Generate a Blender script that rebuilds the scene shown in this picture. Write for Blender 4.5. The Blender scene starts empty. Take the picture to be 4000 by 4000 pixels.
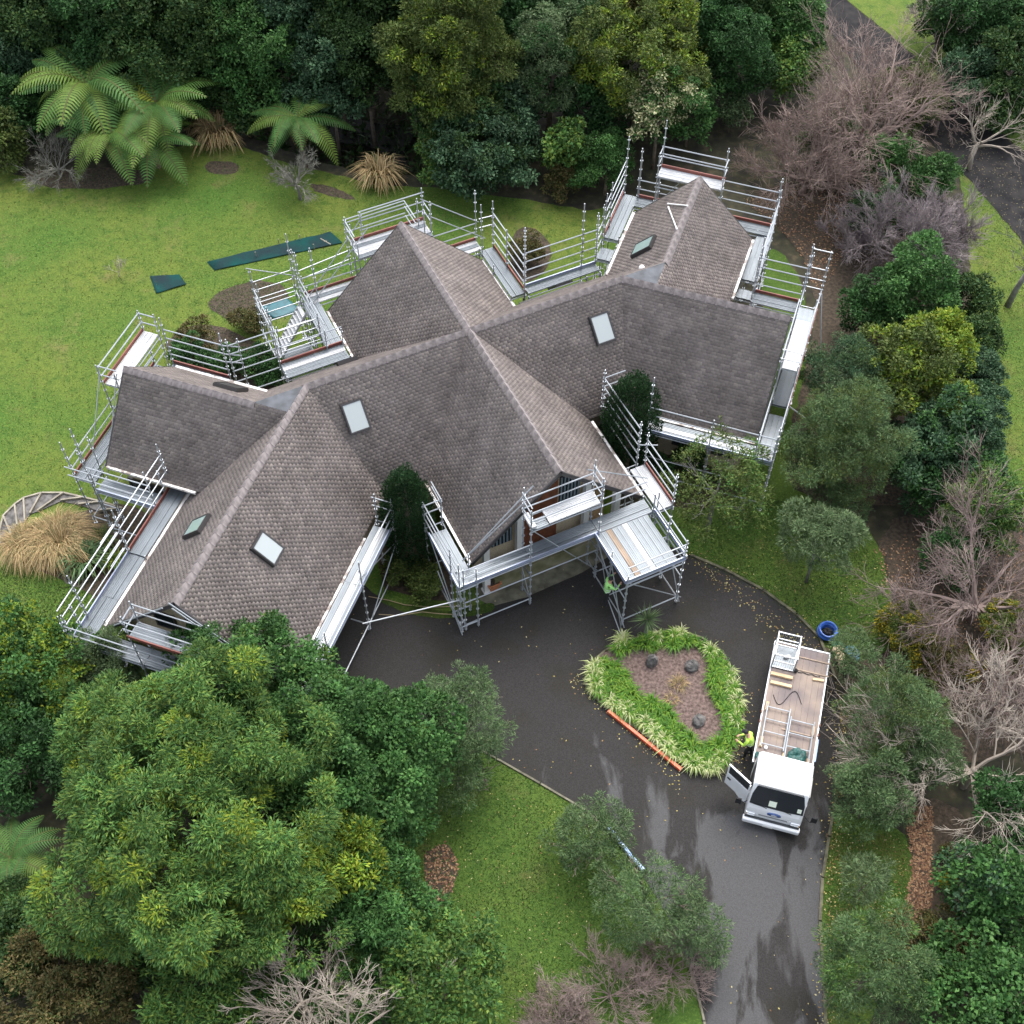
import bpy, bmesh, math, random
import numpy as np
from mathutils import Vector, Matrix, Quaternion

random.seed(7)
rng = np.random.default_rng(7)
R = math.radians
scene = bpy.context.scene
COL = scene.collection

# ------------------------------------------------------------------ camera
F_PX = 4900.0            # focal length in pixels of the 4000 px photograph
PITCH = R(53.435)        # downward tilt
CAM_H = 42.0
cam = bpy.data.cameras.new('camera')
cam.sensor_width = 36.0
cam.lens = F_PX / 4000.0 * 36.0
cam.clip_start = 0.5
cam.clip_end = 2000
camo = bpy.data.objects.new('camera', cam)
COL.objects.link(camo)
camo.location = (0, 0, CAM_H)
camo.rotation_euler = (math.pi / 2 - PITCH, 0, 0)
scene.camera = camo

# ------------------------------------------------------------------ world, sun, exposure (overcast winter day)
SUN_EL, SUN_AZ = R(63), R(18)      # azimuth measured from +Y (behind the house) towards +X
w = bpy.data.worlds.new('World')
scene.world = w
w.use_nodes = True
nt = w.node_tree
nt.nodes.clear()
sky = nt.nodes.new('ShaderNodeTexSky')
sky.sky_type = 'NISHITA'
sky.sun_disc = False
sky.sun_elevation = SUN_EL
sky.sun_rotation = SUN_AZ
sky.air_density = 1.0
sky.dust_density = 4.0
sky.ozone_density = 1.0
hs = nt.nodes.new('ShaderNodeHueSaturation')
hs.inputs['Saturation'].default_value = 0.42     # cloud cover greys the blue
bg = nt.nodes.new('ShaderNodeBackground')
bg.inputs['Strength'].default_value = 0.15
ow = nt.nodes.new('ShaderNodeOutputWorld')
nt.links.new(sky.outputs[0], hs.inputs['Color'])
nt.links.new(hs.outputs[0], bg.inputs[0])
nt.links.new(bg.outputs[0], ow.inputs[0])
sl = bpy.data.lights.new('sun', 'SUN')
sl.energy = 0.55
sl.angle = R(50)
sl.color = (1.0, 0.985, 0.955)
so = bpy.data.objects.new('sun', sl)
COL.objects.link(so)
sdir = Vector((math.sin(SUN_AZ) * math.cos(SUN_EL), math.cos(SUN_AZ) * math.cos(SUN_EL), math.sin(SUN_EL)))
so.rotation_euler = sdir.to_track_quat('Z', 'Y').to_euler()
so.location = (20, 40, 60)
vs = scene.view_settings
vs.view_transform = 'Standard'
vs.look = 'None'
vs.exposure = 1.55
vs.gamma = 1.0
vs.use_curve_mapping = False
scene.cycles.max_bounces = 6
scene.cycles.diffuse_bounces = 3
scene.cycles.transparent_max_bounces = 4

# ------------------------------------------------------------------ pixel <-> place
CP, SP = math.cos(PITCH), math.sin(PITCH)
def G(px, py, z=0.0):
    """point at height z seen at photograph pixel (px, py)"""
    x = (px - 2000) / F_PX
    y = -(py - 2000) / F_PX
    rx, ry, rz = x, CP + y * SP, -SP + y * CP
    t = (CAM_H - z) / -rz
    return Vector((rx * t, ry * t, z))
def pxscale(px, py, z=0.0):
    return F_PX / (G(px, py, z) - Vector((0, 0, CAM_H))).length

# ------------------------------------------------------------------ materials
def new_mat(name):
    m = bpy.data.materials.new(name)
    m.use_nodes = True
    n = m.node_tree
    b = n.nodes['Principled BSDF']
    return m, n, b
def mat(name, col, rough=0.6, metal=0.0, var=0.0, scale=8.0, bump=0.0, bscale=40.0, spec=0.5, col2=None, detail=6):
    m, n, b = new_mat(name)
    b.inputs['Roughness'].default_value = rough
    b.inputs['Metallic'].default_value = metal
    b.inputs['Specular IOR Level'].default_value = spec
    tc = n.nodes.new('ShaderNodeTexCoord')
    if var > 0 or col2:
        no = n.nodes.new('ShaderNodeTexNoise')
        no.inputs['Scale'].default_value = scale
        no.inputs['Detail'].default_value = detail
        n.links.new(tc.outputs['Object'], no.inputs['Vector'])
        cr = n.nodes.new('ShaderNodeValToRGB')
        c2 = col2 or [min(1, c * (1 + var)) for c in col]
        c1 = col if col2 else [c * (1 - var) for c in col]
        cr.color_ramp.elements[0].position = 0.34
        cr.color_ramp.elements[1].position = 0.66
        cr.color_ramp.elements[0].color = (*c1, 1)
        cr.color_ramp.elements[1].color = (*c2, 1)
        n.links.new(no.outputs['Fac'], cr.inputs['Fac'])
        n.links.new(cr.outputs['Color'], b.inputs['Base Color'])
    else:
        b.inputs['Base Color'].default_value = (*col, 1)
    if bump > 0:
        nb = n.nodes.new('ShaderNodeTexNoise')
        nb.inputs['Scale'].default_value = bscale
        nb.inputs['Detail'].default_value = 5
        n.links.new(tc.outputs['Object'], nb.inputs['Vector'])
        bp = n.nodes.new('ShaderNodeBump')
        bp.inputs['Strength'].default_value = bump
        bp.inputs['Distance'].default_value = 0.03
        n.links.new(nb.outputs['Fac'], bp.inputs['Height'])
        n.links.new(bp.outputs['Normal'], b.inputs['Normal'])
    return m
def attr_mat(name, rough=0.55, spec=0.35, noise=0.0, nscale=20, transl=0.0):
    """colour comes from the mesh's own per-piece colour attribute"""
    m, n, b = new_mat(name)
    a = n.nodes.new('ShaderNodeAttribute')
    a.attribute_name = 'col'
    src = a.outputs['Color']
    if noise > 0:
        tc = n.nodes.new('ShaderNodeTexCoord')
        no = n.nodes.new('ShaderNodeTexNoise')
        no.inputs['Scale'].default_value = nscale
        no.inputs['Detail'].default_value = 5
        n.links.new(tc.outputs['Object'], no.inputs['Vector'])
        mp = n.nodes.new('ShaderNodeMapRange')
        mp.inputs['From Min'].default_value = 0.3
        mp.inputs['From Max'].default_value = 0.7
        mp.inputs['To Min'].default_value = 1 - noise
        mp.inputs['To Max'].default_value = 1 + noise
        n.links.new(no.outputs['Fac'], mp.inputs['Value'])
        mx = n.nodes.new('ShaderNodeVectorMath')
        mx.operation = 'SCALE'
        n.links.new(src, mx.inputs[0])
        n.links.new(mp.outputs[0], mx.inputs['Scale'])
        src = mx.outputs[0]
    n.links.new(src, b.inputs['Base Color'])
    b.inputs['Roughness'].default_value = rough
    b.inputs['Specular IOR Level'].default_value = spec
    if transl > 0:
        tr = n.nodes.new('ShaderNodeBsdfTranslucent')
        n.links.new(src, tr.inputs['Color'])
        ms = n.nodes.new('ShaderNodeMixShader')
        ms.inputs[0].default_value = transl
        out = n.nodes['Material Output']
        n.links.new(b.outputs[0], ms.inputs[1])
        n.links.new(tr.outputs[0], ms.inputs[2])
        n.links.new(ms.outputs[0], out.inputs[0])
    return m

M = {}
M['leaf'] = attr_mat('foliage', 0.6, 0.2, transl=0.2)
M['dry'] = attr_mat('dry_foliage', 0.8, 0.2)
M['shingle'] = attr_mat('shingle', 0.9, 0.25, noise=0.20, nscale=0.9)
M['roof'] = mat('roof_underlay', (0.10, 0.085, 0.08), 0.9)
M['ridge'] = mat('ridge_shingle', (0.185, 0.162, 0.158), 0.9, var=0.4, scale=4.5)
M['bark'] = mat('bark', (0.16, 0.13, 0.10), 0.9, var=0.35, scale=6, bump=0.4, bscale=20)
M['greybark'] = mat('lichen_bark', (0.165, 0.16, 0.135), 0.9, var=0.3, scale=5)
M['redtwig'] = mat('reddish_twigs', (0.160, 0.116, 0.102), 0.9, col2=(0.255, 0.195, 0.172), scale=0.8)
M['browntwig'] = mat('brown_twigs', (0.172, 0.122, 0.104), 0.9, col2=(0.275, 0.208, 0.178), scale=0.7)
M['purpletwig'] = mat('purple_twigs', (0.125, 0.10, 0.108), 0.9, col2=(0.235, 0.20, 0.195), scale=0.7)
M['paletwig'] = mat('pale_twigs', (0.25, 0.21, 0.175), 0.9, col2=(0.38, 0.33, 0.27), scale=0.8)
M['wall'] = mat('cream_brick', (0.47, 0.39, 0.27), 0.85, var=0.16, scale=14, bump=0.2, bscale=30)
M['white'] = mat('white_paint', (0.78, 0.78, 0.76), 0.4)
M['gutter'] = mat('weathered_gutter', (0.70, 0.68, 0.65), 0.5, col2=(0.24, 0.2, 0.18), scale=2.2)
M['gutter'].node_tree.nodes['Color Ramp'].color_ramp.elements[0].position = 0.52
M['gutter'].node_tree.nodes['Color Ramp'].color_ramp.elements[1].position = 0.62
M['darktrim'] = mat('dark_trim', (0.035, 0.032, 0.032), 0.5)
M['greysoffit'] = mat('grey_soffit', (0.20, 0.205, 0.21), 0.7, var=0.1, scale=3)
M['rust'] = mat('timber_door', (0.17, 0.06, 0.03), 0.55, var=0.3, scale=4)
M['bluegrey'] = mat('blue_grey_boards', (0.17, 0.22, 0.25), 0.6, var=0.12, scale=4)
M['flatroof'] = mat('flat_membrane', (0.062, 0.068, 0.078), 0.7, var=0.35, scale=2.5)
M['steel'] = mat('galvanised_tube', (0.36, 0.385, 0.41), 0.42, 0.45, var=0.12, scale=3)
M['plank'] = mat('galvanised_plank', (0.165, 0.188, 0.208), 0.42, 0.3, var=0.12, scale=2.2)
M['ally'] = mat('aluminium_deck', (0.50, 0.51, 0.52), 0.4, 0.0, var=0.12, scale=2.5)
M['redtoe'] = mat('red_toe_board', (0.20, 0.065, 0.05), 0.6, var=0.3, scale=3)
M['bluetoe'] = mat('steel_toe_board', (0.30, 0.34, 0.45), 0.4, 0.4, var=0.2, scale=2)
M['plyboard'] = mat('plywood', (0.31, 0.235, 0.175), 0.7, var=0.2, scale=3)
M['glass'] = mat('skylight_glass', (0.70, 0.78, 0.80), 0.12, 0.0, spec=0.8)
M['darkglass'] = mat('dark_glass', (0.02, 0.025, 0.03), 0.08, spec=0.7)
M['grassglass'] = mat('tinted_skylight_glass', (0.22, 0.30, 0.28), 0.12, spec=0.8)
M['terracotta'] = mat('terracotta', (0.45, 0.17, 0.08), 0.7, var=0.15, scale=6)
M['orange'] = mat('orange_plastic', (0.62, 0.125, 0.05), 0.45, var=0.12, scale=2)
M['rock'] = mat('rock', (0.11, 0.105, 0.10), 0.9, var=0.5, scale=5, bump=0.6, bscale=9)
M['hivis'] = mat('hi_vis', (0.50, 0.78, 0.10), 0.6)
M['hivis2'] = mat('hi_vis_green', (0.36, 0.75, 0.22), 0.6)
M['skin'] = mat('skin', (0.45, 0.27, 0.19), 0.6)
M['black'] = mat('black_cloth', (0.012, 0.012, 0.014), 0.8)
M['blackrubber'] = mat('rubber', (0.015, 0.015, 0.016), 0.75)
M['bluetarp'] = mat('blue_plastic', (0.035, 0.11, 0.40), 0.4, var=0.25, scale=5)
M['greentarp'] = mat('green_tarp', (0.02, 0.085, 0.075), 0.5, var=0.35, scale=4)
M['shade'] = mat('green_shade_cloth', (0.008, 0.055, 0.05), 0.9, spec=0.1, col2=(0.016, 0.032, 0.036), scale=0.9, bump=0.3, bscale=12)
M['sack'] = mat('sack', (0.50, 0.40, 0.27), 0.85, var=0.2, scale=8, bump=0.4, bscale=12)
M['timber'] = mat('timber', (0.62, 0.45, 0.27), 0.7, var=0.15, scale=5)
M['edging'] = mat('weathered_timber', (0.26, 0.235, 0.185), 0.8, var=0.25, scale=4)
M['truckwhite'] = mat('truck_paint', (0.86, 0.87, 0.88), 0.18, spec=0.6)
M['truckgrey'] = mat('truck_chassis', (0.06, 0.065, 0.07), 0.5, 0.3)
M['deckply'] = mat('truck_deck', (0.27, 0.213, 0.172), 0.75, col2=(0.15, 0.122, 0.12), scale=1.1)
M['chrome'] = mat('lamp_glass', (0.75, 0.78, 0.80), 0.1, 0.6)
M['logo'] = mat('blue_emblem', (0.08, 0.14, 0.34), 0.2, 0.5)
M['paper'] = mat('paper', (0.80, 0.86, 0.72), 0.6)
M['pvc'] = mat('white_pipe', (0.80, 0.80, 0.78), 0.35)
M['wrap'] = mat('blue_white_wrap', (0.62, 0.72, 0.82), 0.25, col2=(0.22, 0.36, 0.62), scale=3)
M['hose'] = mat('hose', (0.35, 0.27, 0.16), 0.6)
M['concrete'] = mat('concrete', (0.13, 0.125, 0.09), 0.9, var=0.4, scale=2.5)
M['kerbwood'] = mat('kerb_board', (0.15, 0.14, 0.10), 0.9, var=0.35, scale=4)
M['mosskerb'] = mat('mossy_kerb', (0.10, 0.095, 0.06), 0.95, var=0.45, scale=4)

def ground_mat():
    m, n, b = new_mat('bush_floor')
    b.inputs['Roughness'].default_value = 0.95
    tc = n.nodes.new('ShaderNodeTexCoord')
    n1 = n.nodes.new('ShaderNodeTexNoise'); n1.inputs['Scale'].default_value = 2.0; n1.inputs['Detail'].default_value = 9
    cr = n.nodes.new('ShaderNodeValToRGB')
    e = cr.color_ramp.elements
    e[0].position = 0.35; e[0].color = (0.018, 0.016, 0.011, 1)
    e[1].position = 0.7; e[1].color = (0.075, 0.058, 0.035, 1)
    x = e.new(0.55); x.color = (0.035, 0.034, 0.016, 1)
    n.links.new(tc.outputs['Object'], n1.inputs['Vector'])
    n.links.new(n1.outputs['Fac'], cr.inputs['Fac'])
    n.links.new(cr.outputs['Color'], b.inputs['Base Color'])
    return m
def lawn_mat(name, green, yellow, brown, yb=0.5):
    m, n, b = new_mat(name)
    b.inputs['Roughness'].default_value = 0.9
    b.inputs['Specular IOR Level'].default_value = 0.15
    tc = n.nodes.new('ShaderNodeTexCoord')
    def noise(s, d, r=0.55):
        k = n.nodes.new('ShaderNodeTexNoise')
        k.inputs['Scale'].default_value = s; k.inputs['Detail'].default_value = d; k.inputs['Roughness'].default_value = r
        n.links.new(tc.outputs['Object'], k.inputs['Vector'])
        return k.outputs['Fac']
    def ramp(fac, a, bb):
        k = n.nodes.new('ShaderNodeMapRange')
        k.inputs['From Min'].default_value = a; k.inputs['From Max'].default_value = bb
        n.links.new(fac, k.inputs['Value'])
        return k.outputs[0]
    def mix(f, c1, c2):
        k = n.nodes.new('ShaderNodeMix'); k.data_type = 'RGBA'
        n.links.new(f, k.inputs['Factor'])
        for i, c in (('A', c1), ('B', c2)):
            s = [q for q in k.inputs if q.name == i and q.type == 'RGBA'][0]
            if isinstance(c, tuple): s.default_value = (*c, 1)
            else: n.links.new(c, s)
        return [q for q in k.outputs if q.type == 'RGBA'][0]
    c = mix(ramp(noise(0.16, 4), yb - 0.16, yb + 0.16), green, yellow)
    c = mix(ramp(noise(0.5, 6, 0.62), 0.56, 0.74), c, brown)
    d = tuple(v * 0.72 for v in green)
    c = mix(ramp(noise(1.9, 8, 0.7), 0.47, 0.68), c, d)
    g2 = tuple(min(1, v * 1.45) for v in yellow)
    c = mix(ramp(noise(11, 5, 0.7), 0.5, 0.72), c, g2)
    d2 = tuple(v * 0.68 for v in green)
    c = mix(ramp(noise(16, 4, 0.7), 0.54, 0.74), c, d2)
    n.links.new(c, b.inputs['Base Color'])
    bp = n.nodes.new('ShaderNodeBump'); bp.inputs['Strength'].default_value = 0.6; bp.inputs['Distance'].default_value = 0.05
    n.links.new(noise(14, 6, 0.75), bp.inputs['Height'])
    n.links.new(bp.outputs['Normal'], b.inputs['Normal'])
    return m
def asphalt_mat():
    m, n, b = new_mat('damp_asphalt')
    tc = n.nodes.new('ShaderNodeTexCoord')
    def L(a, c): n.links.new(a, c)
    mp = n.nodes.new('ShaderNodeMapping'); L(tc.outputs['Object'], mp.inputs['Vector'])
    mp.inputs['Rotation'].default_value = (0, 0, R(-12))
    mp.inputs['Scale'].default_value = (0.75, 0.25, 1)
    no = n.nodes.new('ShaderNodeTexNoise'); no.inputs['Scale'].default_value = 1.0; no.inputs['Detail'].default_value = 8; no.inputs['Roughness'].default_value = 0.58; no.inputs['Distortion'].default_value = 0.6
    L(mp.outputs[0], no.inputs['Vector'])
    sx = n.nodes.new('ShaderNodeSeparateXYZ'); L(tc.outputs['Object'], sx.inputs[0])
    # the lower (steeper) end of the drive has dried out first
    g = n.nodes.new('ShaderNodeMapRange'); L(sx.outputs['Y'], g.inputs['Value'])
    g.inputs['From Min'].default_value = 22.0; g.inputs['From Max'].default_value = 16.5
    g.inputs['To Min'].default_value = -0.22; g.inputs['To Max'].default_value = 0.06
    ad = n.nodes.new('ShaderNodeMath'); ad.operation = 'ADD'; L(no.outputs['Fac'], ad.inputs[0]); L(g.outputs[0], ad.inputs[1])
    dry = n.nodes.new('ShaderNodeMapRange'); L(ad.outputs[0], dry.inputs['Value'])
    dry.inputs['From Min'].default_value = 0.49; dry.inputs['From Max'].default_value = 0.555
    f = n.nodes.new('ShaderNodeTexNoise'); f.inputs['Scale'].default_value = 30; f.inputs['Detail'].default_value = 4; L(tc.outputs['Object'], f.inputs['Vector'])
    wet = n.nodes.new('ShaderNodeValToRGB'); L(f.outputs['Fac'], wet.inputs['Fac'])
    wet.color_ramp.elements[0].position = 0.3; wet.color_ramp.elements[0].color = (0.021, 0.020, 0.0192, 1)
    wet.color_ramp.elements[1].position = 0.75; wet.color_ramp.elements[1].color = (0.044, 0.042, 0.0405, 1)
    dr = n.nodes.new('ShaderNodeValToRGB'); L(f.outputs['Fac'], dr.inputs['Fac'])
    dr.color_ramp.elements[0].position = 0.3; dr.color_ramp.elements[0].color = (0.060, 0.0595, 0.0600, 1)
    dr.color_ramp.elements[1].position = 0.75; dr.color_ramp.elements[1].color = (0.092, 0.091, 0.0925, 1)
    # mossy, warmer tint in broad patches
    ms = n.nodes.new('ShaderNodeTexNoise'); ms.inputs['Scale'].default_value = 0.5; ms.inputs['Detail'].default_value = 5; L(tc.outputs['Object'], ms.inputs['Vector'])
    mr = n.nodes.new('ShaderNodeMapRange'); L(ms.outputs['Fac'], mr.inputs['Value']); mr.inputs['From Min'].default_value = 0.5; mr.inputs['From Max'].default_value = 0.72; mr.inputs['To Max'].default_value = 0.6
    m1 = n.nodes.new('ShaderNodeMix'); m1.data_type = 'RGBA'; L(mr.outputs[0], m1.inputs[0]); L(wet.outputs[0], m1.inputs[6]); m1.inputs[7].default_value = (0.024, 0.022, 0.014, 1)
    m2 = n.nodes.new('ShaderNodeMix'); m2.data_type = 'RGBA'; L(dry.outputs[0], m2.inputs[0]); L(m1.outputs[2], m2.inputs[6]); L(dr.outputs[0], m2.inputs[7])
    L(m2.outputs[2], b.inputs['Base Color'])
    ro = n.nodes.new('ShaderNodeMapRange'); L(dry.outputs[0], ro.inputs['Value']); ro.inputs['To Min'].default_value = 0.8; ro.inputs['To Max'].default_value = 0.92
    L(ro.outputs[0], b.inputs['Roughness'])
    b.inputs['Specular IOR Level'].default_value = 0.12
    bp = n.nodes.new('ShaderNodeBump'); bp.inputs['Strength'].default_value = 0.25; bp.inputs['Distance'].default_value = 0.01
    L(f.outputs['Fac'], bp.inputs['Height']); L(bp.outputs['Normal'], b.inputs['Normal'])
    return m
M['ground'] = ground_mat()
M['lawn'] = lawn_mat('lawn_grass', (0.048, 0.112, 0.018), (0.112, 0.142, 0.027), (0.145, 0.132, 0.050), 0.49)
M['lawn2'] = lawn_mat('mossy_lawn_grass', (0.042, 0.092, 0.017), (0.082, 0.122, 0.022), (0.090, 0.084, 0.032), 0.51)  # darker, mossier grass; the tone is the sward's own colour
M['asphalt'] = asphalt_mat()
M['oldroad'] = mat('old_road', (0.016, 0.016, 0.018), 0.9, col2=(0.036, 0.034, 0.033), scale=1.6, bump=0.2, spec=0.1)
M['mulch'] = mat('bark_mulch', (0.06, 0.038, 0.032), 0.95, col2=(0.175, 0.125, 0.108), scale=9, bump=0.7, bscale=25)
M['litter'] = mat('leaf_litter', (0.026, 0.021, 0.013), 0.95, col2=(0.078, 0.056, 0.038), scale=7, bump=0.7, bscale=22)
M['water'] = mat('dark_water', (0.006, 0.007, 0.005), 0.6, spec=0.12)

# ------------------------------------------------------------------ mesh helpers
def link(o, parent=None):
    COL.objects.link(o)
    if parent is not None:
        o.parent = parent
    return o
def tag(o, label=None, cat=None, group=None, kind=None):
    if label: o['label'] = label
    if cat: o['category'] = cat
    if group: o['group'] = group
    if kind: o['kind'] = kind
    return o
def thing(name, label, cat, loc=(0, 0, 0), rz=0.0, group=None):
    o = bpy.data.objects.new(name, None)
    o.empty_display_size = 0.3
    o.location = loc
    o.rotation_euler = (0, 0, rz)
    link(o)
    return tag(o, label, cat, group)
def npmesh(name, V, Fq, mt, cols=None, smooth=False):
    """V (n,3); Fq (m,k) faces of one size; cols per face (m,3)"""
    V = np.asarray(V, dtype=np.float32); Fq = np.asarray(Fq, dtype=np.int32)
    me = bpy.data.meshes.new(name)
    k = Fq.shape[1]
    me.vertices.add(len(V)); me.vertices.foreach_set('co', V.ravel())
    me.loops.add(Fq.size); me.loops.foreach_set('vertex_index', Fq.ravel())
    me.polygons.add(len(Fq))
    me.polygons.foreach_set('loop_start', np.arange(0, Fq.size, k, dtype=np.int32))
    me.polygons.foreach_set('loop_total', np.full(len(Fq), k, dtype=np.int32))
    if smooth:
        me.polygons.foreach_set('use_smooth', np.ones(len(Fq), dtype=bool))
    if cols is not None:
        a = me.color_attributes.new('col', 'FLOAT_COLOR', 'CORNER')
        c = np.ones((Fq.size, 4), dtype=np.float32)
        c[:, :3] = np.repeat(np.asarray(cols, dtype=np.float32), k, axis=0)
        a.data.foreach_set('color', c.ravel())
    me.materials.append(mt)
    me.update(calc_edges=True)
    return me
class MB:
    """collects boxes, tubes and prisms of ONE piece"""
    def __init__(s): s.v = []; s.f = []; s.mi = []; s.cur = 0
    def add(s, vs, fs):
        o = len(s.v); s.v += [tuple(p) for p in vs]; s.f += [tuple(i + o for i in f) for f in fs]; s.mi += [s.cur] * len(fs)
        return s
    def box(s, c, size, rz=0.0, mtx=None):
        hx, hy, hz = [q / 2 for q in size]
        pts = [Vector((x, y, z)) for z in (-hz, hz) for y in (-hy, hy) for x in (-hx, hx)]
        rot = mtx if mtx is not None else Matrix.Rotation(rz, 3, 'Z')
        pts = [rot @ p + Vector(c) for p in pts]
        return s.add(pts, [(0, 2, 3, 1), (4, 5, 7, 6), (0, 1, 5, 4), (2, 6, 7, 3), (0, 4, 6, 2), (1, 3, 7, 5)])
    def tube(s, p, q, r0, r1=None, n=6, cap=True):
        p, q = Vector(p), Vector(q); r1 = r0 if r1 is None else r1
        d = (q - p)
        if d.length < 1e-6: return s
        d.normalize()
        a = d.orthogonal().normalized(); b = d.cross(a)
        vs = []
        for c, r in ((p, r0), (q, r1)):
            for i in range(n):
                t = 2 * math.pi * i / n
                vs.append(c + (a * math.cos(t) + b * math.sin(t)) * r)
        fs = [(i, (i + 1) % n, n + (i + 1) % n, n + i) for i in range(n)]
        if cap: fs += [tuple(range(n - 1, -1, -1)), tuple(range(n, 2 * n))]
        return s.add(vs, fs)
    def path(s, pts, r, n=6):
        """one continuous tube along points; r number or list"""
        pts = [Vector(p) for p in pts]; k = len(pts)
        rr = r if isinstance(r, (list, tuple)) else [r] * k
        vs = []; a = None
        for i, p in enumerate(pts):
            d = (pts[min(i + 1, k - 1)] - pts[max(i - 1, 0)]).normalized()
            if a is None: a = d.orthogonal().normalized()
            a = (a - d * a.dot(d)).normalized(); b = d.cross(a)
            for j in range(n):
                t = 2 * math.pi * j / n
                vs.append(p + (a * math.cos(t) + b * math.sin(t)) * rr[i])
        fs = [(i * n + j, i * n + (j + 1) % n, (i + 1) * n + (j + 1) % n, (i + 1) * n + j) for i in range(k - 1) for j in range(n)]
        fs += [tuple(range(n - 1, -1, -1)), tuple(range((k - 1) * n, k * n))]
        return s.add(vs, fs)
    def prism(s, poly, z0, z1):
        n = len(poly)
        vs = [(x, y, z0) for x, y in poly] + [(x, y, z1) for x, y in poly]
        fs = [tuple(range(n - 1, -1, -1)), tuple(range(n, 2 * n))] + [(i, (i + 1) % n, n + (i + 1) % n, n + i) for i in range(n)]
        return s.add(vs, fs)
    def loft(s, rings, cap=True):
        n = len(rings[0]); vs = [p for r in rings for p in r]
        fs = [(i * n + j, i * n + (j + 1) % n, (i + 1) * n + (j + 1) % n, (i + 1) * n + j) for i in range(len(rings) - 1) for j in range(n)]
        if cap: fs += [tuple(range(n - 1, -1, -1)), tuple(range((len(rings) - 1) * n, len(rings) * n))]
        return s.add(vs, fs)
    def ball(s, c, r, nu=8, nv=5, jit=0.0):
        c = Vector(c); r = r if isinstance(r, (tuple, list)) else (r, r, r)
        rings = []
        for i in range(nv + 1):
            ph = -math.pi / 2 + math.pi * i / nv
            ring = []
            for j in range(nu):
                t = 2 * math.pi * j / nu
                k = 1 + random.uniform(-jit, jit)
                cr = max(0.02, math.cos(ph))
                ring.append(c + Vector((r[0] * cr * math.cos(t) * k, r[1] * cr * math.sin(t) * k, r[2] * math.sin(ph) * k)))
            rings.append(ring)
        return s.loft(rings)
    def mesh(s, name, *mats, smooth=False):
        me = bpy.data.meshes.new(name)
        me.from_pydata(s.v, [], s.f)
        for m in mats: me.materials.append(m)
        if len(mats) > 1: me.polygons.foreach_set('material_index', s.mi)
        if smooth: me.polygons.foreach_set('use_smooth', [True] * len(s.f))
        me.update()
        bm = bmesh.new(); bm.from_mesh(me); bmesh.ops.recalc_face_normals(bm, faces=bm.faces); bm.to_mesh(me); bm.free()
        return me
    def build(s, name, mt, parent=None, loc=None, rot=None, smooth=False):
        mats = mt if isinstance(mt, (list, tuple)) else [mt]
        o = bpy.data.objects.new(name, s.mesh(name, *mats, smooth=smooth))
        if loc is not None: o.location = loc
        if rot is not None: o.rotation_euler = rot
        return link(o, parent)
def bevel(o, wd, seg=2):
    b = o.modifiers.new('bevel', 'BEVEL'); b.width = wd; b.segments = seg; b.limit_method = 'ANGLE'
    return o
def rnd(a, b): return random.uniform(a, b)

# ------------------------------------------------------------------ ground sheets
def gully(x, y):
    """depth of the stream gully that runs behind the lawn"""
    e = 0.0
    pts = [(-40, 63), (-27, 57.5), (-21, 57.5), (-15, 57), (-10, 54.2), (-6.5, 53), (-2, 54.5), (4, 60)]
    best = 1e9; side = -1
    for (x0, y0), (x1, y1) in zip(pts, pts[1:]):
        dx, dy = x1 - x0, y1 - y0
        t = max(0, min(1, ((x - x0) * dx + (y - y0) * dy) / (dx * dx + dy * dy)))
        d = ((x - x0) * dy - (y - y0) * dx) / math.hypot(dx, dy)
        dd = math.hypot(x - x0 - t * dx, y - y0 - t * dy)
        if dd < best: best = dd; side = -d
    if side < 0 or x > 6: return 0.0
    b = min(best, 40)
    prof = min(b / 1.3, 1.0)
    back = max(0, min(1, (b - 5) / 9))
    fall = max(0, min(1, (6 - x) / 5))
    return -2.2 * prof * (1 - back) * fall
def build_ground():
    xs = np.concatenate([np.array([-400, -200, -90]), np.linspace(-60, 60, 121), np.array([90, 200, 400])])
    ys = np.concatenate([np.array([-300, -100, -30]), np.linspace(-10, 110, 121), np.array([150, 250, 600])])
    V = [(x, y, gully(x, y) - 0.012) for y in ys for x in xs]
    n = len(xs)
    Fq = [(j * n + i, j * n + i + 1, (j + 1) * n + i + 1, (j + 1) * n + i) for j in range(len(ys) - 1) for i in range(n - 1)]
    me = npmesh('ground', V, Fq, M['ground'], smooth=True)
    tag(link(bpy.data.objects.new('ground', me)), kind='structure')
build_ground()
def smooth_poly(pts, it=2, jit=0.0):
    for _ in range(it):
        out = []
        for i in range(len(pts)):
            a, b = pts[i], pts[(i + 1) % len(pts)]
            out += [(a[0] * .75 + b[0] * .25, a[1] * .75 + b[1] * .25), (a[0] * .25 + b[0] * .75, a[1] * .25 + b[1] * .75)]
        pts = out
    if jit: pts = [(x + rnd(-jit, jit), y + rnd(-jit, jit)) for x, y in pts]
    return pts
def resample(pts, step):
    out = []
    for i in range(len(pts)):
        a, b = Vector(pts[i]), Vector(pts[(i + 1) % len(pts)])
        n = max(1, int((b - a).length / step))
        out += [tuple(a.lerp(b, k / n)) for k in range(n)]
    return out
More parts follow.
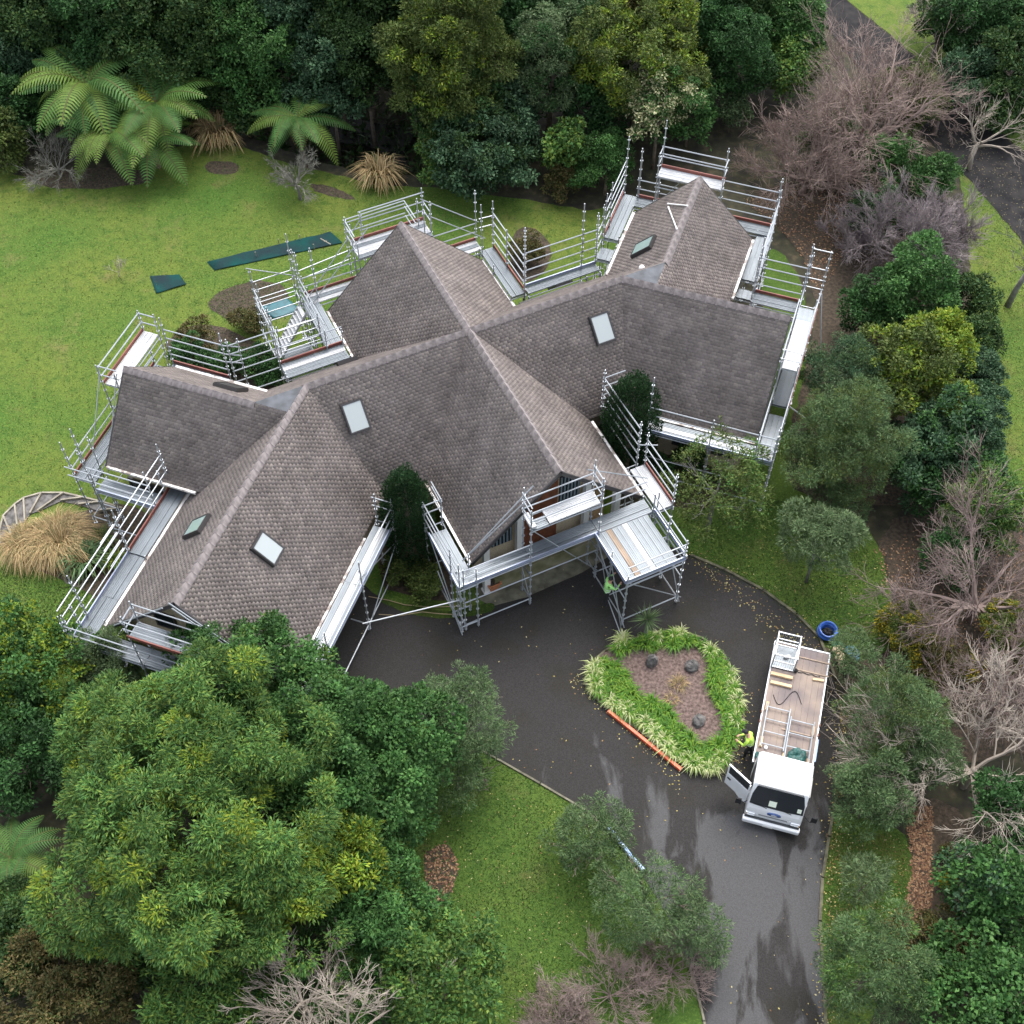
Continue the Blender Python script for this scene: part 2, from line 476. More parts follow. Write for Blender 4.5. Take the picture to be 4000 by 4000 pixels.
def sheet(name, pxpts, z, mt, it=2, jit=0.0, step=0.35, thick=0.0, kind='structure', world=False):
    pts = [tuple(p) if world else tuple(G(*p, z)[:2]) for p in pxpts]
    pts = smooth_poly(pts, it)
    if jit: pts = [(x + rnd(-jit, jit), y + rnd(-jit, jit)) for x, y in resample(pts, step)]
    bm = bmesh.new()
    vs = [bm.verts.new((x, y, z)) for x, y in pts]
    f = bm.faces.new(vs)
    bmesh.ops.triangulate(bm, faces=[f])
    if thick:
        r = bmesh.ops.extrude_face_region(bm, geom=bm.faces[:])
        for v in [e for e in r['geom'] if isinstance(e, bmesh.types.BMVert)]: v.co.z -= thick
    bmesh.ops.recalc_face_normals(bm, faces=bm.faces)
    if not thick:
        for f in bm.faces:
            if f.normal.z < 0: f.normal_flip()
    me = bpy.data.meshes.new(name); bm.to_mesh(me); bm.free(); me.materials.append(mt)
    o = link(bpy.data.objects.new(name, me))
    if kind: o['kind'] = kind
    return o, pts
LAWN = [(-400, 720), (-50, 640), (110, 700), (330, 705), (520, 640), (640, 585), (760, 562), (880, 562), (1000, 590), (1130, 640), (1260, 672), (1400, 702), (1510, 728), (1640, 728), (1800, 745), (2000, 770), (2180, 800), (2320, 830), (2450, 760), (2650, 900), (2900, 1250), (2600, 1700), (2200, 2250), (1400, 2600), (900, 2900), (-100, 3000), (-900, 2600), (-900, 1200)]
sheet('lawn', LAWN, 0.004, M['lawn'], jit=0.07)
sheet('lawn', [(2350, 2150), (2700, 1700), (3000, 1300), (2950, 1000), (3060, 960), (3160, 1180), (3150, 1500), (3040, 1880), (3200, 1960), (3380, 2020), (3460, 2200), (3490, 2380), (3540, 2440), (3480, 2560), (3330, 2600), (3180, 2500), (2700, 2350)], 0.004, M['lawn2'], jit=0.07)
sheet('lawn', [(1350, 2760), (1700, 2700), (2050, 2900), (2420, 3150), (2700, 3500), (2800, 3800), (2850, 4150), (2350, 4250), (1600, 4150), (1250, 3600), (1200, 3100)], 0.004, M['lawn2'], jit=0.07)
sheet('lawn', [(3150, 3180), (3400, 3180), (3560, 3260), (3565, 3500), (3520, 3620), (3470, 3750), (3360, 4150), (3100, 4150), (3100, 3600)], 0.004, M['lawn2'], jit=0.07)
sheet('verge', [(3720, 560), (3800, 640), (3890, 780), (4020, 930), (4300, 1250), (4300, 2300), (3950, 2300), (3790, 1900), (3830, 1500), (3800, 1150), (3770, 800)], 0.004, M['lawn'], jit=0.06)
sheet('verge', [(3200, -140), (3290, -10), (3450, 110), (3650, 285), (3850, 460), (4010, 600), (4250, 800), (4300, 650), (4000, 400), (3780, 200), (3620, 60), (3500, -120)], 0.004, M['lawn'], jit=0.06)
sheet('road', [(3060, -150), (3140, -20), (3290, 190), (3480, 400), (3640, 560), (3760, 670), (3870, 800), (3985, 930), (4300, 1330), (4350, 900), (4000, 605), (3860, 475), (3660, 300), (3460, 125), (3300, 0), (3200, -150)], 0.02, M['oldroad'], it=1, jit=0.05)
DRIVE = [(2780, 4250), (2740, 3950), (2690, 3760), (2610, 3580), (2480, 3370), (2290, 3165), (1940, 2962), (1700, 2830), (1480, 2760), (1300, 2700), (1230, 2600), (1330, 2360), (1400, 2260), (1470, 2330), (1600, 2380), (1760, 2395), (1880, 2365), (2000, 2305), (2150, 2235), (2300, 2170), (2440, 2080), (2560, 2110), (2700, 2170), (2830, 2225), (2980, 2305), (3110, 2400), (3200, 2490), (3262, 2650), (3285, 2800), (3285, 2950), (3265, 3100), (3240, 3260), (3215, 3420), (3205, 3600), (3222, 3850), (3230, 4250)]
drive_o, drive_pts = sheet('driveway', DRIVE, 0.02, M['asphalt'], it=1, jit=0.02)
# kerb edging of the drive (a thin timber / concrete edge), only where the photograph shows it
def edging(name, px, z0, z1, wd, mt, kind='structure', n=1):
    pts = [G(*p, 0) for p in px]
    b = MB()
    for a, c in zip(pts, pts[1:]):
        d = (c - a); mid = (a + c) / 2
        b.box((mid.x, mid.y, (z0 + z1) / 2), (d.length + wd * 0.5, wd, z1 - z0), math.atan2(d.y, d.x))
    o = b.build(name, mt); o['kind'] = kind
    return o
edging('kerb', [(1780, 2870), (1940, 2965), (2110, 3062), (2290, 3168), (2400, 3270), (2490, 3385)], -0.05, 0.07, 0.07, M['kerbwood'])
edging('kerb', [(2680, 3740), (2720, 3860), (2750, 3990), (2772, 4120)], -0.05, 0.07, 0.07, M['kerbwood'])
edging('kerb', [(2700, 2172), (2830, 2227), (2980, 2307), (3110, 2402), (3200, 2492), (3262, 2650)], -0.05, 0.10, 0.10, M['mosskerb'])
edging('kerb', [(3262, 3120), (3237, 3270), (3212, 3430), (3202, 3600), (3219, 3850), (3226, 4100)], -0.05, 0.09, 0.10, M['mosskerb'])
# paving and mossy skirt under the porch, leaf litter and bark on the planted ground
sheet('porch_paving', [(1850, 2330), (1950, 2380), (2380, 2190), (2480, 2060), (2300, 1980), (1900, 2200)], 0.03, M['concrete'], it=1, jit=0.02)
sheet('moss_strip', [(1480, 2325), (1600, 2372), (1760, 2388), (1880, 2360), (1930, 2350), (1930, 2385), (1880, 2400), (1750, 2420), (1600, 2400), (1470, 2350)], 0.034, lawn_mat('moss', (0.03, 0.06, 0.012), (0.055, 0.075, 0.014), (0.045, 0.04, 0.015)), it=1, jit=0.03)
sheet('planting_bed', [(1480, 2010), (1700, 2010), (1790, 2330), (1700, 2350), (1580, 2320), (1480, 2290)], 0.03, M['litter'], it=1, jit=0.05)
sheet('planting_bed', [(2330, 1750), (2560, 1700), (2930, 1800), (2900, 1950), (2700, 2000), (2560, 1960), (2400, 1850)], 0.012, M['litter'], it=1, jit=0.06)
sheet('leaf_litter', [(2880, 760), (3150, 700), (3500, 760), (3750, 1000), (3800, 1500), (3780, 1900), (3500, 1980), (3300, 1960), (3130, 1950), (3080, 1700), (3150, 1450), (3200, 1200), (3120, 950)], 0.01, M['litter'], it=1, jit=0.1)
sheet('leaf_litter', [(3420, 2060), (3700, 1950), (4100, 1950), (4200, 2900), (3700, 3000), (3500, 2900), (3320, 2920), (3290, 2600), (3480, 2540), (3560, 2440), (3490, 2300)], 0.01, M['litter'], it=1, jit=0.1)
sheet('leaf_litter', [(3540, 3120), (3700, 3120), (3850, 3300), (3760, 3530), (3640, 3560), (3560, 3640), (3500, 3660), (3560, 3480), (3575, 3280)], 0.012, M['litter'], it=1, jit=0.06)
sheet('leaf_litter', [(1650, 3330), (1740, 3280), (1790, 3370), (1770, 3490), (1700, 3560), (1660, 3480)], 0.012, M['litter'], it=2, jit=0.06)
sheet('leaf_litter', [(90, 660), (500, 650), (640, 690), (480, 735), (250, 740), (110, 715)], 0.012, M['litter'], it=2, jit=0.06)
sheet('leaf_litter', [(800, 635), (870, 625), (940, 640), (930, 680), (860, 685), (800, 665)], 0.012, M['litter'], it=2, jit=0.06)
sheet('leaf_litter', [(1200, 715), (1290, 725), (1370, 760), (1400, 785), (1320, 775), (1230, 750)], 0.012, M['litter'], it=2, jit=0.06)
sheet('planting_bed', [(800, 1190), (860, 1130), (1000, 1090), (1110, 1110), (1130, 1180), (1080, 1230), (1000, 1260), (880, 1250)], 0.012, M['litter'], it=2, jit=0.07)
sheet('planting_bed', [(620, 1330), (800, 1250), (1000, 1330), (1120, 1420), (1080, 1560), (900, 1560), (700, 1450)], 0.012, M['litter'], it=2, jit=0.07)
sheet('planting_bed', [(230, 2030), (420, 1960), (560, 1990), (660, 2080), (560, 2260), (450, 2420), (330, 2300), (80, 2200)], 0.012, M['litter'], it=1, jit=0.06)
sheet('planting_bed', [(2000, 900), (2080, 880), (2160, 960), (2140, 1060), (2040, 1120), (1990, 1040)], 0.012, M['litter'], it=2, jit=0.05)
sheet('stream', [(1200, 560), (1420, 560), (1560, 640), (1640, 690), (1560, 600), (1640, 520), (1500, 420), (1300, 450)], -1.9, M['water'], it=2)

# ------------------------------------------------------------------ house
HR = 6.5
CXY = Vector((-1.6882, 35.3289)); ANG = 0.4483
T1, T2 = 6.8528, 8.9327
def D2(a): return Vector((math.cos(a), math.sin(a)))
mv = D2(ANG); q45 = math.pi / 4
L2_, L1_ = CXY - mv * T1, CXY - mv * T2
R1_, R2_ = CXY + mv * T1, CXY + mv * T2
LEG = (T2 - T1) / math.sqrt(2)
class Wing:
    def __init__(s, base, ang, length, h, p, ext=0.0):
        s.d = D2(ang); s.n = D2(ang + math.pi / 2); s.pk = base + s.d * length; s.len = length + ext; s.h = h; s.p = p; s.ze = HR - p * h
    def at(s, d, n, z=0.0):     # d outward from the gable peak, n to the left
        v = s.pk + s.d * d + s.n * n
        return Vector((v.x, v.y, z))
W = {
    'A': Wing(L1_, ANG - q45 + math.pi, 5.489, 2.744, 1.004, LEG),
    'B': Wing(L2_, ANG + q45 + math.pi, 10.38, 3.6, 0.964),
    'C': Wing(R2_, ANG + q45, 5.76, 2.725, 1.004, LEG),
    'D': Wing(R1_, ANG - q45, 6.98, 3.7, 0.964),
    'N': Wing(CXY, ANG + math.pi / 2, 7.0, 3.7, 0.964),
    'S': Wing(CXY, ANG - math.pi / 2, 7.95, 3.62, 0.964),
    'M': Wing(L1_, ANG, 2 * T2, 3.6, 0.964),
}
hloc = Vector((CXY.x, CXY.y, 0))
house = thing('house', 'brown shingle roofed house with six gabled wings wrapped in scaffolding', 'house', hloc)
def hv(v): return Vector(v) - hloc

def pieces(wname, side):
    """slope frame: origin at eave outer corner, u along ridge (from base to gable), s up the slope, nrm"""
    w = W[wname]
    sgn = side
    run_ = math.hypot(w.h, w.p * w.h)
    u = Vector((w.d.x, w.d.y, 0))
    o = w.at(-w.len, sgn * w.h, w.ze)
    top = w.at(-w.len, 0, HR)
    up = (top - o).normalized()
    nrm = u.cross(up); nrm = nrm if nrm.z > 0 else -nrm
    return w, o, u, up, nrm, run_
# colours of the asphalt shingles: warm brown-grey with paler and darker tabs
def shingle_cols(n):
    base = np.array([[0.200, 0.171, 0.156], [0.218, 0.187, 0.170], [0.178, 0.152, 0.142], [0.203, 0.175, 0.163], [0.246, 0.211, 0.188]])
    k = rng.choice(5, n, p=[0.32, 0.26, 0.2, 0.14, 0.08])
    return base[k] * rng.uniform(0.88, 1.12, (n, 1))
EXPO, TABW = 0.125, 0.205
near_tabs = []
slope_info = {}
def tab_verts(o, u, up, nrm, x0, x1, s0, s1, hft=0.015):
    a = o + u * x0 + up * s0; b = o + u * x1 + up * s0
    c = o + u * x1 + up * s1; d = o + u * x0 + up * s1
    return [a + nrm * 0.002, b + nrm * 0.002, c + nrm * 0.001, d + nrm * 0.001, a + nrm * hft, b + nrm * hft, c + nrm * 0.003, d + nrm * 0.003]
TABF = np.array([[4, 5, 6, 7], [0, 1, 5, 4], [0, 4, 7, 3], [1, 2, 6, 5]])
all_tabs = []
slopes = []
for wn, sides in (('A', (1, -1)), ('B', (1, -1)), ('C', (1, -1)), ('D', (1, -1)), ('N', (1, -1)), ('S', (1, -1)), ('M', (1, -1))):
    for sd in sides:
        w, o, u, up, nrm, run_ = pieces(wn, sd)
        Lr = w.len
        b = MB()
        pts = [o, o + u * Lr, o + u * Lr + up * run_, o + up * run_]
        b.add([hv(p) for p in pts] + [hv(p - nrm * 0.09) for p in pts], [(0, 1, 2, 3), (4, 7, 6, 5), (0, 4, 5, 1), (1, 5, 6, 2), (2, 6, 7, 3), (3, 7, 4, 0)])
        ro = b.build('roof', M['roof'], house)
        slopes.append((wn, sd, ro))
        rows = int(run_ / EXPO) + 1
        for r in range(rows):
            s0 = r * EXPO - 0.03
            s1 = min(s0 + EXPO + 0.05, run_)
            off = (r % 2) * TABW * 0.5 + random.uniform(-.02, .02)
            nx = int(Lr / TABW) + 2
            for i in range(nx):
                x0 = max(0, i * TABW - off); x1 = min(Lr + 0.02, (i + 1) * TABW - off - 0.006)
                if x1 - x0 < 0.05: continue
                all_tabs.append((len(slopes) - 1, x0, x1, s0, s1))
# keep only tabs that are not buried under another wing
def roof_z(x, y, skip):
    best = -9
    for wn, w in W.items():
        if wn == skip: continue
        v = Vector((x, y)) - w.pk
        dd, nn = v.dot(w.d), abs(v.dot(w.n))
        if -w.len <= dd <= 0 and nn <= w.h: best = max(best, HR - w.p * nn)
    return best
frames = {}
keep = []
camv = Vector((0, 0, CAM_H))
for t in all_tabs:
    wn, sd, ro = slopes[t[0]]
    if t[0] not in frames: frames[t[0]] = pieces(wn, sd)
    w, o, u, up, nrm, run_ = frames[t[0]]
    c = o + u * (t[1] + t[2]) / 2 + up * (t[3] + t[4]) / 2
    if roof_z(c.x, c.y, wn) > c.z + 0.22: continue
    vis = nrm.dot((camv - c).normalized())
    size = max(0, vis) / (camv - c).length_squared if t[2] - t[1] > 0.15 else 0
    keep.append((size, t))
keep.sort(key=lambda k: -k[0])
parts, rest = keep[:300], keep[300:]
def tabmesh(tabs, name, si):
    w, o, u, up, nrm, run_ = frames[si]
    V, Fq = [], []
    for i, t in enumerate(tabs):
        V += [hv(p) for p in tab_verts(o, u, up, nrm, *t[1:], hft=0.0115 + random.uniform(-.001, .0025))]
        Fq.append(TABF + i * 8)
    cols = np.repeat(shingle_cols(len(tabs)), 4, axis=0)
    return npmesh(name, np.array(V), np.concatenate(Fq), M['shingle'], cols)
bysl = {}
for s_, t in rest: bysl.setdefault(t[0], []).append(t)
for si, tabs in bysl.items():
    o_ = link(bpy.data.objects.new('shingles', tabmesh(tabs, 'shingles', si)), slopes[si][2])
    o_['kind'] = 'stuff'
for s_, t in parts:
    link(bpy.data.objects.new('shingle', tabmesh([t], 'shingle', t[0])), slopes[t[0]][2])
# ridge caps: overlapping bent pieces
capm = {}
def ridge_caps(wn, d0, d1):
    w = W[wn]
    ro = [s for s in slopes if s[0] == wn][0][2]
    n = max(1, int((d1 - d0) / 0.42))
    st = (d1 - d0) / n
    key = (wn, round(st, 3))
    b = MB()
    wd = 0.17; ll = st * 1.12
    prof = [(-wd, -w.p * wd + 0.035), (0, 0.075), (wd, -w.p * wd + 0.035)]
    lo = [(-wd, -w.p * wd + 0.005), (0, 0.03), (wd, -w.p * wd + 0.005)]
    vs = []
    for x, lift in ((0, 0.018), (ll, 0.0)):
        vs += [(x, y, z + lift) for y, z in prof] + [(x, y, z) for y, z in lo]
    b.add(vs, [(0, 1, 7, 6), (1, 2, 8, 7), (0, 3, 4, 1), (1, 4, 5, 2), (0, 6, 9, 3), (2, 5, 11, 8), (6, 7, 10, 9), (7, 8, 11, 10)])
    me = b.mesh('ridge_cap', M['ridge'])
    rz = math.atan2(w.d.y, w.d.x) + math.pi
    for i in range(n):
        o = bpy.data.objects.new('ridge_cap', me)
        o.location = hv(w.at(d1 - i * st, 0, HR))
        o.rotation_euler = (0, 0, rz + random.uniform(-.012, .012))
        link(o, ro)
for wn, a, b_ in (('A', -5.5, 0.03), ('B', -10.3, 0.03), ('C', -5.8, 0.03), ('D', -6.9, 0.03), ('N', -6.95, 0.03), ('S', -7.9, 0.03), ('M', -2 * T2 + 2.0, -2.0)):
    ridge_caps(wn, a, b_)
# flat membrane triangles where three ridges meet
for tri in ((L1_, L2_, L2_ + W['B'].d * LEG), (R1_, R2_, R1_ + W['D'].d * LEG)):
    b = MB(); b.prism([hv((p.x, p.y, 0))[:2] for p in tri], HR - 0.1, HR + 0.012)
    b.build('flat_roof', M['flatroof'], house)
# fascia / barge boards and gutters
def board(a, b, hgt, th, mt, name, zoff=0.0):
    a, b = hv(a), hv(b)
    d = b - a; L = d.length
    x = d.normalized(); y = Vector((0, 0, 1)).cross(x).normalized(); z = x.cross(y)
    mtx = Matrix((x, y, z)).transposed()
    m = MB(); m.box((a + b) / 2 + Vector((0, 0, zoff)), (L, th, hgt), mtx=mtx)
    return m.build(name, mt, house)
for wn in 'ABCDNS':
    w = W[wn]
    for sd in (1, -1):
        board(w.at(0.035, sd * (w.h + 0.02), w.ze - 0.11), w.at(0.035, 0.0, HR - 0.09), 0.16, 0.05, M['darktrim'], 'barge_board')
GUT = [('A', 1, -3.9, -0.02), ('A', -1, -4.2, 0), ('B', -1, -7.3, 0), ('B', 1, -6.7, 0), ('C', 1, -4.4, 0), ('C', -1, -4.0, 0), ('D', -1, -4.0, 0), ('D', 1, -2.2, 0), ('N', 1, -3.3, 0), ('N', -1, -3.4, 0), ('S', 1, -4.2, 0), ('S', -1, -4.2, 0)]
for wn, sd, d0, d1 in GUT:
    w = W[wn]
    m = MB()
    rings = []
    for dd in (d0, d1):
        ring = []
        for nn, zz in ((-0.02, -0.03), (0.11, 0.0), (0.13, 0.0), (0.13, -0.10), (0.09, -0.13), (-0.02, -0.13), (-0.02, -0.05), (0.01, -0.10), (0.10, -0.09), (0.115, -0.02)):
            ring.append(hv(w.at(dd, sd * (w.h + nn), w.ze + zz)))
        rings.append(ring[:6])
    m.loft(rings)
    m.build('gutter', M['gutter'], house)
for t0, t1 in ((-6.6, -4.0), (4.0, 7.2)):
    n_ = W['M'].n
    base = W['M']
    m = MB()
    a = base.at(-T2 + t0, 3.66, base.ze - 0.07); c = base.at(-T2 + t1, 3.66, base.ze - 0.07)
    board(a, c, 0.12, 0.13, M['darktrim'], 'gutter')
# walls
def wall_block(wn, inset, gin, d_in):
    w = W[wn]
    hw = w.h - inset
    zt = HR - w.p * hw - 0.16
    sec = [(-hw, 0.0), (hw, 0.0), (hw, zt), (0, HR - 0.18), (-hw, zt)]
    m = MB()
    m.loft([[hv(w.at(d, n, z)) for n, z in sec] for d in (d_in, gin)])
    return m.build('wall', M['wall'], house)
for wn, ins, gi, di in (('A', .55, -.45, -6.5), ('B', .6, -.5, -9.8), ('C', .55, -.45, -6.6), ('D', .6, -.5, -6.5), ('N', .6, -.5, -6.8), ('S', .7, -1.5, -7.5), ('M', .6, -3.0, -2 * T2 + 3)):
    wall_block(wn, ins, gi, di)
# porch front of the south wing: slats, door, windows, columns
w = W['S']
def wing_box(wn, d, n, z, sd, sn, sz, mt, name, parent=None):
    w = W[wn]
    p = w.at(d, n, z)
    m = MB(); m.box((0, 0, 0), (sd, sn, sz))
    o = m.build(name, mt, parent or house)
    o.location = (hv(p) if (parent is None or parent == house) else p)
    o.rotation_euler = (0, 0, math.atan2(w.d.y, w.d.x))
    return o
for i in range(15):
    n = -2.0 + i * 0.27
    top = HR - 0.964 * abs(n) - 0.42
    if top - 4.15 < 0.15: continue
    wing_box('S', -1.46 + 0.0, n, (4.15 + top) / 2, 0.06, 0.12, top - 4.15, M['bluegrey'], 'slat')
m = MB(); m.loft([[hv(W['S'].at(dd, n, z)) for n, z in ((-2.1, 4.15), (2.1, 4.15), (0, HR - 0.25))] for dd in (-1.51, -1.485)]); m.build('gable_panel', M['darktrim'], house)
door = wing_box('S', -1.47, -0.15, 2.05, 0.07, 1.75, 4.1, M['rust'], 'door')
for k in (-0.45, 0.45):
    m = MB(); m.box((0.05, k, 0.0), (0.03, 0.62, 3.7)); o = m.build('door_panel', M['rust'], door)
m = MB(); m.tube((0.09, 0.08, -0.9), (0.09, 0.08, -0.5), 0.018); m.build('door_handle', M['steel'], door)
for n in (1.25, -1.7):
    win = wing_box('S', -1.47, n, 2.6, 0.06, 0.9, 2.9, M['darkglass'], 'window')
    for k in range(6):
        m = MB(); m.box((0.045, -0.38 + k * 0.152, 0), (0.03, 0.07, 2.8)); m.build('slat', M['bluegrey'], win)
for n in (-2.9, 2.75, -1.08, 1.9):
    b = MB(); w = W['S']
    p = hv(w.at(-0.35 if abs(n) > 2 else -1.2, n, 0))
    zt = HR - 0.964 * abs(n) - 0.25
    rz = math.atan2(w.d.y, w.d.x)
    b.box((p.x, p.y, 0.06), (0.34, 0.34, 0.12), rz); b.box((p.x, p.y, zt / 2 + 0.03), (0.24, 0.24, zt - 0.06), rz)
    b.build('column', M['white'], house)
brk = mat('tan_brick', (0.42, 0.27, 0.14), 0.85, var=0.2, scale=9)
wing_box('S', -1.45, 2.35, 1.7, 0.12, 0.8, 3.4, brk, 'brick_pier')
lo = mat('low_wall', (0.27, 0.245, 0.16), 0.9, col2=(0.12, 0.12, 0.055), scale=1.5)
wing_box('S', -0.3, -0.3, 0.42, 0.2, 4.6, 0.85, lo, 'low_wall')
# bargain details of other walls: windows with frames
def window(wn, d, n, z, wd, hg, along):
    w = W[wn]
    p = hv(w.at(d, n, z))
    rz = math.atan2(w.d.y, w.d.x) + (0 if along == 'n' else math.pi / 2)
    m = MB(); m.box((0, 0, 0), (0.06, wd, hg)); o = m.build('window', M['darkglass'], house, p, (0, 0, rz))
    m = MB()
    for yy in (-wd / 2, wd / 2): m.box((0, yy, 0), (0.1, 0.07, hg + 0.08))
    for zz in (-hg / 2, hg / 2): m.box((0, 0, zz), (0.1, wd + 0.08, 0.07))
    m.build('window_frame', M['darktrim'], o)
window('D', -1.2, -3.11, 1.5, 1.0, 1.2, 'd'); window('D', -3.0, -3.11, 1.5, 0.8, 1.3, 'd'); window('D', 0.0 - 0.48, -1.5, 1.6, 1.4, 1.3, 'n')
window('A', -1.0, 2.20, 1.8, 1.45, 1.2, 'd'); window('B', -4.6, -3.01, 1.6, 1.5, 1.3, 'd'); window('B', -0.48, 0.35, 4.6, 1.2, 1.3, 'n'); window('B', -0.48, -1.2, 4.0, 0.8, 0.9, 'n'); window('A', -0.43, 0.3, 2.2, 1.6, 1.4, 'n')
for wn, sd in (('B', 1),):
    w = W[wn]
    for k in range(3):
        p = hv(w.at(-1.6 - k * 2.45, sd * 3.04, 1.25)); m = MB(); m.box((0, 0, 0), (2.2, 0.08, 2.3))
        o = m.build('garage_door', M['greysoffit'], house, p, (0, 0, math.atan2(w.d.y, w.d.x)))
        for r_ in range(4):
            m = MB(); m.box((0, 0.05, -0.86 + r_ * 0.57), (2.1, 0.03, 0.5)); m.build('door_panel', M['greysoffit'], o)
# skylights
def on_slope(wn, sd, px, py):
    w, o, u, up, nrm, run_ = pieces(wn, sd)
    p1 = G(px, py, 0); dr = (p1 - camv)
    t = (o - camv).dot(nrm) / dr.dot(nrm)
    return camv + dr * t, u, up, nrm
def skylight(wn, sd, px, py, wd, hg, gm, hh=0.13, rot=0.0):
    p, u, up, nrm = on_slope(wn, sd, px, py)
    mtx = Matrix((u, up, nrm)).transposed() @ Matrix.Rotation(rot, 3, 'Z')
    if mtx.determinant() < 0: mtx = Matrix((-u, up, nrm)).transposed() @ Matrix.Rotation(rot, 3, 'Z')
    rt = mtx.to_euler()
    m = MB(); m.box((0, 0, hh / 2), (wd + 0.16, hg + 0.16, hh))
    o = m.build('skylight', M['darktrim'], house, hv(p + nrm * 0.01), rt)
    m = MB(); m.box((0, 0, hh + 0.008), (wd, hg, 0.02)); m.build('pane', gm, o)
    m = MB()
    for s in (-1, 1):
        m.box((s * (wd / 2 + 0.03), 0, hh + 0.012), (0.05, hg + 0.1, 0.05)); m.box((0, s * (hg / 2 + 0.03), hh + 0.012), (wd + 0.02, 0.05, 0.05))
    m.build('frame', M['darktrim'], o)
M['bright'] = mat('opal_skylight', (0.34, 0.375, 0.375), 0.15, spec=0.7)
skylight('M', -1, 1388, 1627, 0.72, 1.08, M['bright'])
skylight('M', -1, 2350, 1283, 0.72, 1.08, M['bright'])
skylight('B', 1, 1040, 2145, 0.72, 0.95, M['bright'])
skylight('B', -1, 775, 2062, 0.70, 1.0, M['grassglass'])
skylight('C', 1, 2518, 968, 0.70, 1.0, M['grassglass'])
skylight('A', -1, 900, 1520, 0.9, 0.85, M['darktrim'])
skylight('M', 1, 1352, 1418, 0.72, 1.0, M['darkglass'])
skylight('M', 1, 2190, 1120, 0.72, 1.0, M['darkglass'])
def vent(wn, sd, px, py, hgt, r, mt, dome=False):
    p, u, up, nrm = on_slope(wn, sd, px, py)
    m = MB(); q = hv(p); m.tube(q - Vector((0, 0, .1)), q + Vector((0, 0, hgt)), r, n=8)
    if dome: m.ball(q + Vector((0, 0, hgt)), r * 1.5)
    m.build('vent_pipe', mt, house)
vent('M', 1, 1462, 1380, 0.45, 0.035, M['pvc']); vent('M', 1, 2045, 1178, 0.25, 0.04, M['darktrim']); vent('C', 1, 2505, 1066, 0.28, 0.09, M['pvc'], True)
def roof_pipe(a, b, label):
    p0, u, up, nrm = on_slope('C', 1, *a); p1, *_ = on_slope('C', 1, *b)
    m = MB(); m.path([p0 + nrm * 0.07, (p0 + p1) / 2 + nrm * 0.072, p1 + nrm * 0.07], 0.03, n=8)
    for t in (0.03, 0.97):
        c = p0.lerp(p1, t) + nrm * 0.07; e = (p1 - p0).normalized() * 0.05
        m.tube(c - e, c + e, 0.042, n=8)
    tag(m.build('roof_pipe', M['pvc']), label, 'pipe')
roof_pipe((2612, 800), (2690, 808), 'short white pipe lying level near the ridge of the far right gable')
roof_pipe((2614, 812), (2648, 900), 'long white pipe lying down the slope of the far right gable')

# ------------------------------------------------------------------ scaffolding
RT = 0.027
def _unit_tube(r):
    m = MB(); m.tube((0, 0, 0), (0, 0, 1), r, n=6); return m
TUBE_ME = _unit_tube(RT).mesh('scaffold_tube', M['steel'], smooth=False)
BRACE_ME = _unit_tube(0.023).mesh('scaffold_brace', M['steel'])
def _plank(mt):
    m = MB()
    m.box((0.5, 0, -0.03), (1, 0.215, 0.05))
    for y in (-0.075, 0, 0.075): m.box((0.5, y, 0.001), (0.985, 0.035, 0.018))
    for x in (0.008, 0.992): m.box((x, 0, -0.01), (0.016, 0.215, 0.035))
    return m.mesh('deck_plank', mt)
PLANK_ME = {'steel': _plank(M['plank']), 'ally': _plank(M['ally']), 'ply': _plank(M['plyboard'])}
def _toe(mt):
    m = MB(); m.box((0.5, 0, 0.075), (1, 0.03, 0.15)); m.box((0.5, 0, 0.148), (1, 0.045, 0.012)); m.box((0.5, 0, 0.004), (1, 0.045, 0.01))
    return m.mesh('toe_board', mt)
TOE_ME = {'red': _toe(M['redtoe']), 'blue': _toe(M['bluetoe'])}
POST_CACHE = {}
def post_mesh(h):
    k = max(1, round(h / 0.25))
    if k in POST_CACHE: return POST_CACHE[k]
    H_ = k * 0.25
    m = MB()
    m.box((0, 0, 0.006), (0.15, 0.15, 0.012))
    m.tube((0, 0, 0.0), (0, 0, 0.3), 0.018, n=6)
    m.tube((0, 0, 0.14), (0, 0, 0.17), 0.06, n=6)
    m.tube((0, 0, 0.16), (0, 0, H_), RT, n=6)
    z = 0.32
    while z < H_ - 0.04:
        m.tube((0, 0, z - 0.012), (0, 0, z + 0.012), 0.062, n=8)
        m.tube((0, 0, z - 0.05), (0, 0, z + 0.05), 0.034, n=6, cap=False)
        z += 0.5
    me = m.mesh('standard', M['steel'])
    POST_CACHE[k] = me
    return me
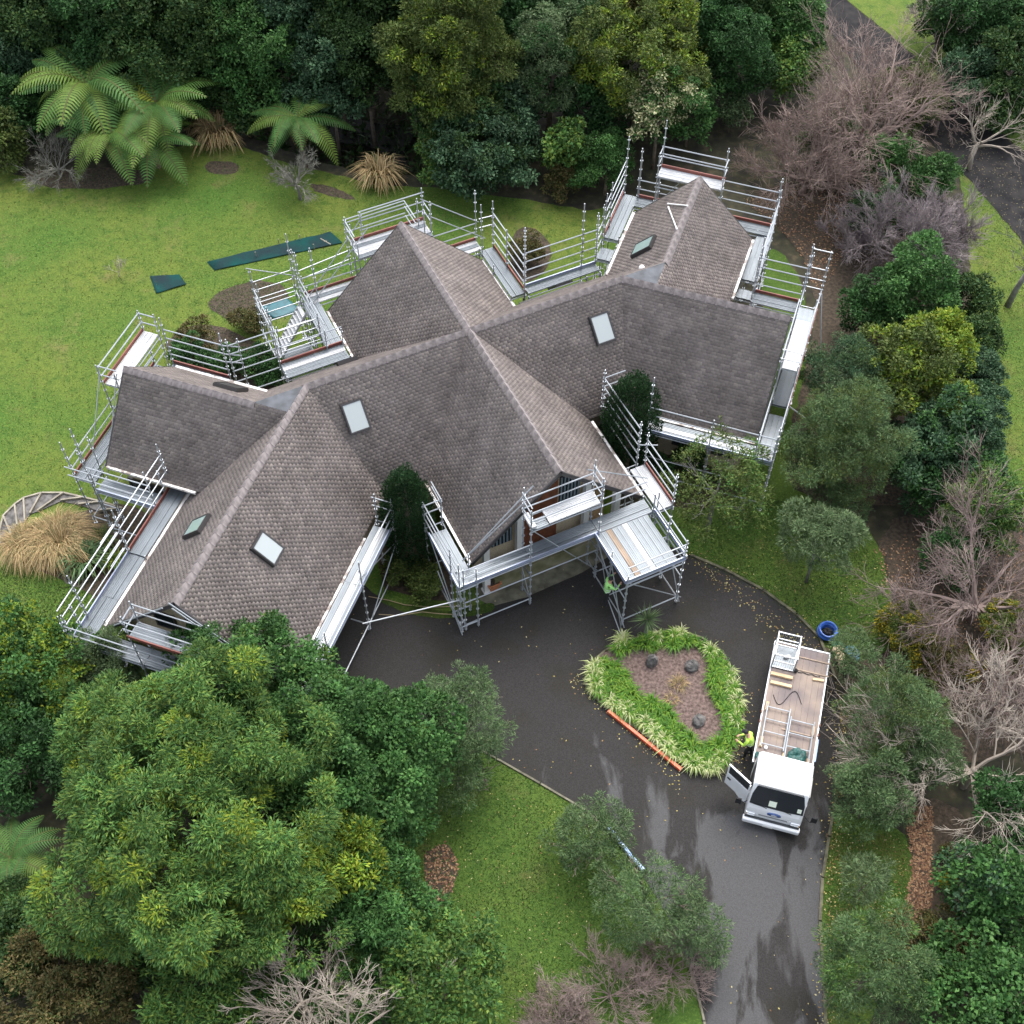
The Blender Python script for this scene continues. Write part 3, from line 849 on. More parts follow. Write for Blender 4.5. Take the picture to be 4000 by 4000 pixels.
class Scaffold:
    def __init__(s, wn, label, ref):
        s.w = W[wn]; s.posts = {}
        p = s.w.at(*ref, 0)
        s.o = thing('scaffold', label, 'scaffold', p, group='scaffold runs round the house'); s.loc = p
    def P(s, d, n, z): return s.w.at(d, n, z)
    def tube(s, a, b, name='guard_rail', me=None, ext=0.06):
        a, b = Vector(a), Vector(b); d = (b - a); L = d.length; dn = d / L
        o = bpy.data.objects.new(name, me or TUBE_ME)
        o.location = a - dn * ext - s.loc
        o.rotation_mode = 'QUATERNION'; o.rotation_quaternion = dn.to_track_quat('Z', 'Y')
        o.scale = (1, 1, L + 2 * ext)
        return link(o, s.o)
    def post(s, d, n, top):
        for (a, b), t in s.posts.items():
            if abs(a - d) < 0.15 and abs(b - n) < 0.15:
                s.posts[(a, b)] = max(t, top); return
        s.posts[(d, n)] = top
    def finish(s):
        for (d, n), top in s.posts.items():
            o = bpy.data.objects.new('standard', post_mesh(top))
            o.location = s.P(d, n, 0) - s.loc
            o.rotation_euler = (random.uniform(-.006, .006), random.uniform(-.006, .006), random.uniform(0, 3))
            link(o, s.o)
    def rails(s, a, b, zs, name='guard_rail', off=0.0):
        for z in zs: s.tube(s.P(*a, z), s.P(*b, z), name)
    def brace(s, a, b): s.tube(s.P(*a), s.P(*b), 'brace', BRACE_ME, ext=0.15)
    def deck(s, a, b, iw, z, k='steel', nw=3, seg=2.6, toe=None, toe2=None, step=0.0):
        """planks from a to b (d,n outer line), iw = inward (d,n) unit, nw planks wide"""
        A = s.P(*a, z); B = s.P(*b, z)
        I = s.P(a[0] + iw[0], a[1] + iw[1], z) - A
        L = (B - A).length; x = (B - A) / L
        n = max(1, round(L / seg)); l = L / n
        rz = math.atan2(x.y, x.x)
        for i in range(n):
            for j in range(nw):
                o = bpy.data.objects.new('deck_plank', PLANK_ME[k if not isinstance(k, (list, tuple)) else k[(i * nw + j) % len(k)]])
                o.location = A + x * (i * l + 0.01) + I * (0.10 + 0.226 * j) + Vector((0, 0, 0.012 * ((i + j) % 2) + step * i)) - s.loc
                o.rotation_euler = (0, 0, rz + random.uniform(-.004, .004)); o.scale = (l - 0.02, 1, 1)
                link(o, s.o)
            # transoms below plank ends
            for e in (0.04, l - 0.04):
                c = A + x * (i * l + e) - Vector((0, 0, 0.09))
                s.tube(c, c + I * (0.226 * nw - 0.02), 'transom', ext=0.03)
        for t, sgn in ((toe, -0.03), (toe2, 0.226 * nw + 0.01)):
            if t:
                o = bpy.data.objects.new('toe_board', TOE_ME[t])
                o.location = A + I * sgn + Vector((0, 0, 0.01)) - s.loc; o.rotation_euler = (0, 0, rz); o.scale = (L, 1, 1)
                link(o, s.o)
    def bay(s, a, b, iw, z, top=1.2, itop=0.15, fr=(0, 1), rails=(.5, 1.), k='steel', toe=None, nw=3, wd=0.7, deck=True, low=(0.45,), inner_rails=(), seg=2.6):
        """posts at fractions fr along a-b on the outer and inner line, rails, deck"""
        def L(f, i): return (a[0] + (b[0] - a[0]) * f + iw[0] * i, a[1] + (b[1] - a[1]) * f + iw[1] * i)
        tops = top if isinstance(top, (list, tuple)) else [top] * len(fr)
        itops = itop if isinstance(itop, (list, tuple)) else [itop] * len(fr)
        for f, t, it in zip(fr, tops, itops):
            s.post(*L(f, 0), z + t)
            if it is not None: s.post(*L(f, wd), z + it)
            s.tube(s.P(*L(f, 0), z - 0.14), s.P(*L(f, wd), z - 0.14), 'transom')
            for zl in low: s.tube(s.P(*L(f, 0), zl), s.P(*L(f, wd), zl), 'transom')
        for f0, f1 in zip(fr, fr[1:]):
            s.rails(L(f0, 0), L(f1, 0), [z + r for r in rails])
            s.rails(L(f0, wd), L(f1, wd), [z + r for r in inner_rails])
            s.rails(L(f0, 0), L(f1, 0), [z - 0.14, *low], 'ledger')
            s.rails(L(f0, wd), L(f1, wd), [z - 0.14], 'ledger')
        if deck: s.deck(a, b, iw, z, k, nw, seg, toe)
ZD = 3.12
# west gable
s = Scaffold('A', 'scaffold on the far left gable with a bright white upper platform', (1.0, 0))
s.bay((1.28, 3.3), (1.28, -3.1), (-1, 0), ZD, top=(2.2, 2.2, 3.1, 3.1), itop=(1.9, 1.9, 2.9, 3.1), fr=(0, 0.11, 0.5, 1), rails=(.5, 1.), toe='red')
s.deck((1.28, 0.0), (1.28, -3.1), (-1, 0), 5.1, 'ally', 3, 3.2, toe='red')
s.rails((1.28, 0.0), (1.28, -3.1), (5.6, 6.1)); s.rails((1.28, -3.1), (0.58, -3.1), (5.6, 6.1)); s.rails((1.28, 0), (0.58, 0), (5.6, 6.1))
s.rails((0.58, 0.0), (0.58, -3.1), (4.95, 4.55, 4.1), 'ledger')
s.brace((1.28, 0.0, 5.9), (1.28, 2.6, 2.2)); s.brace((0.6, 0.0, 5.7), (0.6, 2.6, 2.0)); s.brace((1.28, 0, 3.0), (0.58, -0.02, 5.0))
s.finish()
# back of the west wing and back of the main range, left part
s = Scaffold('A', 'four rail scaffold run behind the far left wing above green shrubs', (-1, -3.3))
s.bay((0.6, -3.45), (-2.1, -3.45), (0, 1), ZD - 0.05, top=(2.7, 2.8), itop=.1, rails=(.55, 1.0, 1.5, 2.0), toe='red')
s.rails((-2.1, -3.45), (-2.75, -3.6), (4.1, 4.55, 5.05)); s.post(-2.75, -3.6, 5.5)
s.finish()
s = Scaffold('M', 'scaffold deck with red toe board behind the left ridge below the stair tower', (-T2 - 6, 4.6))
mm = lambda t, n: (t - T2, n)
s.bay(mm(-8.7, 4.65), mm(-6.75, 4.65), (0, -1), ZD, top=(2.3, 2.8), itop=.1, rails=(.5, 1., 1.5, 2.0), deck=False)
s.bay(mm(-6.75, 4.65), mm(-3.95, 4.65), (0, -1), ZD, top=(3.0, .1), itop=.05, rails=(.5, 1.), toe='red', nw=4, wd=.9, k=('steel', 'ally', 'steel'))
s.finish()
# stair tower and left side of the north wing
s = Scaffold('N', 'scaffold stair tower with white steps beside the far left of the back gable', (0.0, 5.0))
s.bay((-2.35, 4.62), (0.75, 4.62), (0, -1), ZD, top=(1.2, 2.9), itop=(.9, 3.0), rails=(.5, 1., 1.5), nw=3)
s.bay((1.75, 4.62), (1.75, 6.45), (-1, 0), ZD, top=(3.1, 2.0), itop=(2.8, 1.7), fr=(0, 1), rails=(-1.4, -.4, .1, .6, 1.1), deck=False, wd=.75)
s.bay((-1.55, 4.62), (-1.55, 6.45), (1, 0), ZD, top=(1.4, 1.4), itop=(.2, 1.5), fr=(0, 1), rails=(.1, .6, 1.1), deck=False, wd=1.3)
for z in (1.3, 3.3, 3.8): s.tube(s.P(1.75, 6.45, z), s.P(-1.55, 6.45, z), 'ledger')
s.post(0.95, 6.45, 4.0)
s.deck((0.9, 4.66), (0.9, 6.3), (-1, 0), 0.5, 'steel', 3, 3)
# the flight of steps
st = MB(); sx = MB()
N_ST = 12
for i in range(N_ST):
    t = (i + 0.5) / N_ST
    n = 4.75 + 1.6 * t; z = ZD - 0.1 - 2.4 * t
    c = s.P(0.45, n, z) - s.loc
    m = MB(); m.box((0, 0, 0), (0.72, 0.17, 0.035)); m.box((0, 0.08, -0.03), (0.72, 0.015, 0.07))
    o = m.build('step', M['ally'], s.o, c, (0, 0, math.atan2(s.w.d.y, s.w.d.x)))
for d in (0.07, 0.83):
    a = s.P(d, 4.68, ZD + 0.02) - s.loc; b = s.P(d, 6.42, ZD - 2.6) - s.loc
    m = MB(); m.add([a + Vector((0, 0, .09)), b + Vector((0, 0, .09)), b - Vector((0, 0, .09)), a - Vector((0, 0, .09))] + [p + Vector((s.w.d.x, s.w.d.y, 0)) * 0.03 for p in (a + Vector((0, 0, .09)), b + Vector((0, 0, .09)), b - Vector((0, 0, .09)), a - Vector((0, 0, .09)))], [(0, 1, 2, 3), (7, 6, 5, 4), (0, 4, 5, 1), (1, 5, 6, 2), (2, 6, 7, 3), (3, 7, 4, 0)])
    m.build('stringer', M['ally'], s.o)
s.brace((1.75, 4.62, 3.9), (1.75, 6.45, 5.0)); s.brace((-1.55, 6.4, 0.5), (0.9, 6.4, 2.9))
s.finish()
# north gable
s = Scaffold('N', 'scaffold round the tall back gable with a double width raised platform', (1.0, 0))
s.bay((1.15, 4.4), (1.15, -3.95), (-1, 0), ZD, top=(1.2, 3.1, 3.3, 2.9), itop=(1.1, 2.6, 3.3, 2.7), fr=(0, 0.30, 0.67, 1), rails=(.5, 1.), toe='red', wd=.75, k=('ally', 'steel'))
s.deck((1.4, 1.95), (1.4, -1.55), (-1, 0), 5.0, ('ally', 'plank' if False else 'steel', 'ally'), 5, 3.6, toe='red')
for n, t in ((2.05, 6.4), (1.35, 6.6), (-1.6, 6.7)): s.post(1.42, n, t)
s.post(0.72, -1.6, 6.55); s.post(0.6, 2.05, 6.0)
s.rails((1.42, 1.35), (1.42, -1.6), (5.5, 6.0, 6.5)); s.rails((1.45, 2.05), (1.5, -0.7), (5.62, 6.12, 6.3))
s.rails((1.42, 2.05), (0.3, 2.05), (5.5, 6.0, 6.3)); s.rails((1.42, -0.75), (0.3, -0.75), (5.5, 6.0, 6.3)); s.rails((1.42, -1.6), (0.72, -1.6), (5.5, 6.0))
s.rails((1.42, 2.05), (1.15, 4.4), (4.1, 4.6))
s.brace((1.0, 4.2, 3.2), (1.42, 1.4, 6.0)); s.brace((0.5, 4.2, 3.2), (0.7, 1.4, 6.0)); s.brace((1.4, -1.6, 6.1), (1.1, -3.95, 4.3)); s.brace((0.75, -1.6, 5.7), (0.4, -3.95, 3.9))
s.finish()
# right side of north wing + back of the main range, right part
s = Scaffold('N', 'scaffold deck and red toe board along the right eave of the back gable', (-1, -4.4))
s.bay((0.45, -4.5), (-2.9, -4.5), (0, 1), ZD - 0.05, top=(2.6, 2.1, 3.5), itop=(.1, .5, .1), fr=(0, .45, 1), rails=(.5, 1., 1.5, 2.), toe='red')
s.rails((0.45, -4.5), (0.5, -3.9), (4.4, 4.9)); s.finish()
s = Scaffold('M', 'four rail scaffold run behind the right ridge between two back gables', (-T2 + 6, 4.5))
s.bay(mm(4.6, 4.42), mm(8.2, 4.42), (0, -1), ZD - 0.05, top=(3.5, 3.6, 2.9), itop=.05, fr=(0, .8, 1), rails=(.5, 1., 1.5, 2.), nw=2, wd=.5, toe='blue')
s.finish()
# left side of the north-east wing
s = Scaffold('C', 'scaffold deck along the left eave of the far right back gable', (-0.5, 3.6))
s.bay((1.75, 3.75), (-1.5, 3.75), (0, -1), ZD + 0.1, top=(3.2, 2.6, 2.6), itop=(2.2, .1, .2), fr=(0, .75, 1), rails=(.5, 1., 1.5, 2.0), toe='red')
s.bay((-1.95, 3.75), (-2.75, 3.75), (0, -1), ZD - 0.1, top=(2.6, 2.4), itop=.2, rails=(.5, 1., 1.5), k='steel')
s.finish()
# north-east gable
s = Scaffold('C', 'scaffold on the far right back gable with a long white upper platform', (1.4, 0))
s.bay((1.75, 3.1), (1.75, -3.4), (-1, 0), ZD + 0.1, top=(2.8, 4.6, 3.9, 2.7), itop=(.1, 3.3, 3.2, .2), fr=(0, .15, .61, 1), rails=(.5, 1.), k='steel', toe='red')
s.deck((1.62, 2.1), (1.62, -0.9), (-1, 0), 5.3, 'ally', 3, 3.2, toe='red')
s.rails((1.75, 2.12), (1.75, -0.87), (5.8, 5.95, 6.35)); s.rails((1.75, 2.12), (1.05, 2.12), (5.8, 6.35)); s.rails((1.75, -.87), (1.05, -.87), (5.8, 6.35))
s.rails((1.75, -0.87), (1.75, -3.4), (4.72, 5.22)); s.rails((1.05, 2.12), (1.05, -.87), (5.15, 4.6), 'ledger')
s.brace((1.1, 2.1, 3.4), (1.1, 1.0, 5.2)); s.brace((1.75, 2.1, 5.2), (1.05, 2.1, 3.3))
s.finish()
# right side of the north-east wing, back of the east wing
s = Scaffold('C', 'narrow scaffold deck along the right eave of the far right back gable', (-1, -3.3))
s.bay((1.3, -3.5), (-2.0, -3.5), (0, 1), ZD, top=(2.6, 2.4, 2.7), itop=(.2, .1, .2), fr=(0, .4, 1), rails=(.5, 1., 1.5, 2.0))
s.bay((-2.4, -3.5), (-3.0, -3.5), (0, 1), ZD - 0.2, top=(2.6, 2.6), itop=.2, rails=(.5,))
s.finish()
s = Scaffold('D', 'four rail scaffold with red toe board behind the right wing', (-1, 4.5))
s.bay((-1.95, 4.6), (0.1, 4.6), (0, -1), ZD, top=(2.6, 3.3), itop=(.1, .1), rails=(.5, 1., 1.5, 2.), toe='red')
s.finish()
# east gable
s = Scaffold('D', 'scaffold along the right end gable with a bright white upper deck', (.5, 0))
s.bay((0.85, 4.65), (0.85, -4.7), (-1, 0), ZD - 0.05, top=(3.2, 3.2, 2.2, 1.7), itop=(3.0, 3.0, 2.4, 1.6), fr=(0, .33, .64, 1), rails=(.5, 1.), deck=False, inner_rails=(.5, 1.), wd=.72)
s.deck((0.85, 4.4), (0.85, -1.6), (-1, 0), ZD - 0.05, 'steel', 3, 2.9, toe='red'); s.deck((0.85, -2.0), (0.85, -4.5), (-1, 0), ZD - 0.2, 'steel', 3, 2.9)
s.deck((0.85, 1.55), (0.85, -1.35), (-1, 0), 5.0, 'ally', 3, 3.0); s.deck((0.85, 2.4), (0.85, 1.62), (-1, 0), 4.9, 'steel', 3, 3.0)
s.rails((0.85, 1.6), (0.85, -1.35), (5.5, 6.0)); s.rails((0.13, 1.6), (0.13, -1.35), (5.5, 6.0)); s.rails((0.85, -1.33), (0.13, -1.33), (5.5, 6.0)); s.rails((0.85, 4.65), (0.13, 4.65), (4.1, 4.6, 5.2, 6.2))
s.brace((0.95, 3.2, 5.0), (2.3, 0.6, 0.1)); s.tube(s.P(0.85, -1.3, 2.9), s.P(1.7, -1.5, 2.6), 'brace')
s.finish()
# front of the east wing
s = Scaffold('D', 'scaffold deck along the front eave of the right wing behind the sparse tree', (-2, -4.4))
s.bay((-4.3, -4.7), (0.85, -4.7), (0, 1), ZD - 0.05, top=(3.2, 1.7, 1.7), itop=(.2, .2, 1.4), fr=(0, .5, 1), rails=(1.0, 1.45), k=('steel', 'ally', 'steel'), toe='blue', low=(.45, 1.5))
s.finish()
# right side of the south wing
s = Scaffold('S', 'guard rails along the rear right eave of the front gable beside the conifer', (-3, 3.8))
s.bay((-4.5, 4.3), (-1.5, 4.3), (0, -1), ZD - 0.1, top=(2.6, 2.6), itop=None, rails=(.5, 1., 1.5, 2.), deck=False, wd=.6)
s.rails((-4.5, 4.3), (-4.5, 5.2), (4.0, 4.5, 5.0)); s.rails((-1.5, 4.3), (-1.2, 4.9), (4.1,)); s.finish()
s = Scaffold('S', 'white scaffold deck with red toe board at the right eave of the front gable', (0, 4.2))
s.bay((-1.25, 4.5), (1.0, 4.5), (0, -1), ZD - 0.05, top=(1.9, 1.9), itop=(.1, 1.1), rails=(.5, 1., 1.5), k='ally', toe='red', wd=.72, nw=3)
s.finish()
# loading platform
s = Scaffold('S', 'large square scaffold loading platform standing on the drive', (2.2, 2.4))
for d in (2.15, 3.38):
    for n in (1.18, 3.6): s.post(d, n, 3.5 if n < 2 else 4.3)
s.post(1.0, 3.62, 4.3)
ks = ['steel', 'steel', 'ply', 'steel', 'steel', 'ally', 'steel', 'steel', 'steel', 'steel']
for j in range(10):
    s.deck((0.98, 1.22 + j * 0.226 - 0.1), (3.35, 1.22 + j * 0.226 - 0.1), (0, 1), ZD - 0.02, ks[j], 1, 3)
for n in (1.18, 3.6):
    for z in (ZD - .15, 0.45, 1.9): s.tube(s.P(0.98, n, z), s.P(3.38, n, z), 'ledger')
for d in (2.15, 3.38):
    for z in (ZD - .15, 0.45, ZD - .35): s.tube(s.P(d, 1.18, z), s.P(d, 3.6, z), 'ledger')
s.rails((0.98, 3.62), (3.38, 3.62), (3.6, 4.1)); s.rails((3.4, 3.6), (3.4, 1.18), (3.6, 4.05))
for a, b in (((3.42, 1.1), (3.42, 3.66)), ((0.98, 3.68), (3.42, 3.68)), ((3.42, 1.08), (0.98, 1.08))):
    A = s.P(*a, ZD); B = s.P(*b, ZD); x = B - A
    o = bpy.data.objects.new('toe_board', TOE_ME['blue']); o.location = A - Vector((0, 0, .05)) - s.loc; o.rotation_euler = (0, 0, math.atan2(x.y, x.x)); o.scale = (x.length, 1, 1.4); link(o, s.o)
s.brace((3.38, 1.2, 3.0), (3.38, 3.7, .4)); s.brace((1.0, 1.15, 2.9), (3.5, 1.15, .3)); s.brace((2.2, 1.15, 2.9), (3.4, 1.1, .15)); s.brace((2.15, 3.6, 2.9), (3.5, 3.6, .5)); s.brace((2.15, 1.15, 0.4), (3.6, 0.95, .1))
s.finish()
# front of the south wing
s = Scaffold('S', 'scaffold across the front porch gable with a white upper platform', (.6, 0))
s.bay((0.96, -4.4), (0.96, -1.63), (-1, 0), ZD, top=(1.2, 2.2), itop=(.1, 3.5), rails=(.5, 1.), nw=3, toe='blue', low=(.45, 2.0))
s.bay((0.96, -1.63), (0.96, 1.26), (-1, 0), ZD, top=(3.2, 3.4), itop=(3.6, 3.6), rails=(), toe='blue', low=(2.0,))
s.bay((0.96, 1.26), (0.96, 3.6), (-1, 0), ZD, top=(3.4, .1), itop=(3.6, .1), rails=(), low=(.45,))
s.rails((0.26, 1.26), (0.26, 3.6), (3.7, 4.15))
s.deck((0.96, -0.9), (0.96, 1.22), (-1, 0), 5.05, 'ally', 3, 3); s.deck((0.96, -1.6), (0.96, -0.9), (-1, 0), 4.98, 'steel', 2, 3); s.deck((0.96, -1.62), (0.24, -1.62), (0, 1), 5.15, 'ally', 1, 3)
s.rails((0.96, -1.63), (0.96, 1.26), (4.9,), 'ledger'); s.rails((0.26, -1.63), (0.26, 1.26), (4.9, 5.5, 6.0), 'ledger')
s.rails((0.96, -1.63), (0.96, 1.26), (5.55, 6.05)); s.rails((0.96, -1.63), (0.26, -1.63), (5.5, 6.0, 6.4)); s.rails((0.96, 1.26), (0.26, 1.26), (5.5, 6.0, 6.4))
s.tube(s.P(0.1, -4.0, 3.5), s.P(0.1, -1.2, 6.35), 'brace'); s.tube(s.P(-0.1, -3.8, 3.3), s.P(0.1, -1.5, 5.6), 'brace'); s.tube(s.P(0.1, 1.1, 6.1), s.P(0.25, 3.6, 4.4), 'brace', BRACE_ME)
s.brace((0.96, -1.6, 5.0), (0.98, 1.3, .6)); s.brace((0.26, -1.63, 1.6), (0.96, -1.63, .4)); s.brace((0.98, 1.26, 2.9), (2.1, 1.2, .3))
s.finish()
# left side of the south wing
s = Scaffold('S', 'scaffold deck along the left eave of the front gable beside the dark conifer', (-.5, -4.3))
s.bay((1.0, -4.58), (-2.2, -4.58), (0, 1), ZD, top=(1.6, 1.4, 1.5), itop=(.9, .9, 1.3), fr=(0, .24, 1), rails=(.5, 1., 1.45), deck=False)
s.deck((0.95, -4.58), (-1.75, -4.58), (0, 1), ZD, 'steel', 3, 2.8, toe='blue')
s.rails((-2.2, -4.58), (-2.2, -3.88), (3.9, 4.4)); s.rails((-2.2, -3.88), (-3.0, -3.88), (3.7, 4.2, 4.5))
s.brace((0.9, -4.6, .2), (-1.6, -4.6, 2.9)); s.brace((1.0, -4.62, .15), (-0.9, -4.65, 1.6)); s.tube(s.P(1.0, -4.6, 2.4), s.P(0.45, -8.2, 2.5), 'brace')
s.finish()
# right side of the south-west wing
s = Scaffold('B', 'long scaffold deck along the right eave of the big left front wing', (-4, 4.3))
s.bay((-7.6, 4.5), (1.0, 4.5), (0, -1), ZD + .08, top=(1.5, 1.5, 1.4, 1.2), itop=(1.6, None, None, None), fr=(0, .35, .70, 1), rails=(.5, 1.0), toe='blue', k=('steel', 'ally', 'steel'), low=(.45,), deck=False)
s.deck((-7.25, 4.5), (0.9, 4.5), (0, -1), ZD + .08, ('steel', 'ally', 'steel'), 3, 2.8, toe='blue')
s.rails((-7.6, 4.5), (-7.6, 3.75), (4.0, 4.5)); s.brace((-7.6, 4.5, 1.9), (-4.6, 4.5, .3)); s.brace((-7.5, 4.45, 1.9), (-4.7, 4.5, 3.6))
s.finish()
# south-west gable
s = Scaffold('B', 'scaffold on the left front gable partly hidden by the big green tree', (.8, -1))
s.bay((1.0, 4.5), (1.0, -4.45), (-1, 0), ZD, top=(1.2, 3.0, 3.1, 1.7), itop=(.2, 3.2, 3.2, 1.3), fr=(0, .35, .68, 1), rails=(.5, 1.), k='steel')
s.deck((1.0, 1.4), (1.0, -1.6), (-1, 0), 4.95, 'steel', 3, 3.2, toe='red')
s.rails((1.0, 1.4), (1.0, -1.6), (5.45, 5.95)); s.rails((0.3, 1.4), (0.3, -1.6), (5.5, 6.0)); s.rails((1.0, -1.6), (0.3, -1.6), (5.45, 5.95))
s.tube(s.P(0.3, -2.8, 4.0), s.P(0.25, -0.4, 6.3), 'brace'); s.tube(s.P(0.3, 0.1, 6.9), s.P(0.3, 2.0, 5.3), 'brace'); s.tube(s.P(0.3, 0.15, 6.6), s.P(0.3, 2.0, 5.0), 'brace')
s.finish()
# left side of the south-west wing
s = Scaffold('B', 'long four rail scaffold along the left eave of the big left front wing', (-3, -4.2))
s.bay((-6.4, -4.4), (-3.1, -4.4), (0, 1), ZD, top=(2.7, 2.7), itop=.1, rails=(.5, 1., 1.5, 2.), toe='red')
s.bay((-3.1, -4.4), (0.9, -4.4), (0, 1), ZD - .06, top=(2.7, 2.6, 1.8), itop=.1, fr=(0, .75, 1), rails=(.5, 1., 1.5, 2.), toe='blue')
s.rails((-3.0, -4.55), (-2.2, -4.55), (3.4, 3.9, 4.4, 4.9)); s.finish()
# front of the west wing
s = Scaffold('A', 'low scaffold deck below the front eave of the far left wing', (-1, 3.3))
s.bay((0.2, 3.55), (-2.45, 3.55), (0, -1), ZD - .12, top=(1.1, 2.2), itop=(.1, 1.6), rails=(.5, 1., 1.4), toe='blue')
s.deck((1.05, 3.3), (0.4, 3.3), (0, -1), ZD - .05, 'steel', 3, 3)
s.rails((1.28, 3.55), (0.2, 3.55), (3.5, 4.0)); s.finish()

# ------------------------------------------------------------------ vegetation helpers
def unit(v): return v / np.maximum(np.linalg.norm(v, axis=1, keepdims=True), 1e-6)
def leaf_quads(pos, ax, nor, ln, wd, fold=0.25):
    """diamond leaves: base, side, tip, side"""
    ax = unit(ax); sd = unit(np.cross(ax, nor)); nr = np.cross(sd, ax)
    ln = ln[:, None]; wd = wd[:, None]
    b = pos; t = pos + ax * ln
    l = pos + ax * ln * 0.45 + sd * wd * 0.5 + nr * wd * fold
    r = pos + ax * ln * 0.45 - sd * wd * 0.5 + nr * wd * fold
    V = np.stack([b, r, t, l], axis=1).reshape(-1, 3)
    Fq = np.arange(len(pos) * 4).reshape(-1, 4)
    return V, Fq
def rvec(n):
    return unit(rng.normal(size=(n, 3)))
PAL = {   # real leaf colours (linear)
    'dark': [(0.024, 0.070, 0.018), (0.034, 0.092, 0.024), (0.018, 0.052, 0.015), (0.046, 0.115, 0.032)],
    'deep': [(0.022, 0.048, 0.014), (0.030, 0.066, 0.018), (0.042, 0.082, 0.022)],
    'bush': [(0.028, 0.062, 0.016), (0.042, 0.088, 0.022), (0.066, 0.108, 0.028), (0.034, 0.080, 0.028)],
    'olive': [(0.064, 0.096, 0.022), (0.086, 0.124, 0.028), (0.048, 0.076, 0.020), (0.112, 0.142, 0.036)],
    'lime': [(0.135, 0.215, 0.022), (0.175, 0.245, 0.024), (0.095, 0.175, 0.024), (0.22, 0.255, 0.026)],
    'mid': [(0.040, 0.108, 0.026), (0.054, 0.134, 0.032), (0.030, 0.084, 0.022), (0.072, 0.155, 0.040)],
    'fresh': [(0.056, 0.132, 0.030), (0.074, 0.160, 0.036), (0.042, 0.106, 0.028), (0.100, 0.182, 0.038), (0.130, 0.19, 0.034)],
    'blue': [(0.034, 0.080, 0.038), (0.050, 0.106, 0.050), (0.028, 0.064, 0.030), (0.078, 0.138, 0.070)],
    'grey': [(0.082, 0.130, 0.056), (0.104, 0.158, 0.070), (0.064, 0.104, 0.044), (0.130, 0.178, 0.082)],
    'feather': [(0.064, 0.118, 0.044), (0.086, 0.146, 0.056), (0.050, 0.094, 0.036), (0.116, 0.172, 0.070)],
    'yew': [(0.012, 0.034, 0.013), (0.018, 0.046, 0.016), (0.026, 0.062, 0.020)],
    'yellow': [(0.16, 0.17, 0.02), (0.24, 0.22, 0.02), (0.085, 0.12, 0.024), (0.40, 0.30, 0.02)],
    'cream': [(0.40, 0.40, 0.22), (0.50, 0.48, 0.28), (0.08, 0.11, 0.035)],
    'bronze': [(0.075, 0.075, 0.024), (0.10, 0.085, 0.030), (0.050, 0.070, 0.020), (0.13, 0.10, 0.04)],
    'straw': [(0.33, 0.23, 0.11), (0.42, 0.31, 0.16), (0.24, 0.17, 0.085), (0.20, 0.18, 0.08)],
    'strap': [(0.080, 0.20, 0.022), (0.115, 0.25, 0.028), (0.056, 0.15, 0.020), (0.17, 0.275, 0.032)],
    'variegated': [(0.35, 0.42, 0.16), (0.46, 0.50, 0.24), (0.25, 0.34, 0.10), (0.52, 0.54, 0.30)],
    'fern': [(0.060, 0.140, 0.034), (0.076, 0.166, 0.038), (0.090, 0.180, 0.038), (0.122, 0.195, 0.038)],
}
def pick_cols(n, pal, per=None, spread=0.18):
    p = np.array(PAL[pal]); k = rng.integers(0, len(p), n)
    return p[k] * rng.uniform(1 - spread, 1 + spread, (n, 1))
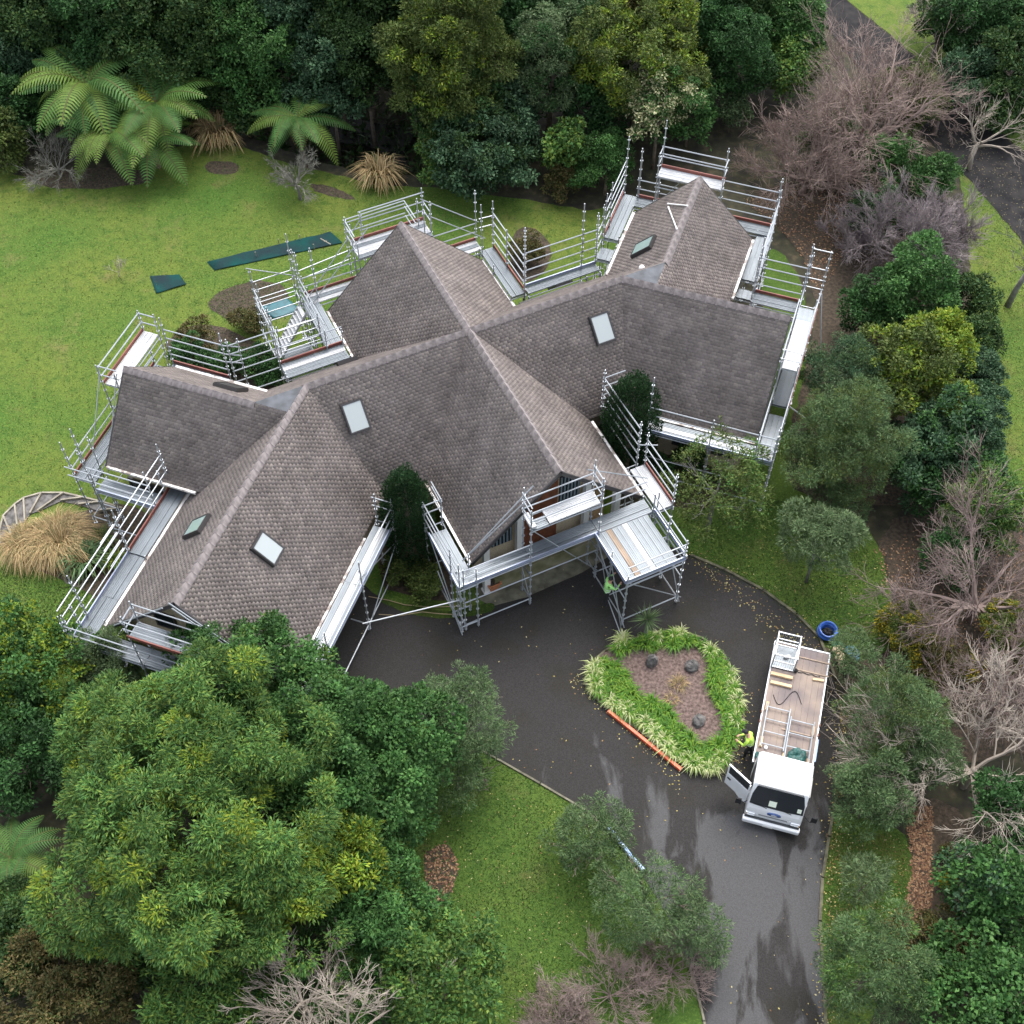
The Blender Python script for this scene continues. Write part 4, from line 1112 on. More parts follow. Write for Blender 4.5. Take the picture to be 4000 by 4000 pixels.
def crown_mesh(rx, ry, rz, pal, leaf=0.15, wratio=0.5, clump=0.55, dens=1.0, droop=0.0, airy=0.0, lobes=0, tip=None, tipf=0.0, seed=None, flat=0.35, spiky=0.0, cut=-0.45, fill=0.35):
    """foliage of one crown: clumps of leaves spread over and through an uneven ellipsoid centred at the origin"""
    g = rng
    rm = (rx + ry + rz) / 3
    K = lobes or int(min(48, max(9, 6.5 * rm + 6)))
    lc = unit(g.normal(size=(K, 3)) + np.array([0, 0, 0.35]))
    lu = g.uniform(0.35, 0.97, K)
    lpos = lc * np.array([rx, ry, rz]) * lu[:, None]
    lrad = rm * (0.58 - 0.36 * lu) * g.uniform(0.75, 1.3, K) * (1.15 if rm < 1.2 else 1.0)
    Cs, Ds = [], []
    for k in range(K):
        nk = max(5, int(4 * math.pi * lrad[k] ** 2 / (clump * clump * 2.9)))
        dk = unit(g.normal(size=(nk, 3)))
        pk_ = lpos[k] + dk * lrad[k] * np.array([1, 1, .85]) * g.uniform(1 - .08 - airy * .45, 1.05, (nk, 1))
        dist = np.linalg.norm(pk_[:, None, :] - lpos[None], axis=2) / lrad[None]
        dist[:, k] = 9
        ok = (dist.min(axis=1) > 0.8) & (pk_[:, 2] > cut * rz)
        Cs.append(pk_[ok]); Ds.append(unit(dk[ok] + unit(pk_[ok]) * .6))
    C = np.concatenate(Cs); d = np.concatenate(Ds)
    rcl = clump * g.uniform(0.6, 1.25, len(d))
    # inner clumps that close the crown
    ni = int(len(d) * fill)
    di = unit(g.normal(size=(ni, 3))); di[:, 2] = np.where(di[:, 2] < cut, -di[:, 2], di[:, 2])
    Ci = di * np.array([rx, ry, rz]) * g.uniform(0.35, 0.8, (ni, 1))
    C = np.concatenate([C, Ci]); d = np.concatenate([d, di]); rcl = np.concatenate([rcl, clump * g.uniform(0.7, 1.2, ni)])
    per = np.maximum(8, (dens * 6.4 * rcl * rcl / (leaf * leaf * wratio)).astype(int))
    idx = np.repeat(np.arange(len(C)), per); n = len(idx)
    v = unit(g.normal(size=(n, 3)) * .9 + d[idx] * 0.8 + np.array([0, 0, 0.6]))
    rad = g.uniform(0.35, 1.0, n) ** 0.6
    pos = C[idx] + v * (rcl[idx] * rad)[:, None] * np.array([1, 1, 0.75])
    ax = unit(v * (0.6 + spiky) + g.normal(size=(n, 3)) * 0.55 + np.array([0, 0, -droop]))
    nor = unit(v + np.array([0, 0, flat * 2]) + g.normal(size=(n, 3)) * 0.45)
    ln = leaf * g.uniform(0.7, 1.35, n); wd = ln * wratio * g.uniform(0.8, 1.2, n)
    V, Fq = leaf_quads(pos, ax, nor, ln, wd)
    ctint = g.uniform(0.68, 1.34, len(C))
    cols = pick_cols(n, pal, spread=0.2) * ctint[idx][:, None]
    if tip and tipf > 0:
        tipc = g.uniform(0, 1, len(C)) < tipf
        sel = tipc[idx] & (g.uniform(0, 1, n) < 0.75)
        cols[sel] = pick_cols(int(sel.sum()), tip)
    # loose sprays that break the outline
    ns = int(len(C) * (0.25 + 0.5 * airy)); per2 = 11
    si = g.integers(0, len(C), ns); sdv = unit(d[si] + g.normal(size=(ns, 3)) * .5 + np.array([0, 0, .25 - droop])); sl_ = clump * g.uniform(.7, 1.7, ns)
    ii = np.repeat(np.arange(ns), per2); tt = np.tile(np.linspace(.35, 1, per2), ns)
    pos2 = C[si][ii] + sdv[ii] * (sl_[ii] * tt)[:, None] + g.normal(size=(len(ii), 3)) * clump * .09
    ax2 = unit(sdv[ii] * .7 + g.normal(size=(len(ii), 3)) * .5); ln2 = leaf * g.uniform(.6, 1.2, len(ii))
    V2, F2 = leaf_quads(pos2, ax2, unit(g.normal(size=(len(ii), 3)) + np.array([0, 0, 1.])), ln2, ln2 * wratio)
    c2 = pick_cols(len(ii), pal, spread=.2) * g.uniform(.85, 1.3, ns)[ii][:, None]
    return np.concatenate([V, V2]), np.concatenate([Fq, F2 + len(V)]), np.concatenate([cols, c2])
def limbs(b, p, d, L, r, lev, spread=0.7, up=0.25, nseg=3, n=5, kids=(2, 3), shrink=0.68, tips=None, rmin=0.006, wob=0.18, taper=0.6):
    """grow tapered branches into mesh builder b"""
    pts = [p]; rr = [r]; dd = d.copy()
    for i in range(nseg):
        dd = (dd + Vector((rnd(-wob, wob), rnd(-wob, wob), rnd(-wob, wob) + up * 0.12))).normalized()
        pts.append(pts[-1] + dd * (L / nseg)); rr.append(max(rmin, r * (1 - (1 - taper) * (i + 1) / nseg)))
    if lev <= 0: rr[-1] = rmin * .5
    b.path(pts, rr, n=n)
    if lev <= 0:
        if tips is not None: tips.append(pts[-1])
        return
    k = random.randint(*kids) + (1 if lev == 1 else 0)
    for i in range(k):
        t = 1.0 if i == 0 else rnd(0.25, 0.95)
        j = min(nseg - 1, int(t * nseg)); f = t * nseg - j
        q = pts[j].lerp(pts[j + 1], f)
        rq = rr[j] + (rr[j + 1] - rr[j]) * f
        ax = dd.orthogonal().normalized(); ax.rotate(Quaternion(dd, rnd(0, 2 * math.pi)))
        nd = (dd + ax * spread * rnd(0.5, 1.3) * (0.4 if i == 0 else 1) + Vector((0, 0, up))).normalized()
        limbs(b, q, nd, L * shrink * rnd(0.7, 1.25), max(rmin, rq * (0.88 if i == 0 else rnd(.45, .65))), lev - 1, spread, up, 2 if lev < 3 else nseg, 3 if lev <= 2 else n, kids, shrink, tips, rmin, wob * 1.08, taper)
def trunk_part(root, h, r, reach, mt=None, k=4, lean=0.0, lev=1):
    b = MB()
    tip = Vector((rnd(-.2, .2) + lean, rnd(-.2, .2), h))
    b.path([Vector((0, 0, -0.15)), Vector((tip.x * .4, tip.y * .4, h * .5)), tip], [r * 1.25, r, r * .7], n=7)
    for i in range(k):
        a = 2 * math.pi * (i + rnd(0, .6)) / k
        d = Vector((math.cos(a), math.sin(a), 0.7)).normalized()
        q = Vector((tip.x * .7, tip.y * .7, h * rnd(.55, .95)))
        limbs(b, q, d, reach * rnd(.55, .75), r * .55, lev, 0.6, 0.2, 3, 5, rmin=.012)
    return b.build('trunk', mt or M['bark'], root, smooth=True)
LEAFTRIS = 0
def ground_z(x, y): return gully(x, y)
def tree(px, py, zc, rpx, name, label, cat='tree', pal='mid', rz=None, ry=None, trunk=None, mt=None, group=None, core=None, xy=None, blev=1, **kw):
    """crown centre seen at pixel (px,py) at height zc, horizontal radius rpx pixels"""
    global LEAFTRIS
    c = G(px, py, zc)
    rx = rpx / pxscale(px, py, zc)
    ry_ = (ry if ry else 1.0) * rx
    rz_ = rz if rz else rx * 0.8
    gz = ground_z(c.x, c.y)
    rz_ = min(rz_, (zc - gz) + 0.1) if 'cut' not in kw else rz_
    root = thing(name, label, cat, (c.x, c.y, gz), 0, group)
    V, Fq, cols = crown_mesh(rx, ry_, rz_, pal, **kw)
    V = V + np.array([0, 0, zc - gz])
    V[:, 2] = np.maximum(V[:, 2], 0.02)
    LEAFTRIS += len(Fq) * 2
    link(bpy.data.objects.new('crown', npmesh('crown', V, Fq, M['leaf'], cols)), root)
    h = max(0.3, (zc - gz) - rz_ * 0.25)
    trunk_part(root, h, trunk if trunk else max(0.04, 0.045 * rx), rx * 0.8, mt, lev=blev)
    return root
def bare(px, py, name, label, h, spread_r, mt, levels=5, kids=(2, 3), r=0.12, up=0.05, spread=0.75, stems=1, trunk_h=1.2, shrink=0.72, lean=(0, 0), cat='tree', n0=5, group=None, wob=0.2, rmin=0.008):
    p = G(px, py, 0); gz = ground_z(p.x, p.y)
    root = thing(name, label, cat, (p.x, p.y, gz), 0, group)
    b = MB()
    top = Vector((lean[0], lean[1], trunk_h))
    b.path([Vector((0, 0, -.15)), top * .5 + Vector((rnd(-.1, .1), rnd(-.1, .1), 0)), top], [r * 1.3, r, r * .85], n=8)
    b.build('trunk', mt, root, smooth=True)
    first = spread_r * (1 - shrink) * 1.05
    for i in range(n0):
        a = 2 * math.pi * (i + rnd(0, .7)) / n0
        d = Vector((math.cos(a), math.sin(a), rnd(.35, 1.1) * h / max(spread_r, .1))).normalized()
        bb = MB()
        limbs(bb, top * rnd(.75, 1.0), d, math.hypot(spread_r, h) * (1 - shrink) * 1.15, r * rnd(.5, .75), levels, spread, up, 3, 5, kids, shrink, None, rmin, wob)
        bb.build('limb', mt, root)
    return root

# ------------------------------------------------------------------ trees: front left group
tree(830, 3180, 4.4, 560, 'spreading_tree', 'broad light green dome shaped tree with drooping foliage at lower left', pal='fresh', rz=4.0, leaf=0.155, wratio=0.27, clump=0.55, droop=0.45, dens=1.0, tip='lime', tipf=0.14, trunk=.3, spiky=.5)
tree(1000, 2880, 3.5, 430, 'spreading_tree', 'dense dark green broadleaf tree hiding the corner of the left front wing', pal='mid', rz=2.9, leaf=0.13, wratio=0.55, clump=0.48, dens=1.0, tip='fresh', tipf=.2, trunk=.25)
tree(1420, 2990, 3.2, 330, 'broadleaf_tree', 'dark green rounded tree at the right of the lower left group beside the lawn', pal='mid', rz=3.0, leaf=0.13, wratio=0.6, clump=.5, tip='mid', tipf=.2)
tree(120, 2640, 2.3, 250, 'yellow_tipped_bush', 'dense green bush with yellow tips at the left edge below the lawn', 'bush', pal='mid', rz=2.2, leaf=0.14, wratio=0.55, clump=.42, tip='lime', tipf=.45)
tree(80, 2950, 2.0, 200, 'broadleaf_bush', 'dark green bush at the left edge below the yellow tipped bush', 'bush', pal='dark', rz=1.9, leaf=0.13, clump=.42)
tree(430, 2610, 2.0, 110, 'grey_shrub', 'small grey green shrub wedged between two bushes below the left gable', 'shrub', pal='grey', rz=1.9, leaf=.11, wratio=.25, clump=.35, airy=.3, spiky=.4)
tree(1130, 3440, 4.6, 150, 'lime_tree', 'bright lime green crown below the big dome shaped tree', pal='lime', rz=1.3, leaf=.17, wratio=.35, clump=.45, spiky=.4)
tree(1390, 3400, 4.0, 140, 'lime_tree', 'bright yellow green crown beside the lawn right of the big dome tree', pal='lime', rz=1.3, leaf=.17, wratio=.35, clump=.45, tip='fresh', tipf=.4, spiky=.4)
tree(1480, 3560, 2.6, 210, 'broadleaf_tree', 'mid green leafy tree at the bottom between lime crown and lawn', pal='mid', rz=2.0, leaf=.15, wratio=.4, clump=.45, airy=.3)
tree(1720, 3830, 2.2, 240, 'broadleaf_tree', 'bright green leafy tree at the bottom edge left of the lawn', pal='fresh', rz=1.9, leaf=.15, wratio=.45, clump=.45, airy=.2, dens=.9)
tree(1250, 3900, 1.4, 300, 'twiggy_tree', 'thin leaved green tree with pale bare branches at the bottom edge', pal='mid', rz=1.8, leaf=.15, wratio=.3, clump=.4, airy=.8, dens=.55, fill=.1, tip='fresh', tipf=.3)
tree(800, 3830, 2.2, 290, 'twiggy_tree', 'drooping green tree with thin leaves at the bottom left of the pale branches', pal='fresh', rz=2.0, leaf=.17, wratio=.28, clump=.45, airy=.5, dens=.7, fill=.2, spiky=.4)
tree(230, 3850, 1.8, 260, 'dark_bush', 'dark brownish green bush in the bottom left corner', 'bush', pal='bronze', rz=1.6, leaf=.13, wratio=.4, clump=.4, airy=.3)
tree(-20, 3700, 1.6, 200, 'dark_bush', 'dark olive bush cut by the left edge above the corner', 'bush', pal='bush', rz=1.5, leaf=.13, clump=.4)
tree(480, 3720, 1.4, 200, 'dark_bush', 'deep shaded green bush under the lower left trees', 'bush', pal='deep', rz=1.3, leaf=.14, clump=.45)
bare(1400, 4160, 'bare_shrub', 'pale grey bare branched shrub among green leaves at the bottom', 1.8, 3.2, M['paletwig'], levels=4, r=.08, trunk_h=3.0, n0=9, spread=.7, kids=(3, 4))
bare(1230, 4020, 'bare_shrub', 'pale twiggy shrub below the big dome shaped tree', 1.6, 2.4, M['paletwig'], levels=4, r=.07, trunk_h=3.2, n0=8, spread=.6, kids=(3, 4))
bare(70, 3130, 'bare_shrub', 'greyish brown twiggy shrub at the left edge beside the big dome tree', 1.8, 1.6, M['redtwig'], levels=4, r=.06, trunk_h=.5, n0=8)
# feathery trees along the drive
FE = dict(pal='feather', leaf=.12, wratio=.2, clump=.27, airy=1.15, dens=.35, droop=.25, spiky=.7, fill=.24, tip='grey', tipf=.4, lobes=15, blev=3)
tree(1790, 2810, 2.6, 205, 'feathery_tree', 'feathery grey green tree overhanging the left edge of the drive', rz=2.1, **FE)
tree(1780, 3000, 1.7, 160, 'feathery_tree', 'lower feathery grey green tree at the corner of the front lawn', rz=1.6, **FE)
tree(2300, 3270, 1.6, 160, 'feathery_tree', 'feathery green tree on the lawn edge left of the drive', rz=1.6, **FE)
tree(2540, 3520, 2.2, 200, 'feathery_tree', 'feathery green tree nearest the drive at lower centre', rz=1.8, **FE)
tree(2700, 3640, 1.6, 130, 'feathery_tree', 'small feathery tree leaning over the drive at lower centre', rz=1.3, **FE)
bare(2380, 3900, 'bare_shrub', 'reddish brown bare shrub at the bottom edge left of the drive', 1.7, 1.9, M['redtwig'], levels=4, r=.03, trunk_h=.35, n0=13, wob=.25, kids=(3, 4), rmin=.006)
bare(2620, 3800, 'bare_shrub', 'reddish bare twiggy shrub beside the kerb at the bottom', 1.4, 1.5, M['redtwig'], levels=4, r=.03, trunk_h=.3, n0=13, wob=.25, kids=(3, 4), rmin=.006)
bare(2180, 4010, 'bare_shrub', 'reddish bare shrub cut by the bottom edge on the front lawn', 1.3, 1.5, M['redtwig'], levels=4, r=.03, trunk_h=.3, n0=13, wob=.25, kids=(3, 4), rmin=.006)
# right of the drive
tree(3400, 3800, 2.2, 215, 'feathery_tree', 'full feathery green tree beside the drive at lower right', rz=1.9, pal='feather', leaf=.125, wratio=.2, clump=.33, airy=.95, dens=.45, lobes=22, blev=2, spiky=.6, tip='fresh', tipf=.3)
tree(3375, 3440, 1.5, 75, 'young_tree', 'thin young feathery tree standing alone on the strip lawn', rz=1.1, pal='grey', leaf=.15, wratio=.15, clump=.3, airy=.7, dens=.4, spiky=.7, fill=.1)
tree(3400, 3110, 1.8, 140, 'feathery_tree', 'dense feathery dark green tree right of the truck cab', rz=1.8, pal='feather', leaf=.125, wratio=.2, clump=.33, airy=.95, dens=.45, lobes=22, blev=2, spiky=.5)
tree(3500, 2800, 2.3, 200, 'feathery_tree', 'large feathery green tree overhanging the truck deck', rz=2.3, pal='feather', leaf=.125, wratio=.18, clump=.33, airy=.95, dens=.45, lobes=22, blev=2, spiky=.6, tip='olive', tipf=.3)
tree(3560, 2950, 2.0, 150, 'feathery_tree', 'feathery dark green tree behind the pale bare branches', rz=1.7, **FE)
tree(3330, 2560, 1.4, 90, 'feathery_tree', 'small feathery tree at the tail of the truck over the sacks', rz=1.1, **FE)
tree(3650, 3730, .7, 200, 'ground_cover_bush', 'low dark green bush dotted with yellow flowers at lower right', 'bush', pal='bronze', rz=.75, leaf=.09, wratio=.5, clump=.35, tip='yellow', tipf=.03)
tree(3890, 3480, 2.0, 190, 'broadleaf_bush', 'glossy broad green bush at the right edge below the bare tree', 'bush', pal='mid', rz=1.9, leaf=.15, wratio=.6, clump=.45, tip='blue', tipf=.3)
tree(3860, 3870, 2.0, 240, 'broadleaf_bush', 'large glossy green bush in the bottom right corner', 'bush', pal='mid', rz=1.9, leaf=.15, wratio=.6, clump=.45)
tree(3980, 3200, 1.8, 130, 'broadleaf_bush', 'green bush cut by the right edge behind the bare tree', 'bush', pal='dark', rz=1.7, leaf=.14, clump=.45)
tree(3720, 3390, .22, 27, 'clipped_ball_shrub', 'small round green shrub in the bark bed', 'shrub', pal='mid', rz=.24, leaf=.06, clump=.14)
tree(3702, 3450, .22, 24, 'clipped_ball_shrub', 'small round yellow shrub in the bark bed', 'shrub', pal='yellow', rz=.22, leaf=.06, clump=.14)
tree(3700, 3335, .22, 24, 'clipped_ball_shrub', 'small olive shrub in the bark bed under the bare branches', 'shrub', pal='bronze', rz=.22, leaf=.06, clump=.14)
bare(3760, 3070, 'bare_tree', 'large pale grey bare tree with spreading limbs at the right edge', 4.0, 4.4, M['paletwig'], levels=5, r=.13, trunk_h=1.4, n0=7, spread=.7, shrink=.74, up=.03, kids=(3, 4))
bare(3790, 2420, 'bare_tree', 'reddish brown bare tree fanning out above the yellow shrubs at right', 4.2, 4.0, M['redtwig'], levels=5, r=.16, trunk_h=1.0, n0=9, spread=.7, shrink=.75, up=.05, kids=(3, 4))
bare(3880, 2780, 'bare_tree', 'pinkish grey bare tree between the two large bare trees at the right edge', 3.0, 3.0, M['redtwig'], levels=5, r=.12, trunk_h=.8, n0=7, spread=.7, kids=(3, 4))
tree(3540, 2470, .9, 120, 'yellow_shrub', 'yellow flowering shrub on the lawn beyond the truck', 'shrub', pal='olive', rz=.85, leaf=.10, wratio=.4, clump=.3, airy=.4, tip='yellow', tipf=.7)
tree(3940, 2480, 1.2, 120, 'yellow_shrub', 'bright yellow flowering shrub at the right edge', 'shrub', pal='olive', rz=1.1, leaf=.10, wratio=.4, clump=.3, airy=.4, tip='yellow', tipf=.5)
tree(3700, 2600, .8, 110, 'yellow_shrub', 'sparse olive shrub with yellow flowers below the reddish bare tree', 'shrub', pal='bronze', rz=.75, leaf=.1, wratio=.4, clump=.3, airy=.5, tip='yellow', tipf=.2)
tree(3840, 1990, 2.2, 145, 'round_tree', 'rounded bright green tree beside the verge at right', pal='fresh', rz=1.8, leaf=.13, wratio=.4, clump=.4)
tree(3720, 2170, 1.4, 90, 'broadleaf_bush', 'dark green bush under the bright round tree', 'bush', pal='dark', rz=1.2, leaf=.13, clump=.4)
# young standard trees on the right lawn
r_ = tree(3205, 2110, 2.9, 165, 'young_tree', 'young grey green tree with a bare pale trunk on the right lawn', rz=1.2, pal='grey', leaf=.15, wratio=.2, clump=.38, airy=.6, dens=.7, spiky=.6, fill=.25, trunk=.06, mt=M['greybark'], blev=2)
tree(2800, 1900, 3.0, 215, 'sparse_tree', 'sparse olive tree with visible branches in front of the right wing', rz=2.0, pal='olive', leaf=.13, wratio=.35, clump=.38, airy=1.0, dens=.34, fill=.1, trunk=.1, mt=M['greybark'], tip='fresh', tipf=.25, blev=3)
# mass of trees right of the house
tree(3285, 1760, 3.0, 235, 'feathery_tree', 'big feathery olive green tree beside the right end scaffold', rz=2.8, pal='feather', leaf=.125, wratio=.2, clump=.33, airy=.95, dens=.45, lobes=22, blev=2, spiky=.6, tip='olive', tipf=.45)
tree(3300, 1480, 2.6, 170, 'feathery_tree', 'feathery blue green tree between olive tree and lime tree', rz=2.1, pal='blue', leaf=.125, wratio=.22, clump=.33, airy=.95, dens=.45, lobes=22, blev=2, spiky=.6, tip='feather', tipf=.5)
tree(3560, 1440, 3.2, 215, 'lime_tree', 'yellow green tree standing above the dark shrubs at right', pal='olive', rz=2.4, leaf=.16, wratio=.45, clump=.42, airy=.3, tip='lime', tipf=.55)
tree(3690, 1330, 3.6, 90, 'lime_tree', 'upright yellow green crown beside the verge hedge', pal='lime', rz=1.8, leaf=.15, wratio=.45, clump=.38, airy=.3)
tree(3560, 1140, 2.8, 155, 'broadleaf_tree', 'dark green rounded tree below the purple bare trees', pal='mid', rz=2.4, leaf=.15, wratio=.5, clump=.45)
tree(3410, 1220, 1.8, 120, 'broadleaf_bush', 'dark green bush left of the dark rounded tree', 'bush', pal='dark', rz=1.7, leaf=.14, wratio=.5, clump=.42)
tree(3680, 1750, 2.3, 205, 'broadleaf_tree', 'glossy blue green broadleaf tree beside the verge', pal='blue', rz=2.1, leaf=.15, wratio=.55, clump=.45, tip='mid', tipf=.3)
tree(3590, 1880, 1.5, 150, 'broadleaf_bush', 'dark glossy green bush in front of the blue green tree', 'bush', pal='dark', rz=1.4, leaf=.14, wratio=.5, clump=.42, tip='blue', tipf=.3)
tree(3260, 1960, 1.0, 110, 'feathery_bush', 'low feathery bush at the foot of the olive feathery tree', 'bush', rz=.95, **FE)
for i, (x, y, r) in enumerate(((3800, 1180, 75), (3820, 1320, 70), (3830, 1460, 75), (3835, 1610, 75), (3830, 1760, 85))):
    tree(x, y, 1.3, r, 'hedge_bush', ['dark hedge bush at the top end of the verge hedge', 'second hedge bush from the top along the verge', 'middle hedge bush along the verge', 'fourth hedge bush from the top along the verge', 'lowest hedge bush beside the verge near the round tree'][i], 'bush', pal='bush' if i < 2 else 'blue', rz=1.25, leaf=.13, wratio=.5, clump=.38, group='hedge along the verge')
bare(3480, 1060, 'bare_tree', 'purple grey bare tree beyond the far right corner of the house', 3.0, 3.4, M['purpletwig'], levels=5, r=.14, trunk_h=1.1, n0=8, spread=.7, shrink=.74, kids=(3, 4))
bare(3640, 1010, 'bare_tree', 'dusky purple twiggy tree beside the verge', 2.6, 2.8, M['purpletwig'], levels=5, r=.1, trunk_h=.9, n0=8, spread=.7, shrink=.75, kids=(3, 4))
bare(3320, 1010, 'bare_shrub', 'purple twiggy shrub behind the right back scaffold', 2.0, 2.2, M['purpletwig'], levels=5, r=.07, trunk_h=.5, n0=7, kids=(3, 4))
bare(3330, 640, 'bare_tree', 'huge brown bare tree with a wide twiggy crown at upper right', 5.0, 5.6, M['browntwig'], levels=5, r=.28, trunk_h=1.6, n0=9, spread=.75, shrink=.76, up=.02, kids=(3, 4))
bare(3130, 760, 'bare_tree', 'brown bare tree with low hooked branches behind the far right gable', 3.2, 4.0, M['browntwig'], levels=5, r=.16, trunk_h=1.0, n0=8, spread=.7, shrink=.75, kids=(3, 4))
bare(3650, 520, 'bare_tree', 'pinkish brown bare tree leaning towards the road', 2.4, 2.0, M['redtwig'], levels=5, r=.13, trunk_h=1.0, n0=7, shrink=.75, kids=(2, 3))
bare(3785, 660, 'bare_tree', 'lichen covered bare tree at the edge of the road', 3.4, 2.2, M['paletwig'], levels=4, r=.13, trunk_h=1.6, n0=5, shrink=.74)
bare(3935, 1195, 'bare_tree', 'small grey trunked bare tree standing on the verge', 3.0, 1.7, M['greybark'], levels=4, r=.13, trunk_h=2.2, n0=4, shrink=.7, lean=(.25, 0))
bare(3640, 240, 'bare_tree', 'pale branched bare tree on the far side of the road', 3.2, 2.8, M['paletwig'], levels=5, r=.13, trunk_h=1.2, n0=6, shrink=.72)
bare(3960, 470, 'bare_tree', 'reddish bare tree beyond the road at the right edge', 2.8, 2.6, M['redtwig'], levels=5, r=.1, trunk_h=1.0, n0=6, shrink=.74)
tree(3480, 660, 1.4, 120, 'broadleaf_bush', 'green bush under the huge brown bare tree', 'bush', pal='mid', rz=1.3, leaf=.15, wratio=.5, clump=.45)
tree(3640, 720, 1.2, 90, 'broadleaf_bush', 'green bush beside the verge under the bare trees', 'bush', pal='mid', rz=1.1, leaf=.15, clump=.42)
tree(3430, 860, 1.4, 110, 'broadleaf_bush', 'dark bush under the purple bare tree', 'bush', pal='dark', rz=1.3, leaf=.14, clump=.42)
tree(3260, 560, 1.5, 130, 'broadleaf_bush', 'dark green undergrowth bush behind the brown bare tree', 'bush', pal='bush', rz=1.4, leaf=.14, clump=.45)
tree(3540, 400, 1.6, 150, 'broadleaf_bush', 'olive undergrowth bush beside the road', 'bush', pal='olive', rz=1.4, leaf=.14, clump=.45, airy=.4)
# beyond the road
for x, y, r, z, l, p in ((3700, 60, 130, 2.2, 'dark bush beyond the road at the top edge', 'bush'), (3870, 130, 170, 2.6, 'large dark green bush beyond the road at upper right', 'dark'), (3990, 280, 150, 2.4, 'dark green bush at the right edge beyond the road', 'bush'), (3800, 330, 110, 1.6, 'low grey green bush beyond the road', 'blue'), (4000, 60, 160, 3.0, 'dark tree in the top right corner', 'deep'), (3920, 420, 100, 1.4, 'low dark bush on the bank beyond the road', 'bush')):
    tree(x, y, z, r, 'broadleaf_bush', l, 'bush', pal=p, rz=z * .95, leaf=.17, wratio=.5, clump=.5, group='bushes beyond the road')
# ------------------------------------------------------------------ bush behind the house, from right to left
BK = dict(leaf=.18, wratio=.5, clump=.55)
tree(2865, 260, 3.2, 125, 'oval_tree', 'dense dark green egg shaped tree behind the far right gable', pal='dark', rz=3.0, leaf=.15, wratio=.5, clump=.42)
tree(3060, 130, 2.8, 150, 'broadleaf_tree', 'mid green tree beside the road at the top', pal='mid', rz=2.4, **BK)
tree(3080, 300, 2.0, 130, 'broadleaf_bush', 'pale green bush left of the huge brown bare tree', 'bush', pal='fresh', rz=1.8, **BK)
tree(2900, 60, 3.4, 150, 'broadleaf_tree', 'dark tree at the top edge left of the road', pal='bush', rz=3.0, **BK)
tree(2860, 440, 1.2, 50, 'grey_shrub', 'small grey green shrub in the gap behind the far right gable', 'shrub', pal='grey', rz=1.0, leaf=.13, clump=.3)
tree(2500, 250, 4.4, 250, 'olive_tree', 'large rounded olive yellow tree behind the far right gable', pal='olive', rz=3.4, leaf=.17, wratio=.4, clump=.5, airy=.35, tip='lime', tipf=.5)
tree(2575, 430, 3.6, 140, 'flowering_tree', 'cream flowered tree just behind the far right gable scaffold', pal='mid', rz=2.2, leaf=.15, wratio=.5, clump=.38, airy=.4, tip='cream', tipf=.75)
tree(2700, 420, 2.4, 100, 'broadleaf_tree', 'green tree right of the cream flowered tree', pal='mid', rz=2.2, **BK)
tree(2150, 230, 4.2, 190, 'grey_tree', 'grey green fine leaved tree in the middle of the bush behind', pal='grey', rz=3.2, leaf=.16, wratio=.3, clump=.5, airy=.4, tip='dark', tipf=.3)
tree(2250, 60, 4.5, 170, 'grey_tree', 'greyish olive tree at the top edge behind the fine leaved tree', pal='grey', rz=3.2, leaf=.16, wratio=.3, clump=.5, airy=.5, tip='bronze', tipf=.3)
tree(1760, 200, 5.6, 215, 'podocarp_tree', 'tall yellow green conifer like tree at the top centre', pal='olive', rz=4.6, leaf=.17, wratio=.35, clump=.5, airy=.35, tip='lime', tipf=.15, spiky=.3)
tree(1800, 440, 3.0, 150, 'podocarp_tree', 'olive skirted lower tree under the tall yellow green tree', pal='olive', rz=2.6, leaf=.16, wratio=.35, clump=.45, airy=.4, tip='dark', tipf=.4)
tree(1890, 590, 1.9, 215, 'glaucous_bush', 'wide dark blue green bush at the back edge of the lawn', 'bush', pal='blue', rz=1.85, leaf=.17, wratio=.55, clump=.48, tip='deep', tipf=.3)
tree(1990, 440, 2.2, 120, 'glaucous_bush', 'dark blue green bush behind the wide blue green bush', 'bush', pal='blue', rz=2.0, leaf=.17, wratio=.55, clump=.48, tip='dark', tipf=.3)
tree(1720, 620, 1.3, 80, 'broadleaf_bush', 'fresh green bush beside the dark stream gap', 'bush', pal='fresh', rz=1.2, leaf=.16, clump=.4)
tree(2200, 600, 2.0, 90, 'broadleaf_bush', 'bright green broad leaved shrub at the lawn edge behind the house', 'bush', pal='fresh', rz=1.8, leaf=.2, wratio=.6, clump=.4, airy=.3)
tree(2370, 660, 1.6, 125, 'broadleaf_bush', 'dense mid green shrub behind the four rail scaffold', 'bush', pal='mid', rz=1.5, leaf=.13, clump=.42)
tree(2200, 720, .9, 62, 'bronze_shrub', 'low bronze green shrub at the back lawn edge', 'shrub', pal='bronze', rz=.9, leaf=.11, clump=.3)
tree(2330, 420, 2.2, 130, 'broadleaf_tree', 'shaded green tree between olive tree and lawn shrubs', pal='dark', rz=2.0, **BK)
tree(2070, 980, .7, 60, 'bronze_shrub', 'round dark bronze shrub beside the back gable scaffold', 'shrub', pal='bronze', rz=.65, leaf=.09, clump=.28)
